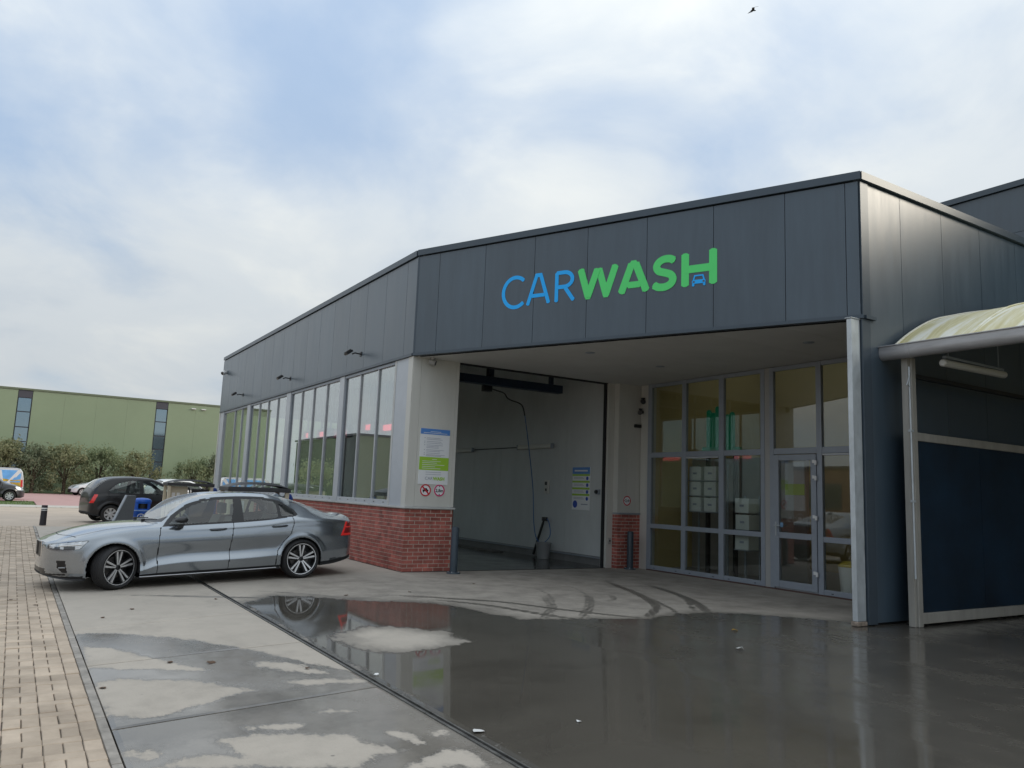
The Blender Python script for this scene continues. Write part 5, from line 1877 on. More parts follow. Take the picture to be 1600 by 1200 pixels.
def wheel(root, x, y, r, side, width=0.23, rim_r=0.248, style='twin', steer=0.0):
    """tyre with rim, spokes and hub as sub-parts; outer face towards +y*side"""
    n = 48
    hw = width / 2
    T = MB().lathe([(rim_r, -hw), (r - 0.035, -hw - 0.012), (r - 0.008, -hw + 0.012), (r, -hw + 0.03), (r, hw - 0.03), (r - 0.008, hw - 0.012), (r - 0.035, hw + 0.012), (rim_r + 0.006, hw - 0.002), (rim_r, hw - 0.02), (rim_r, -hw)], n, 'y')
    if side == 1 and style == 'twin':             # tread grooves as shallow ribs
        for yq in (-0.055, -0.018, 0.018, 0.055):
            T.lathe([(r - 0.001, yq - 0.013), (r + 0.004, yq - 0.011), (r + 0.004, yq + 0.011), (r - 0.001, yq + 0.013)], n, 'y')
    w = T.build('wheel', TYRE, None, True)
    w.parent = root
    w.location = (x, y, r)
    w.rotation_euler = (0, 0, steer)
    off = hw - 0.03
    m = MB().lathe([(rim_r - 0.002, side * (off + 0.022)), (rim_r - 0.022, side * (off + 0.018)), (rim_r - 0.03, side * (off - 0.12))], n, 'y')
    q = m.build('rim', RIMD if style == 'twin' else RIMG, None, True)
    q.parent = w
    if style == 'twin':
        q = MB().lathe([(rim_r - 0.002, side * (off + 0.023)), (rim_r - 0.013, side * (off + 0.0215))], n, 'y').build('rim_lip', RIMS, None, True)
        q.parent = w
    m = MB().lathe([(0.0, side * (off - 0.085)), (rim_r * 0.62, side * (off - 0.085)), (rim_r * 0.62, side * (off - 0.10)), (0.0, side * (off - 0.1))], 32, 'y')
    q = m.build('brake_disc', BRAKE, None)
    q.parent = w
    m = MB().lathe([(rim_r - 0.028, side * (off - 0.10)), (0.0, side * (off - 0.12))], 32, 'y')
    q = m.build('wheel_well', RIMD, None)
    q.parent = w

    def spoke(a0, a1, w0, w1, mm, d0, d1, r0=0.035, nm='spoke'):
        p0 = Vector((r0 * math.cos(a0), 0, r0 * math.sin(a0)))
        r1 = rim_r - 0.012
        p1 = Vector((r1 * math.cos(a1), 0, r1 * math.sin(a1)))
        t = (p1 - p0).normalized()
        nn = Vector((-t.z, 0, t.x))
        P4 = [p0 - nn * w0, p1 - nn * w1, p1 + nn * w1, p0 + nn * w0]
        vs = []
        for dep in (0.032, 0.0):
            for k, p in enumerate(P4):
                dd = d1 if k in (1, 2) else d0
                vs.append(p + Vector((0, side * (dd - dep), 0)))
        fs = [(4, 5, 6, 7), (0, 1, 5, 4), (1, 2, 6, 5), (2, 3, 7, 6), (3, 0, 4, 7)]
        o = MB().add(vs, fs).build(nm, mm, None)
        o.parent = w
    if style == 'twin':
        for k in range(5):
            a = math.pi / 2 + 2 * math.pi * k / 5
            for sgn in (-1, 1):
                spoke(a + sgn * 0.26, a + sgn * 0.165, 0.009, 0.0145, RIMS, off - 0.004, off + 0.014)
                spoke(a + sgn * 0.45, a + sgn * 0.33, 0.007, 0.008, RIMD, off - 0.012, off + 0.006, 0.05, 'dark_spoke')
    else:
        for k in range(7):
            a = math.pi / 2 + 2 * math.pi * k / 7
            spoke(a, a, 0.026, 0.040, RIMG, off - 0.0, off + 0.006)
    m = MB().lathe([(0.0, side * (off + 0.004)), (0.028, side * (off + 0.003)), (0.042, side * (off - 0.006)), (0.042, side * (off - 0.04))], 20, 'y')
    q = m.build('hub_cap', RIMD if style == 'twin' else RIMG, None, True)
    q.parent = w
    return w


def liner(root, x, z, r, y0, y1):
    """dark inner wheel arch"""
    m = MB()
    n = 20
    vs = []
    for yq in (y0, y1):
        for k in range(n + 1):
            a = math.pi * (k / n * 1.16 - 0.08)
            vs.append((x + r * math.cos(a), yq, z + r * math.sin(a)))
    fs = [(k, k + 1, n + 2 + k, n + 1 + k) for k in range(n)]
    m.add(vs, fs)
    m.add([vs[k] for k in range(n + 1)], [tuple(range(n + 1))])
    o = m.build('arch_liner', DARK, None)
    o.parent = root
    return o


def local(mb, name, material, parent, smooth=False):
    o = mb.build(name, material, None, smooth)
    o.parent = parent
    return o


SEAT = mat('seat_fabric', (0.05, 0.05, 0.052), 0.85)
TRIMI = mat('cabin_trim', (0.03, 0.03, 0.032), 0.8)


def cabin(root, floor, rows, dash_x, wy, top, seat_mat=SEAT):
    """seats, dash, steering wheel seen through the glass"""
    local(MB().box(rows[-1] - 0.4, dash_x + 0.25, -wy + 0.08, wy - 0.08, floor - 0.03, floor), 'cabin_floor', TRIMI, root)
    for x in rows:
        for y in (-0.36, 0.36):
            m = MB()
            m.cbox(x - 0.05, x + 0.45, y - 0.24, y + 0.24, floor + 0.02, floor + 0.26, 0.05)
            m.prism([(x - 0.08, y - 0.23, floor + 0.2), (x + 0.06, y - 0.23, floor + 0.2), (x - 0.12, y - 0.21, top - 0.32), (x - 0.24, y - 0.21, top - 0.32)], (0, 1, 0), 0.0, 0.45)
            m.cbox(x - 0.25, x - 0.15, y - 0.13, y + 0.13, top - 0.30, top - 0.12, 0.03)
            m.tube([(x - 0.19, y - 0.05, top - 0.34), (x - 0.2, y - 0.05, top - 0.28)], 0.008, 6)
            local(m, 'seat', seat_mat, root, True)
    local(MB().prism([(dash_x - 0.12, -wy + 0.1, floor + 0.3), (dash_x + 0.45, -wy + 0.1, floor + 0.3), (dash_x + 0.45, -wy + 0.1, floor + 0.50), (dash_x - 0.02, -wy + 0.1, floor + 0.54)], (0, 1, 0), 0.0, 2 * wy - 0.2), 'dashboard', TRIMI, root)
    pts = [(dash_x - 0.22 + 0.07 * math.sin(a), 0.36 + 0.18 * math.cos(a), floor + 0.50 + 0.17 * math.sin(a)) for a in [2 * math.pi * k / 20 for k in range(21)]]
    local(MB().tube(pts, 0.014, 8, False), 'steering_wheel', BLACK, root, True)


def place_car(name, label, cat, loc, heading, scale=1.0, group=None):
    t = bpy.data.objects.new(name, None)
    COL.objects.link(t)
    t.location = loc
    t.rotation_euler = (0, 0, math.atan2(heading[1], heading[0]))
    t.scale = (scale,) * 3
    return tag(t, label, cat, group)


# ---- the grey saloon in front
sedan = place_car('parked_sedan', 'metallic blue-grey saloon car with front wheels turned, parked across the slabs', 'car', (-2.197, 0.394, 0.0), (-0.968, -0.251))
PAINT = mat('blue_grey_metallic', (0.315, 0.35, 0.39), 0.19, 0.85, 0.5, coat=1.0, coat_rough=0.01)
LAMPG = glass('lamp_glass', (0.75, 0.8, 0.82), 0.10)
TAILR = mat('tail_lamp_red', (0.42, 0.012, 0.012), 0.18, coat=1.0, emit=(1, 0.03, 0.02), estr=0.10)
LAMPIN = mat('lamp_reflector', (0.62, 0.64, 0.66), 0.22, 0.8)
GRILLEM = mat('grille_black', (0.010, 0.010, 0.011), 0.3)
DLO = [(2.155, 0.868), (2.02, 1.026), (1.79, 1.196), (1.575, 1.262), (1.325, 1.297), (0.965, 1.308), (0.60, 1.296), (0.325, 1.237), (0.105, 1.097), (0.072, 1.022), (0.12, 0.994), (0.578, 0.940), (1.072, 0.910), (1.6, 0.890)]
G1 = [(2.06, 0.905), (1.97, 1.0), (1.88, 1.085), (1.71, 1.170), (1.56, 1.222), (1.32, 1.258), (1.085, 1.270), (1.095, 1.116), (1.15, 0.930), (1.55, 0.912), (1.82, 0.904)]
G2 = [(0.955, 1.272), (0.69, 1.264), (0.405, 1.222), (0.400, 0.985), (0.672, 0.958), (0.950, 0.938)]
G3 = [(0.358, 1.200), (0.222, 1.137), (0.140, 1.076), (0.128, 1.015), (0.347, 0.992)]
D_F = [(2.175, 0.867), (2.194, 0.681), (2.199, 0.412), (2.19, 0.205)]
D_B = [(1.03, 1.30), (1.07, 1.10), (1.113, 0.925), (1.15, 0.583), (1.172, 0.205)]
D_R = [(0.168, 0.990), (0.152, 0.88), (0.206, 0.715), (0.311, 0.603), (0.405, 0.459), (0.422, 0.329), (0.425, 0.205)]
HEADL = [(3.56, 0.645), (3.38, 0.676), (3.10, 0.702), (3.215, 0.576), (3.40, 0.572), (3.56, 0.590)]
FOG = [(3.470, 0.428), (3.375, 0.434), (3.338, 0.262), (3.395, 0.268), (3.455, 0.330)]


def sedan_cls(s, y, z, c):
    k = np.full(s.shape, 'body', dtype=object)
    low = c < 7.02
    dz = z > 0.20
    bx_ = np.interp(z, [0.205, 0.583, 0.925], [1.172, 1.15, 1.113])
    fd = low & dz & (s < np.interp(z, [0.2, 0.41, 0.68, 0.867], [2.19, 2.199, 2.194, 2.175])) & (s > bx_) & (y > 0.5)
    rd = low & dz & (s < bx_) & (s > np.interp(z, [0.205, 0.33, 0.46, 0.60, 0.715, 0.88, 0.99], [0.425, 0.422, 0.405, 0.311, 0.206, 0.152, 0.168])) & (y > 0.5)
    k[fd] = 'front_door'
    k[rd] = 'rear_door'
    sidez = (c > 6.2) & (c < 8.3) & (y > 0.35)
    k[sidez & inpoly(s, z, DLO)] = 'window_trim'
    k[sidez & inpoly(s, z, G1)] = 'front_side_glass'
    k[sidez & inpoly(s, z, G2)] = 'rear_side_glass'
    k[sidez & inpoly(s, z, G3)] = 'quarter_glass'
    seam = low & (y > 0.5) & (z > 0.195) & ((linedist(s, z, D_F) < 0.006) | ((linedist(s, z, D_B) < 0.006) & (z < 0.92)) | (linedist(s, z, D_R) < 0.006))
    seam |= low & (y > 0.5) & (s > 0.425) & (s < 2.19) & (np.abs(z - 0.203) < 0.005)
    k[seam] = 'panel_gap'
    topz = c > 8.0
    k[topz & (s > 1.38 - 0.05 * (y / 0.6) ** 2) & (s < 2.20 - 0.14 * (y / 0.7) ** 2) & (c > 8.28)] = 'windscreen'
    k[topz & (s > -0.60 + 0.10 * (y / 0.6) ** 2) & (s < 0.12) & (c > 8.35)] = 'rear_window'
    k[topz & (s > 0.36) & (s < 1.20) & (y < 0.42)] = 'roof_glass'
    k[topz & (s > 2.30 - 0.10 * (y / 0.6) ** 2) & (s < 3.39 - 0.10 * (y / 0.6) ** 2) & (c > 8.02)] = 'bonnet'
    k[(np.abs(s - (3.395 - 0.10 * (y / 0.6) ** 2)) < 0.006) & (c > 7.6)] = 'panel_gap'
    k[(s > 2.26) & (s < 3.36) & (np.abs(c - 7.97) < 0.05)] = 'panel_gap'
    k[(s > 2.195 - 0.14 * (y / 0.7) ** 2) & (s < 2.30 - 0.10 * (y / 0.6) ** 2) & (c > 8.02)] = 'cowl'
    hl = (s > 3.0) & (y > 0.40) & inpoly(s, z, HEADL)
    k[hl] = 'headlight'
    hd_ = sdist(s, z, HEADL)
    k[hl & ((hd_ < 0.007) | ((z < 0.622) & (s > 3.27) & (s < 3.40)) | ((z < 0.617) & (s > 3.44) & (s < 3.50)))] = 'headlight_base'
    k[(s > 3.1) & (y > 0.38) & inpoly(s, z, FOG)] = 'fog_intake'
    k[(s > 3.47) & (y < 0.31) & (z > 0.46) & (z < 0.665)] = 'grille'
    k[(s > 3.4) & (y < 0.50) & (z > 0.215) & (z < 0.31)] = 'lower_intake'
    k[(s < -0.60) & (z > 0.655) & (z < 0.890) & (s < -0.685 - (z - 0.65) * 0.45) & (c < 7.3) & (y > 0.36)] = 'tail_light'
    tlz = k == 'tail_light'
    k[tlz & ((np.abs(z - 0.682) < 0.018) | ((np.abs(s + 0.705 + (z - 0.65) * 0.45) < 0.022) & (z > 0.68)) | (np.abs(z - 0.80) < 0.009))] = 'tail_light_bar'
    k[(s < -0.50) & (z < 0.30 + 0.08 * np.clip(-s - 0.75, 0, 1))] = 'rear_valance'
    k[(c < 2.2)] = 'underside'
    k[(c >= 2.2) & (z < 0.175) & (s > 0.35) & (s < 2.5)] = 'sill_trim'
    k[(s > 3.15) & (z < 0.212)] = 'front_lip'
    k[(s > 3.36) & (z > 0.228) & (z < 0.248) & (y > 0.3)] = 'lower_intake'
    return k


P = dict(
    ends=(-1.0, 3.63),
    w=cv({-1.0: 0.0, -0.998: 0.30, -0.99: 0.48, -0.965: 0.63, -0.91: 0.73, -0.80: 0.80, -0.65: 0.845, -0.5: 0.872, -0.2: 0.893, 0.5: 0.900, 2.3: 0.900, 2.78: 0.897, 3.02: 0.882, 3.2: 0.848, 3.35: 0.79, 3.45: 0.72, 3.53: 0.62, 3.58: 0.50, 3.61: 0.36, 3.627: 0.2, 3.63: 0.0}),
    zb=cv({-1.0: 0.40, -0.97: 0.33, -0.9: 0.275, -0.75: 0.235, -0.42: 0.19, 0.42: 0.168, 2.4: 0.148, 3.15: 0.145, 3.45: 0.18, 3.63: 0.225}),
    belt=cv({-1.0: 0.86, -0.95: 0.885, -0.80: 0.912, -0.45: 0.945, 0.12: 0.980, 0.58: 0.938, 1.07: 0.908, 1.6: 0.888, 2.15: 0.866, 2.4: 0.858, 2.7: 0.822, 3.0: 0.770, 3.2: 0.728, 3.4: 0.690, 3.52: 0.665, 3.63: 0.62}),
    rail=cv({-1.0: 0.905, -0.95: 0.940, -0.80: 0.960, -0.55: 0.985, -0.32: 1.055, -0.05: 1.14, 0.105: 1.165, 0.33: 1.258, 0.6: 1.312, 0.965: 1.324, 1.325: 1.313, 1.575: 1.280, 1.79: 1.215, 2.02: 1.045, 2.17: 0.925, 2.32: 0.895, 2.52: 0.882, 2.81: 0.852, 3.09: 0.795, 3.36: 0.728, 3.48: 0.695, 3.63: 0.645}),
    railw=cv({-1.0: 0.80, -0.6: 0.79, -0.3: 0.72, 0.0: 0.67, 0.5: 0.645, 1.0: 0.64, 1.4: 0.655, 1.8: 0.71, 2.1: 0.80, 2.32: 0.845, 2.7: 0.82, 3.2: 0.79, 3.63: 0.78}),
    top=cv({-1.0: 0.93, -0.97: 0.985, -0.92: 1.006, -0.8: 1.000, -0.72: 0.998, -0.58: 1.045, -0.41: 1.111, -0.1: 1.227, 0.16: 1.299, 0.525: 1.352, 0.87: 1.365, 1.21: 1.345, 1.45: 1.295, 1.71: 1.205, 1.95: 1.085, 2.12: 0.985, 2.23: 0.930, 2.52: 0.914, 2.81: 0.890, 3.09: 0.845, 3.30: 0.785, 3.42: 0.735, 3.52: 0.690, 3.63: 0.66}),
    crease=cv({-1.0: 0.30, -0.4: 0.30, 0.44: 0.275, 1.17: 0.265, 1.7: 0.27, 2.17: 0.235, 2.44: 0.14, 3.63: 0.2}),
    hollow=cv({-1.0: 0.0, -0.5: 0.003, 0.35: 0.022, 0.9: 0.046, 1.6: 0.052, 2.15: 0.046, 2.44: 0.025, 3.1: 0.0, 3.63: 0.0}),
    arches=[(0.01, 0.310, 0.345), (2.775, 0.305, 0.350)], lip=0.016,
    classify=sedan_cls,
    split={'front_door': ('door', False), 'rear_door': ('door', False), 'front_side_glass': ('side_window', False), 'rear_side_glass': ('side_window', False), 'headlight_base': ('headlight_base', False),
           'quarter_glass': ('side_window', False), 'headlight': ('headlight', False), 'tail_light': ('tail_light', False), 'tail_light_bar': ('tail_light_bar', False), 'fog_intake': ('fog_intake', False), 'window_trim': ('window_trim', False)})
CM = dict(body=PAINT, front_side_glass=GLASS_C, rear_side_glass=GLASS_C, quarter_glass=GLASS_C, windscreen=GLASS_C, rear_window=GLASS_C,
          roof_glass=mat('dark_roof_glass', (0.012, 0.013, 0.015), 0.06, coat=1.0), window_trim=BLACK, panel_gap=DARK, cowl=BLACK, headlight=mat('headlight_lens', (0.60, 0.63, 0.66), 0.10, 0.35, coat=1.0, var=0.35, vscale=16), headlight_base=mat('smoked_lens', (0.05, 0.055, 0.06), 0.08, coat=1.0), fog_intake=GRILLEM,
          grille=GRILLEM, lower_intake=GRILLEM, tail_light=mat('dark_red_lens', (0.22, 0.008, 0.010), 0.12, coat=1.0), tail_light_bar=mat('lit_red_bar', (0.6, 0.02, 0.02), 0.15, coat=1.0, emit=(1, 0.05, 0.04), estr=0.08), rear_valance=mat('dark_valance', (0.06, 0.068, 0.075), 0.4, 0.3), underside=DARK, sill_trim=mat('dark_sill', (0.045, 0.05, 0.055), 0.4, 0.3), front_lip=BLACK)
MS = Matrix(((-0.9966, 0.0776, -0.0290, -1.997), (-0.0776, -0.9970, -0.0023, 0.556), (-0.0291, 0.0, 0.9996, -0.029), (0, 0, 0, 1)))
sedan.matrix_world = MS
so_ = car_body(sedan, P, 0.010, 150, CM)
for sy in (1, -1):
    wheel(sedan, 0.0, sy * 0.780, 0.310, sy)
    wheel(sedan, 2.744, sy * 0.765, 0.310, sy, steer=R(27))
    liner(sedan, 0.01, 0.310, 0.347, sy * 0.52, sy * 0.880)
    liner(sedan, 2.775, 0.305, 0.352, sy * 0.40, sy * 0.880)
    # mirror
    m = MB()
    bm = bmesh.new()
    bmesh.ops.create_uvsphere(bm, u_segments=20, v_segments=12, radius=1.0)
    for v in bm.verts:
        a = v.co.copy()
        v.co = (1.91 + 0.095 * a.x + 0.02 * (1 - abs(a.z)), sy * (0.985 + 0.10 * a.y), 0.968 + 0.055 * a.z * (1 if a.z > 0 else 0.8))
    bm.verts.index_update()
    m.add([v.co for v in bm.verts], [[v.index for v in f.verts] for f in bm.faces])
    bm.free()
    m.prism([(1.97, sy * 0.84, 0.85), (1.89, sy * 0.84, 0.85), (1.87, sy * 0.84, 0.91), (1.95, sy * 0.84, 0.91)], (0, sy, 0), 0.0, 0.12)
    local(m, 'mirror', BLACK, sedan, True)
    # door handles
    for hx, hz in ((1.352, 0.815), (0.388, 0.842)):
        m = MB().tube([(hx + 0.125, sy * 0.888, hz), (hx + 0.10, sy * 0.914, hz), (hx, sy * 0.922, hz + 0.004), (hx - 0.10, sy * 0.914, hz + 0.006), (hx - 0.125, sy * 0.888, hz + 0.006)], [0.010, 0.016, 0.018, 0.016, 0.010], 10)
        local(m, 'door_handle', mat('dark_chrome', (0.10, 0.11, 0.12), 0.2, 0.9), so_[('front_door' if hx > 1 else 'rear_door', sy)], True)
    local(MB().tube([(0.42, sy * 0.878, 0.196), (1.3, sy * 0.888, 0.180), (2.43, sy * 0.888, 0.166)], 0.007, 6), 'sill_highlight', mat('sill_highlight_tone', (0.55, 0.56, 0.58), 0.3, 0.6), sedan, True)  # pale tube stands in for the highlight along the sill
    local(MB().cbox(-0.985, -0.80, min(sy * 0.44, sy * 0.60), max(sy * 0.44, sy * 0.60), 0.245, 0.295, 0.02), 'exhaust_tip', CHROME, sedan, True)
    # bright daylight strips inside the headlamp
    hl = so_[('headlight', sy)]
    local(MB().tube([(3.20, sy * 0.862, 0.650), (3.33, sy * 0.812, 0.637), (3.45, sy * 0.735, 0.628)], 0.007, 6), 'light_strip', WHITE, hl, True)
    local(MB().tube([(3.37, sy * 0.79, 0.336), (3.44, sy * 0.735, 0.333)], 0.010, 6), 'fog_fin', mat('satin_fin', (0.38, 0.40, 0.42), 0.3, 0.5), sedan, True)
for k in range(8):
    yq = -0.266 + k * 0.076
    local(MB().cbox(3.602 - abs(yq) * 0.07, 3.640 - abs(yq) * 0.07, yq - 0.007, yq + 0.007, 0.475, 0.655, 0.003), 'grille_bar', mat('grille_gloss', (0.05, 0.05, 0.055), 0.2, 0.4), sedan)
m = MB().tube([(3.615, -0.315, 0.46), (3.618, -0.32, 0.672), (3.645, 0.0, 0.678), (3.618, 0.32, 0.672), (3.615, 0.315, 0.46)], 0.007, 6)
local(m, 'grille_surround', CHROME, sedan, True)
for y0 in (-0.45, 0.12):
    local(MB().tube([(2.26, y0, 0.945), (2.22, y0 + 0.25, 0.962), (2.19, y0 + 0.5, 0.965)], 0.008, 6).cbox(2.25, 2.30, y0 - 0.03, y0 + 0.03, 0.925, 0.955, 0.006), 'wiper', BLACK, sedan, True)
local(MB().prism([(0.25, -0.03, 1.305), (0.05, -0.022, 1.235), (0.07, -0.01, 1.30), (0.16, -0.006, 1.345)], (0, 1, 0), 0.0, 0.05), 'antenna_fin', PAINT, sedan, True)
cabin(sedan, 0.36, (1.15, 0.28), 1.88, 0.80, 1.30, mat('light_seat', (0.16, 0.155, 0.145), 0.8))
local(MB().box(-0.60, 0.05, -0.6, 0.6, 0.60, 0.95), 'parcel_shelf', TRIMI, sedan)

# ---- smaller cars further off, one generic hatchback body with its own proportions each


def hatch(name, label, loc, heading, paint, kx=1.0, kz=1.0, kw=1.0, res=0.03, group=None, trim=BLACK, interior=True, seat=SEAT):
    t = place_car(name, label, 'car', loc, heading, 1.0, group)
    WB = 2.43 * kx
    r = 0.295
    aF, aR = (WB, r, 0.345), (0.0, r, 0.345)

    def C(d, sc=kz):
        return cv({k * kx: v * sc for k, v in d.items()})
    rear_g = [(0.86 * kx, 0.975 * kz), (0.86 * kx, 1.385 * kz), (0.5 * kx, 1.385 * kz), (0.15 * kx, 1.27 * kz), (-0.10 * kx, 1.06 * kz), (-0.06 * kx, 1.0 * kz), (0.0, 0.985 * kz)]
    front_g = [(0.97 * kx, 0.97 * kz), (0.97 * kx, 1.385 * kz), (1.3 * kx, 1.36 * kz), (1.68 * kx, 1.20 * kz), (1.98 * kx, 0.97 * kz)]
    dlo = [(-0.12 * kx, 0.965 * kz), (-0.15 * kx, 1.06 * kz), (0.12 * kx, 1.31 * kz), (0.48 * kx, 1.415 * kz), (1.32 * kx, 1.39 * kz), (1.72 * kx, 1.225 * kz), (2.08 * kx, 0.955 * kz)]
    gap1 = [(0.92 * kx, 1.3 * kz), (0.92 * kx, 0.3), (0.95 * kx, 0.25)]
    gap2 = [(2.05 * kx, 0.95 * kz), (2.0 * kx, 0.3)]
    gap3 = [(-0.13 * kx, 0.98 * kz), (-0.05 * kx, 0.8), (0.25, 0.62), (0.36, 0.4), (0.38, 0.25)]

    def cl(s, y, z, c):
        k = np.full(s.shape, 'body', dtype=object)
        sd_ = (c > 6.2) & (c < 8.4) & (y > 0.3)
        k[sd_ & inpoly(s, z, dlo)] = 'window_trim'
        k[sd_ & inpoly(s, z, rear_g)] = 'rear_side_glass'
        k[sd_ & inpoly(s, z, front_g)] = 'front_side_glass'
        gp_ = (c < 7.02) & (y > 0.4) & (z > 0.24) & ((linedist(s, z, gap1) < res * .45) | (linedist(s, z, gap2) < res * .45) | (linedist(s, z, gap3) < res * .45))
        k[gp_] = 'panel_gap'
        k[(c > 8.25) & (s > 1.30 * kx) & (s < 2.17 * kx - 0.15 * (y / .6) ** 2)] = 'windscreen'
        k[(c > 8.1) & (s < -0.17 * kx) & (s > -0.545 * kx) & (z > 1.03 * kz)] = 'rear_window'
        k[(s > 2.62 * kx) & (y > 0.40) & (z > 0.60 * kz) & (z < 0.80 * kz) & (s > 2.66 * kx + (0.8 * kz - z) * 0.3)] = 'headlight'
        k[(s < -0.40 * kx) & (y > 0.50) & (z > 0.64 * kz) & (z < 0.92 * kz) & (np.abs(s + (0.46 + (0.92 * kz - z) * 0.42) * kx) < 0.05) & (c < 8.2)] = 'tail_light'
        k[(s > 2.98 * kx) & (y < 0.45) & (z > 0.30) & (z < 0.52 * kz)] = 'grille'
        k[(s < -0.42 * kx) & (z < 0.52 * kz)] = 'rear_bumper'
        k[(c < 2.2)] = 'underside'
        return k
    P = dict(
        ends=(-0.65 * kx, 3.14 * kx),
        w=cv({a * kx: b * kw for a, b in {-0.65: 0.0, -0.645: 0.4, -0.62: 0.60, -0.56: 0.70, -0.4: 0.775, -0.1: 0.815, 0.6: 0.83, 2.2: 0.83, 2.6: 0.80, 2.85: 0.73, 3.0: 0.63, 3.08: 0.50, 3.12: 0.34, 3.135: 0.2, 3.14: 0.0}.items()}),
        zb=C({-0.65: 0.33, -0.5: 0.24, 0.3: 0.19, 2.2: 0.18, 2.9: 0.19, 3.14: 0.27}, 1.0),
        belt=C({-0.65: 0.74, -0.5: 0.90, -0.1: 0.955, 1.0: 0.945, 2.0: 0.935, 2.35: 0.90, 2.7: 0.82, 2.95: 0.72, 3.14: 0.55}),
        rail=C({-0.65: 0.78, -0.6: 0.93, -0.5: 1.08, -0.25: 1.30, 0.1: 1.415, 0.7: 1.455, 1.2: 1.435, 1.6: 1.32, 2.0: 1.07, 2.2: 0.965, 2.6: 0.875, 2.9: 0.77, 3.14: 0.57}),
        railw=C({-0.65: 0.85, -0.4: 0.80, 0.0: 0.74, 0.7: 0.72, 1.3: 0.72, 1.8: 0.79, 2.2: 0.86, 3.14: 0.82}, 1.0),
        top=C({-0.65: 0.82, -0.61: 1.0, -0.5: 1.19, -0.28: 1.405, 0.05: 1.505, 0.7: 1.54, 1.2: 1.52, 1.6: 1.40, 2.0: 1.155, 2.22: 1.01, 2.6: 0.92, 2.9: 0.80, 3.06: 0.69, 3.14: 0.60}),
        crease=C({-0.65: 0.3, 3.14: 0.3}, 1.0), hollow=C({-0.65: 0.0, 0.4: 0.012, 2.0: 0.012, 3.14: 0.0}, 1.0),
        beltin=lambda q: np.full(np.shape(q), 0.045),
        arches=[aR, aF], lip=0.02, classify=cl,
        split={'front_side_glass': ('side_window', False), 'rear_side_glass': ('side_window', False), 'headlight': ('headlight', False), 'tail_light': ('tail_light', False), 'window_trim': ('window_trim', False)})
    mats = dict(body=paint, rear_side_glass=GLASS_C, front_side_glass=GLASS_C, windscreen=GLASS_C, rear_window=GLASS_C, window_trim=trim, panel_gap=DARK,
                headlight=LAMPIN, tail_light=TAILR, grille=GRILLEM, rear_bumper=paint, underside=DARK)
    car_body(t, P, res, 90 if res < 0.025 else 60, mats)
    for sy in (1, -1):
        wheel(t, 0, sy * (0.83 * kw - 0.12), r, sy, 0.18, 0.195, 'cap')
        wheel(t, WB, sy * (0.83 * kw - 0.12), r, sy, 0.18, 0.195, 'cap')
        liner(t, 0, r, 0.347, sy * 0.5, sy * (0.83 * kw - 0.025))
        liner(t, WB, r, 0.347, sy * 0.5, sy * (0.83 * kw - 0.025))
        local(MB().cbox(1.86 * kx, 1.98 * kx, min(sy * 0.80 * kw, sy * 0.98 * kw), max(sy * 0.80 * kw, sy * 0.98 * kw), 0.96 * kz, 1.08 * kz, 0.03), 'mirror', trim, t, True)
        for hx in (1.08, 0.12):
            local(MB().cbox(hx * kx - 0.08, hx * kx + 0.08, min(sy * 0.82 * kw, sy * 0.852 * kw), max(sy * 0.82 * kw, sy * 0.852 * kw), 0.82 * kz, 0.85 * kz, 0.01), 'door_handle', trim, t, True)
    if interior:
        cabin(t, 0.36, (1.15 * kx, 0.30 * kx), 1.85 * kx, 0.78 * kw, 1.46 * kz, seat)
    return t


hatch('parked_hatchback', 'black rounded hatchback parked behind the grey pylon and blue bin', (-3.36, 16.6, 0), (0.985, 0.17),
      mat('black_car_paint', (0.010, 0.010, 0.012), 0.3, 0.0, 0.4, coat=0.35), 1.0, 1.0, 1.0, 0.018, seat=mat('grey_seat', (0.20, 0.20, 0.20), 0.8))
WHITEP = mat('white_car_paint', (0.74, 0.75, 0.76), 0.25, coat=1.0)
hatch('parked_hatchback', 'white hatchback nose-left in the far car park before the shrubs', (1.05, 59.5, 0), (-0.97, -0.22), WHITEP, 1.06, 0.95, 1.05)
hatch('parked_hatchback', 'dark grey hatchback half hidden between white car and black hatchback', (2.2, 54.5, 0), (-0.97, -0.20), mat('dark_grey_paint', (0.035, 0.037, 0.042), 0.25, 0.3, coat=1.0), 1.02, 0.95, 1.05)
hatch('parked_hatchback', 'white car of which only the roof shows above the black hatchback', (0.95, 34.5, 0), (0.95, 0.3), WHITEP, 1.05, 1.01, 1.05)
hatch('parked_hatchback', 'dark grey car at the left edge in front of the painted van', (-8.62, 38.3, 0), (0.99, 0.05), mat('charcoal_paint', (0.03, 0.03, 0.033), 0.28, 0.2, coat=1.0), 1.02, 1.0, 1.05)

# ---- van with painted sides
van = place_car('parked_van', 'white van with blue sky and yellow field graphics behind the dark car', 'van', (-6.20, 42.2, 0), (-1, 0.02))
VB = MB()
prof_v = [(-0.72, 0.35), (-0.74, 0.75), (-0.70, 1.25), (-0.62, 1.62), (-0.50, 1.78), (-0.30, 1.83), (2.0, 1.84), (2.35, 1.74), (2.75, 1.36), (3.0, 1.12), (3.4, 1.02), (3.6, 0.85), (3.66, 0.5), (3.62, 0.28), (-0.6, 0.24)]


def van_ring(y, inset):
    cx, cz = 1.4, 0.95
    return [(cx + (a - cx) * inset, y, cz + (b - cz) * inset) for a, b in prof_v]


rings = [van_ring(-0.90, 0.96), van_ring(-0.92, 0.985), van_ring(-0.86, 1.0), van_ring(0.86, 1.0), van_ring(0.92, 0.985), van_ring(0.90, 0.96)]
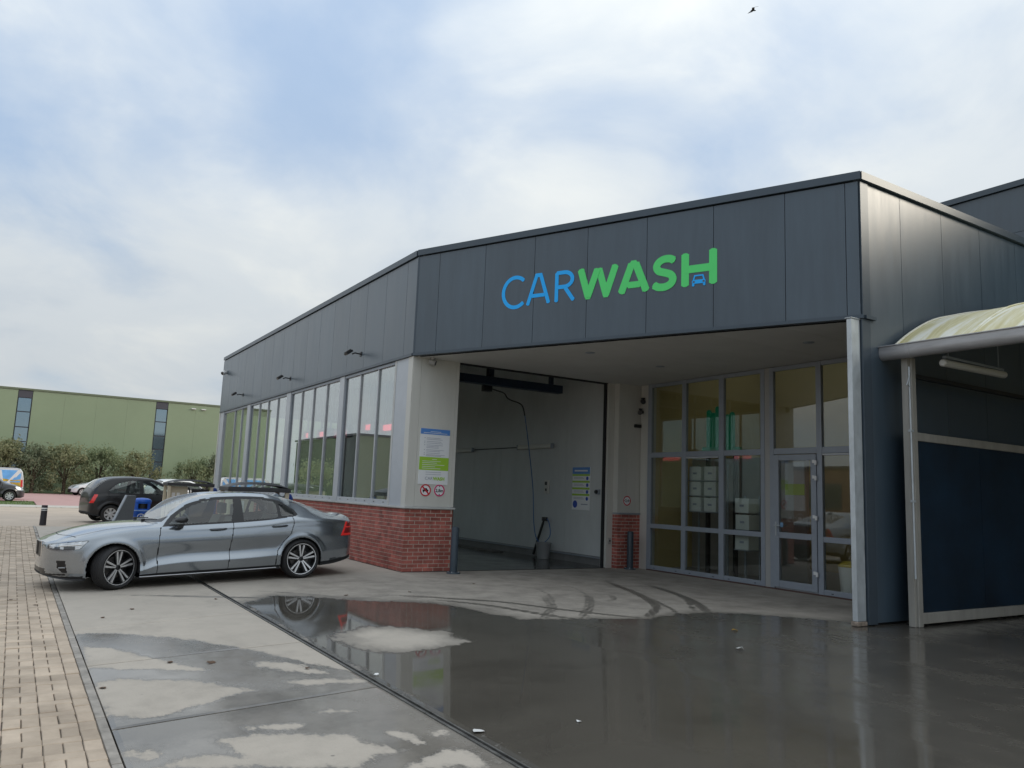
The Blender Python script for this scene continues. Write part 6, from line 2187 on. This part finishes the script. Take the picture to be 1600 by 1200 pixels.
# tumblehome of the upper body
rings = [[(a, y * (1 - 0.09 * max(0, (z - 1.0) / 0.84)), z) for a, y, z in rg] for rg in rings]
n = len(prof_v)
vs = [p for rg in rings for p in rg]
fs = [(i * n + k, i * n + (k + 1) % n, (i + 1) * n + (k + 1) % n, (i + 1) * n + k) for i in range(5) for k in range(n)]
fs += [tuple(range(n)), tuple(range(5 * n, 6 * n))[::-1]]
local(VB.add(vs, fs), 'body', WHITEP, van, True)


def vside(poly, dep, nm, mm):
    P3 = [(a, 0.925 * (1 - 0.092 * max(0, (z - 1.0) / 0.84)) + dep, z) for a, z in poly]
    local(MB().prism(P3, (0, 1, 0), -0.03, 0.0), nm, mm, van)


vside([(-0.55, 1.0), (2.2, 1.0), (2.2, 1.70), (-0.45, 1.70), (-0.56, 1.45)], 0.010, 'sky_graphic', mat('graphic_sky', (0.16, 0.42, 0.80), 0.35, var=0.25, vscale=2))
vside([(-0.60, 0.72), (2.4, 0.72), (2.4, 1.12), (1.6, 1.22), (0.9, 1.05), (0.3, 1.20), (-0.2, 1.12), (-0.58, 1.18)], 0.014, 'field_graphic', mat('graphic_field', (0.62, 0.42, 0.06), 0.4, var=0.5, vscale=3.5))
vside([(-0.56, 1.62), (-0.50, 1.70), (-0.38, 1.70), (0.10, 1.0), (0.28, 1.0), (0.42, 1.68), (0.62, 1.68), (0.32, 0.82), (0.0, 0.82)], 0.018, 'white_peak_graphic', WHITE)
vside([(0.62, 1.68), (0.46, 1.45), (1.0, 0.9), (1.25, 0.9)], 0.019, 'white_peak_graphic', WHITE)
vside([(-0.71, 0.75), (-0.60, 0.75), (-0.58, 1.15), (-0.68, 1.15)], 0.012, 'tail_light', TAILR)
vside([(2.35, 1.15), (2.72, 1.15), (2.5, 1.45), (2.35, 1.55)], 0.01, 'side_window', BLACK)
for x in (0.0, 2.75):
    for sy in (1, -1):
        wheel(van, x, sy * 0.80, 0.31, sy, 0.19, 0.20, 'cap')
local(MB().cbox(-0.82, -0.66, -0.80, 0.80, 0.34, 0.52, 0.03), 'rear_bumper', BLACK, van)
local(MB().box(-0.35, -0.15, -0.4, 0.4, 1.835, 1.865), 'roof_vent', BLACK, van)

# ------------------------------------------------------------------ vacuum islands, bin, pylon, small bollard
CREAM = mat('cream_panel', (0.56, 0.50, 0.38), 0.5, var=0.06)
CANOPY = mat('charcoal_canopy', (0.035, 0.036, 0.04), 0.5, var=0.1)


def vacuum(label, x, y, w, num):
    t = thing('vacuum_station', label, 'vacuum station', (x, y, 0), group='vacuum stations behind the saloon')
    hw, hd = w / 2, 0.36
    MB().cbox(x - hw - 0.1, x + hw + 0.1, y - hd - 0.1, y + hd + 0.1, 0.0, 0.12, 0.02).build('plinth', KERBM, t)
    m = MB()
    n = 12
    vs = []
    for j, yy_ in enumerate((y - hd - 0.06, y - hd, y + hd, y + hd + 0.06)):
        for k in range(n + 1):
            u = -1 + 2 * k / n
            vs.append((x + u * (hw + 0.06), yy_, 1.40 + 0.115 * (1 - abs(u) ** 2.4) * (0.55 if j in (0, 3) else 1.0)))
    for j in range(3):
        for k in range(n):
            m.add([], [])
    fs = [(j * (n + 1) + k, j * (n + 1) + k + 1, (j + 1) * (n + 1) + k + 1, (j + 1) * (n + 1) + k) for j in range(3) for k in range(n)]
    m.add(vs, fs)
    m.build('canopy_dome', CANOPY, t, True)
    MB().cbox(x - hw - 0.065, x + hw + 0.065, y - hd - 0.065, y + hd + 0.065, 1.315, 1.405, 0.015).build('canopy_rim', CANOPY, t)
    for sx in (-1, 1):
        for sy in (-1, 1):
            MB().cbox(x + sx * hw - 0.04, x + sx * hw + 0.04, y + sy * hd - 0.04, y + sy * hd + 0.04, 0.121, 1.314, 0.008).build('post', CREAM, t)
    MB().cbox(x - hw + 0.045, x - 0.06, y - hd + 0.10, y + hd - 0.10, 0.122, 1.30, 0.01).build('cabinet', CREAM, t)
    MB().cbox(x + 0.02, x + hw - 0.045, y - hd + 0.06, y + hd - 0.10, 0.122, 0.86, 0.01).build('cabinet', mat('brown_cabinet', (0.11, 0.08, 0.065), 0.5), t)
    pnl = MB().cbox(x + 0.03, x + hw - 0.06, y - hd + 0.02, y - hd + 0.07, 0.95, 1.24, 0.01).build('control_panel', BLACK, t)
    vs, fs2 = text_verts(num, 0.15)
    MB().add(frame_pts(vs, (x + 0.07, y - hd + 0.018, 1.04), (1, 0, 0), (0, 0, 1)), fs2).build('panel_number', WHITE, pnl)
    m = MB()
    for q in range(3):
        m.box(x + 0.22 + q * 0.07, x + 0.25 + q * 0.07, y - hd + 0.016, y - hd + 0.019, 1.03, 1.14)
    m.build('panel_buttons', ALU, pnl)
    m = MB()
    for q in range(2):
        m.box(x - hw + 0.10 + q * 0.13, x - hw + 0.18 + q * 0.13, y - hd + 0.085, y - hd + 0.0985, 0.80, 1.12)
    m.build('notice_sheets', WHITE, t)
    MB().tube(smooth([(x - 0.06, y - hd + 0.02, 1.28), (x - 0.02, y - hd - 0.03, 1.1), (x - 0.08, y - hd - 0.03, 0.6), (x - 0.16, y - hd - 0.03, 0.35), (x - 0.24, y - hd - 0.02, 0.6), (x - 0.2, y - hd, 0.95)], 5), 0.024, 8).build('suction_hose', BLACK, t, True)
    MB().lathe([(0.0, 1.30), (0.07, 1.28), (0.11, 1.2), (0.11, 0.13), (0.0, 0.13)], 16, c=(x + hw + 0.16, y + 0.1, 0)).build('dust_drum', mat('blue_drum', (0.01, 0.05, 0.30), 0.4), t, True)


vacuum('vacuum station with charcoal canopy beside the black hatchback', -1.65, 11.6, 1.16, '2')
vacuum('vacuum station with charcoal canopy nearer the long windows', -1.68, 3.95, 1.16, '1')

bn = thing('litter_bin', 'bright blue round litter bin with white figure emblem beside the pylon', 'bin', (-3.33, 7.9, 0))
BINB = mat('blue_bin_plastic', (0.005, 0.09, 0.46), 0.38, var=0.08)
bx, by = -3.33, 7.9
m = MB().lathe([(0.19, 0.0), (0.20, 0.02), (0.205, 0.73), (0.210, 0.74), (0.210, 0.77), (0.205, 0.78), (0.205, 0.80)], 32, c=(bx, by, 0))
m.build('barrel', BINB, bn, True)
MB().lathe([(0.205, 0.925), (0.205, 0.955), (0.212, 0.96), (0.212, 0.98), (0.19, 1.02), (0.12, 1.05), (0.0, 1.06)], 32, c=(bx, by, 0)).build('hood', BINB, bn, True)
MB().lathe([(0.15, 0.76), (0.15, 0.94)], 24, c=(bx, by, 0)).build('liner', BLACK, bn, True)
for k in range(4):
    a0 = R(45 + 90 * k)
    P4 = []
    for da in (-0.26, -0.13, 0.0, 0.13, 0.26):
        P4.append((bx + 0.2055 * math.cos(a0 + da), by + 0.2055 * math.sin(a0 + da)))
    m = MB()
    vs = [(q[0], q[1], z) for z in (0.795, 0.93) for q in P4]
    m.add(vs, [(i, i + 1, 6 + i, 5 + i) for i in range(4)])
    m.build('hood_pillar', BINB, bn, True)
m = MB().lathe([(0.205, 0.745), (0.2125, 0.75), (0.2125, 0.762), (0.205, 0.767)], 32, c=(bx, by, 0))
m.build('white_band', mat('pale_band', (0.35, 0.5, 0.7), 0.4), bn, True)


def on_bin(pts, rr=0.2062):
    d = math.atan2(-21.0, -2.7)
    return [(bx + rr * math.cos(d + u / rr), by + rr * math.sin(d + u / rr), z) for u, z in pts]


m = MB()
N = 24
o1 = [(0.085 * math.cos(2 * math.pi * k / N), 0.60 + 0.085 * math.sin(2 * math.pi * k / N)) for k in range(N)]
o2 = [(0.070 * math.cos(2 * math.pi * k / N), 0.60 + 0.070 * math.sin(2 * math.pi * k / N)) for k in range(N)]
m.add(on_bin(o1) + on_bin(o2), [(k, (k + 1) % N, N + (k + 1) % N, N + k) for k in range(N)])
for pl in ([(-0.03, 0.555), (-0.005, 0.60), (-0.01, 0.635)], [(-0.005, 0.60), (0.025, 0.555)], [(-0.01, 0.625), (0.03, 0.615)]):
    for a, b in zip(pl[:-1], pl[1:]):
        dx, dz = b[0] - a[0], b[1] - a[1]
        ll = math.hypot(dx, dz)
        nx_, nz_ = -dz / ll * 0.008, dx / ll * 0.008
        m.add(on_bin([(a[0] - nx_, a[1] - nz_), (b[0] - nx_, b[1] - nz_), (b[0] + nx_, b[1] + nz_), (a[0] + nx_, a[1] + nz_)]), [(0, 1, 2, 3)])
m.build('emblem', WHITE, bn)

py = thing('grey_pylon', 'dark grey slanted wedge pylon standing beside the blue bin', 'pylon', (-3.72, 7.35, 0))
MB().prism([(-4.16, 7.2, 0.0), (-3.62, 7.2, 0.0), (-3.56, 7.2, 1.13), (-3.74, 7.2, 1.13)], (0, 1, 0), 0.0, 0.30).build('body', mat('slate_pylon', (0.075, 0.082, 0.09), 0.5, var=0.1), py)
MB().prism([(-4.185, 7.19, 0.0), (-4.162, 7.19, 0.0), (-3.742, 7.19, 1.135), (-3.765, 7.19, 1.135)], (0, 1, 0), 0.0, 0.32).build('face_plate', ALU_D, py)
sb = thing('kerb_bollard', 'short black bollard with white reflective bands by the road', 'bollard', (-5.15, 14.25, 0))
MB().lathe([(0.090, 0.0), (0.084, 0.30), (0.080, 0.56), (0.076, 0.585), (0.0, 0.59)], 24, c=(-5.15, 14.25, 0)).build('post', mat('black_bollard', (0.02, 0.02, 0.026), 0.5), sb, True)
MB().lathe([(0.0835, 0.475), (0.0828, 0.51)], 24, c=(-5.15, 14.25, 0)).lathe([(0.0842, 0.43), (0.0838, 0.447)], 24, c=(-5.15, 14.25, 0)).build('reflective_band', WHITE, sb, True)

# ------------------------------------------------------------------ green hall in the distance
GREENM = mat('green_cladding', (0.262, 0.33, 0.212), 0.5, 0.0, var=0.05, vscale=0.25, bump=0.03, bscale=8)
gh = thing('green_hall', 'long olive green industrial hall with vertical window strips', 'building', (10, 66, 0))
xs_ = [-15.0, -12.2, -9.3, -6.44]
xs2 = [-5.34, -2.9, -0.4, 2.1, 4.50]
xs3 = [5.56, 8.0, 10.5, 13, 15.5, 18, 22, 26, 30, 36, 42]
for grp in (xs_, xs2, xs3):
    for a, b in zip(grp[:-1], grp[1:]):
        MB().box(a + 0.003, b - 0.003, 66.0, 66.18, 0.0, 8.70).build('wall_panel', GREENM, gh)
MB().box(-14.9, 42, 66.2, 90, 0, 8.6).build('core', DARK, gh)
MB().box(-15.05, 42.1, 65.93, 90.1, 8.70, 8.86).build('roof_trim', mat('green_trim', (0.15, 0.18, 0.115), 0.5), gh)
FRAMEG = mat('dark_window_frame', (0.07, 0.07, 0.085), 0.5)
for (a, b) in ((-6.42, -5.36), (4.52, 5.54)):
    st = MB().box(a, b, 66.10, 66.16, 0, 8.69).build('window_strip', FRAMEG, gh)
    MB().box(a + 0.01, b - 0.01, 66.02, 66.099, 8.05, 8.68).build('top_panel', FRAMEG, st)
    zs_ = [1.0, 1.9, 3.1, 4.26, 5.5, 6.82, 8.04]
    for z0, z1 in zip(zs_[:-1], zs_[1:]):
        MB().box(a + 0.06, b - 0.06, 66.05, 66.098, z0 + 0.05, z1 - 0.04).build('pane', mat('hall_pane', (0.24, 0.33, 0.38), 0.05, 0.7, 0.8, coat=1.0), st)
for x in (7.8, 8.7):
    t = thing('wall_lamp', 'small white lamp on the green hall, %s of the pair' % ('left' if x < 8 else 'right'), 'lamp', (x, 65.9, 8.3), group='lamps on the green hall')
    MB().cbox(x - 0.2, x + 0.2, 65.82, 65.99, 8.26, 8.34, 0.01).build('lamp_body', WHITE, t)

# halls further left that the windows reflect
hb = thing('green_hall', 'lower grey-green hall left of the long olive hall, outside the frame', 'building', (-40, 64, 0))
for i in range(8):
    MB().box(-62 + i * 5 + 0.005, -57 + i * 5 - 0.005, 60.0, 60.2, 0, 6.6).build('wall_panel', mat('green_grey_cladding', (0.15, 0.18, 0.125), 0.5, var=0.08, vscale=0.3), hb)
MB().box(-61.9, -22.1, 60.21, 80, 0, 6.5).build('core', DARK, hb)
MB().box(-62.1, -21.9, 59.93, 80.1, 6.6, 6.8).build('roof_trim', FRAMEG, hb)
bh = thing('brick_hall', 'low brown brick hall across the street left of the photographer', 'building', (-42, 0, 0))
BRH = mat('brown_hall_brick', (0.17, 0.115, 0.09), 0.8, var=0.2, vscale=0.8)
MB().box(-52, -42, -60, 34, 0, 4.6).build('wall', BRH, bh)
MB().box(-52.2, -41.8, -60.2, 34.2, 4.6, 4.85).build('roof_edge', FRAMEG, bh)
for i in range(15):
    y = -56 + i * 6
    w_ = MB().box(-42.0, -41.94, y, y + 3.2, 1.2, 3.4).build('window', FRAMEG, bh)
    MB().box(-41.94, -41.92, y + 0.1, y + 3.1, 1.3, 3.3).build('pane', mat('dark_hall_pane', (0.05, 0.075, 0.09), 0.03), w_)

# ------------------------------------------------------------------ shrubs along the hall


def leaf_mat(name, c1, c2):
    m = bpy.data.materials.new(name)
    m.use_nodes = True
    nt = m.node_tree
    b = nt.nodes['Principled BSDF']
    g = nd(nt, 'ShaderNodeNewGeometry')
    r = nd(nt, 'ShaderNodeValToRGB')
    r.color_ramp.elements[0].color = (*c1, 1)
    r.color_ramp.elements[1].color = (*c2, 1)
    nt.links.new(g.outputs['Random Per Island'], r.inputs[0])
    nt.links.new(r.outputs[0], b.inputs['Base Color'])
    b.inputs['Roughness'].default_value = 0.7
    tl = nd(nt, 'ShaderNodeBsdfTranslucent')
    nt.links.new(r.outputs[0], tl.inputs['Color'])
    mx = nd(nt, 'ShaderNodeMixShader')
    mx.inputs[0].default_value = 0.4
    nt.links.new(b.outputs[0], mx.inputs[1])
    nt.links.new(tl.outputs[0], mx.inputs[2])
    nt.links.new(mx.outputs[0], nt.nodes['Material Output'].inputs[0])
    return m


LEAF = [leaf_mat('willow_leaves_olive', (0.175, 0.20, 0.095), (0.37, 0.37, 0.22)), leaf_mat('willow_leaves_green', (0.15, 0.20, 0.10), (0.33, 0.37, 0.215)),
        leaf_mat('willow_leaves_dark', (0.13, 0.17, 0.10), (0.29, 0.31, 0.20))]
BARK = mat('shrub_bark', (0.09, 0.07, 0.05), 0.9, var=0.3, vscale=8)


def shrub(label, x, y, h, w, k, seed, leaves=4700):
    t = thing('willow_shrub', label, 'shrub', (x, y, 0), group='shrubs along the green hall')
    rg = random.Random(seed)
    tr = MB()
    tr.tube([(x, y, 0), (x + 0.03, y, 0.5), (x - 0.02, y, 1.0)], [0.16, 0.14, 0.15], 10)
    tips = []
    for b in range(16):
        a = rg.uniform(0, 2 * math.pi)
        sp = rg.uniform(0.15, 1.0)
        ex, ey = math.cos(a) * w * 0.42 * sp, math.sin(a) * w * 0.35 * sp
        hz = h * rg.uniform(0.72, 0.98) * (1 - 0.22 * sp)
        pts = [(x, y, 0.9), (x + ex * 0.3, y + ey * 0.3, 0.9 + (hz - 0.9) * 0.4), (x + ex, y + ey, hz)]
        tr.tube(smooth(pts, 3), [0.06 - 0.05 * i / 6 for i in range(7)], 5)
        tips.append(((ex, ey, hz), rg.uniform(0.35, 0.7)))
    tr.build('trunk', BARK, t, True)
    cr = MB()
    clumps = []
    for q in range(60):
        a = rg.uniform(0, 2 * math.pi)
        u = rg.random() ** 0.6
        zc = rg.uniform(0.06, 0.95)
        env = (0.62 + 0.38 * math.sin(min(1.0, zc * 1.05) ** 0.8 * math.pi)) * (1.12 - 0.35 * zc ** 2)
        clumps.append((math.cos(a) * w * 0.5 * u * env, math.sin(a) * w * 0.42 * u * env, h * zc, rg.uniform(0.25, 0.55)))
    for (ex, ey, hz), r_ in tips:
        clumps.append((ex, ey, hz, r_ * 0.6))
    for q in range(leaves):
        cxx, cyy, czz, r_ = rg.choice(clumps)
        px, py_, pz = (x + cxx + rg.gauss(0, r_ * .55), y + cyy + rg.gauss(0, r_ * .55), czz + rg.gauss(0, r_ * .6))
        if pz < 0.15:
            continue
        s_ = rg.uniform(0.05, 0.11)
        d1 = Vector((rg.gauss(0, 1), rg.gauss(0, 1), rg.gauss(0.5, 1))).normalized()
        d2 = d1.orthogonal().normalized()
        d2 = (d2 * math.cos(6.28 * rg.random()) + d1.cross(d2) * math.sin(6.28 * rg.random())).normalized()
        p = Vector((px, py_, pz))
        cr.add([p - d1 * s_ * 1.5, p + d2 * s_ * 0.5, p + d1 * s_ * 1.5, p - d2 * s_ * 0.5], [(0, 1, 2, 3)])
    cr.build('crown', LEAF[k], t)


shrub('olive shrub at the left picture edge behind the van', -6.9, 62.5, 4.2, 4.0, 0, 1)
shrub('dark green shrub below the left window strip of the hall', -4.7, 62.2, 3.9, 3.4, 2, 2)
shrub('broad olive-brown shrub right of the left window strip', -2.4, 62.5, 4.15, 4.4, 0, 3)
shrub('green shrub in the middle of the shrub row', 0.15, 62.6, 3.9, 4.2, 1, 4)
shrub('wide pale green shrub left of the right window strip', 2.95, 62.6, 3.75, 3.9, 0, 5)
shrub('dense green shrub right of the right window strip', 7.6, 62.5, 3.4, 4.3, 1, 6)
shrub('green shrub at the far corner of the car wash', 10.0, 62.5, 4.0, 3.0, 2, 7)
shrub('shrub in the gap between the two green halls', -18.0, 60.0, 3.8, 4.5, 1, 8, 3000)

# ------------------------------------------------------------------ litter and bird
bird = thing('flying_bird', 'small dark bird flying high above the car wash', 'bird', (23.33, 12.02, 26.4))
b0 = Vector((23.33, 12.02, 26.4))
rv = Vector((0.844, -0.535, 0.0))
m = MB().tube([b0 - rv * 0.12, b0 - rv * 0.07, b0, b0 + rv * 0.08, b0 + rv * 0.13, b0 + rv * 0.16], [0.008, 0.028, 0.036, 0.03, 0.02, 0.005], 10)
m.build('body', BLACK, bird, True)
fv = Vector((0.526, 0.839, 0))
for sg in (-1, 1):
    a = b0 + Vector((0, 0, 0.02))
    P_ = [a + rv * 0.08, a - rv * 0.06, a - rv * 0.10 + fv * sg * 0.16 + Vector((0, 0, 0.02)), a - rv * 0.18 * sg + fv * sg * 0.32 + Vector((0, 0, 0.01)), a + rv * 0.02 + fv * sg * 0.20 + Vector((0, 0, 0.03))]
    MB().prism(P_, (0, 0, 1), -0.006, 0.006).build('wing', BLACK, bird)


def scrap(name, label, cat, x, y, r, mm, seed, h=0.02):
    rg = random.Random(seed)
    n = 7
    ring = [(x + r * rg.uniform(.5, 1.1) * math.cos(2 * math.pi * k / n), y + r * rg.uniform(.5, 1.1) * math.sin(2 * math.pi * k / n), 0.003 + zg(x, y) + rg.uniform(0, h)) for k in range(n)]
    m = MB().add(ring + [(x, y, 0.004 + zg(x, y) + h * 0.6)], [(k, (k + 1) % n, n) for k in range(n)])
    m.add([(a, b, c - 0.002) for a, b, c in ring] + [(x, y, 0.002 + zg(x, y) + h * 0.6)], [((k + 1) % n, k, n) for k in range(n)])
    o = m.build(name, mm, None, origin=(x, y, 0))
    tag(o, label, cat)


LEAFY = mat('yellow_leaf', (0.45, 0.27, 0.04), 0.7)
LEAFB = mat('brown_leaf', (0.10, 0.055, 0.03), 0.8)
scrap('paper_scrap', 'crumpled white paper scrap lying on the wet concrete', 'litter', 0.30, -7.49, 0.055, WHITE, 1, 0.035)
scrap('fallen_leaf', 'yellow leaf lying beyond the white paper scrap', 'leaf', 1.16, -6.65, 0.045, LEAFY, 2)
scrap('paper_scrap', 'flat torn white paper scrap stuck to the drain edge', 'litter', -3.33, -8.54, 0.05, WHITE, 3, 0.012)
scrap('paper_scrap', 'tiny white paper scrap on the wet concrete right of the drain', 'litter', -2.64, -8.70, 0.022, WHITE, 4, 0.012)
scrap('paper_scrap', 'tiny white scrap beside the drain near the sign reflection', 'litter', -3.33, -6.85, 0.025, WHITE, 5, 0.012)
lg = 'brown leaves scattered on the slabs'
rg = random.Random(9)
for i, (x, y) in enumerate(((-4.66, -2.42), (-5.01, -2.9), (-3.6, -2.03), (-5.64, -1.59), (-5.9, -1.07), (-4.72, -5.58), (-4.41, -5.75), (-3.76, -6.37), (-5.29, -6.23), (-1.96, -2.47), (-1.04, -2.57), (0.4, -1.9))):
    o_ = scrap('fallen_leaf', 'small dark brown leaf fallen on the concrete or pavers', 'leaf', x, y, rg.uniform(0.025, 0.045), LEAFB, 20 + i, 0.012)
for o_ in bpy.data.objects:
    if o_.name.startswith('fallen_leaf') and o_.parent is None and o_['label'].startswith('small dark'):
        o_['group'] = lg

# things on the sloping forecourt stand on its real level
for o_ in bpy.data.objects:
    if o_.parent is None and o_.name.split('.')[0] in ('litter_bin', 'grey_pylon', 'vacuum_station'):
        o_.location.z += zg(o_.location.x, o_.location.y)
    if o_.name.split('.')[0] == 'panel_gap':
        o_['kind'] = 'stuff'
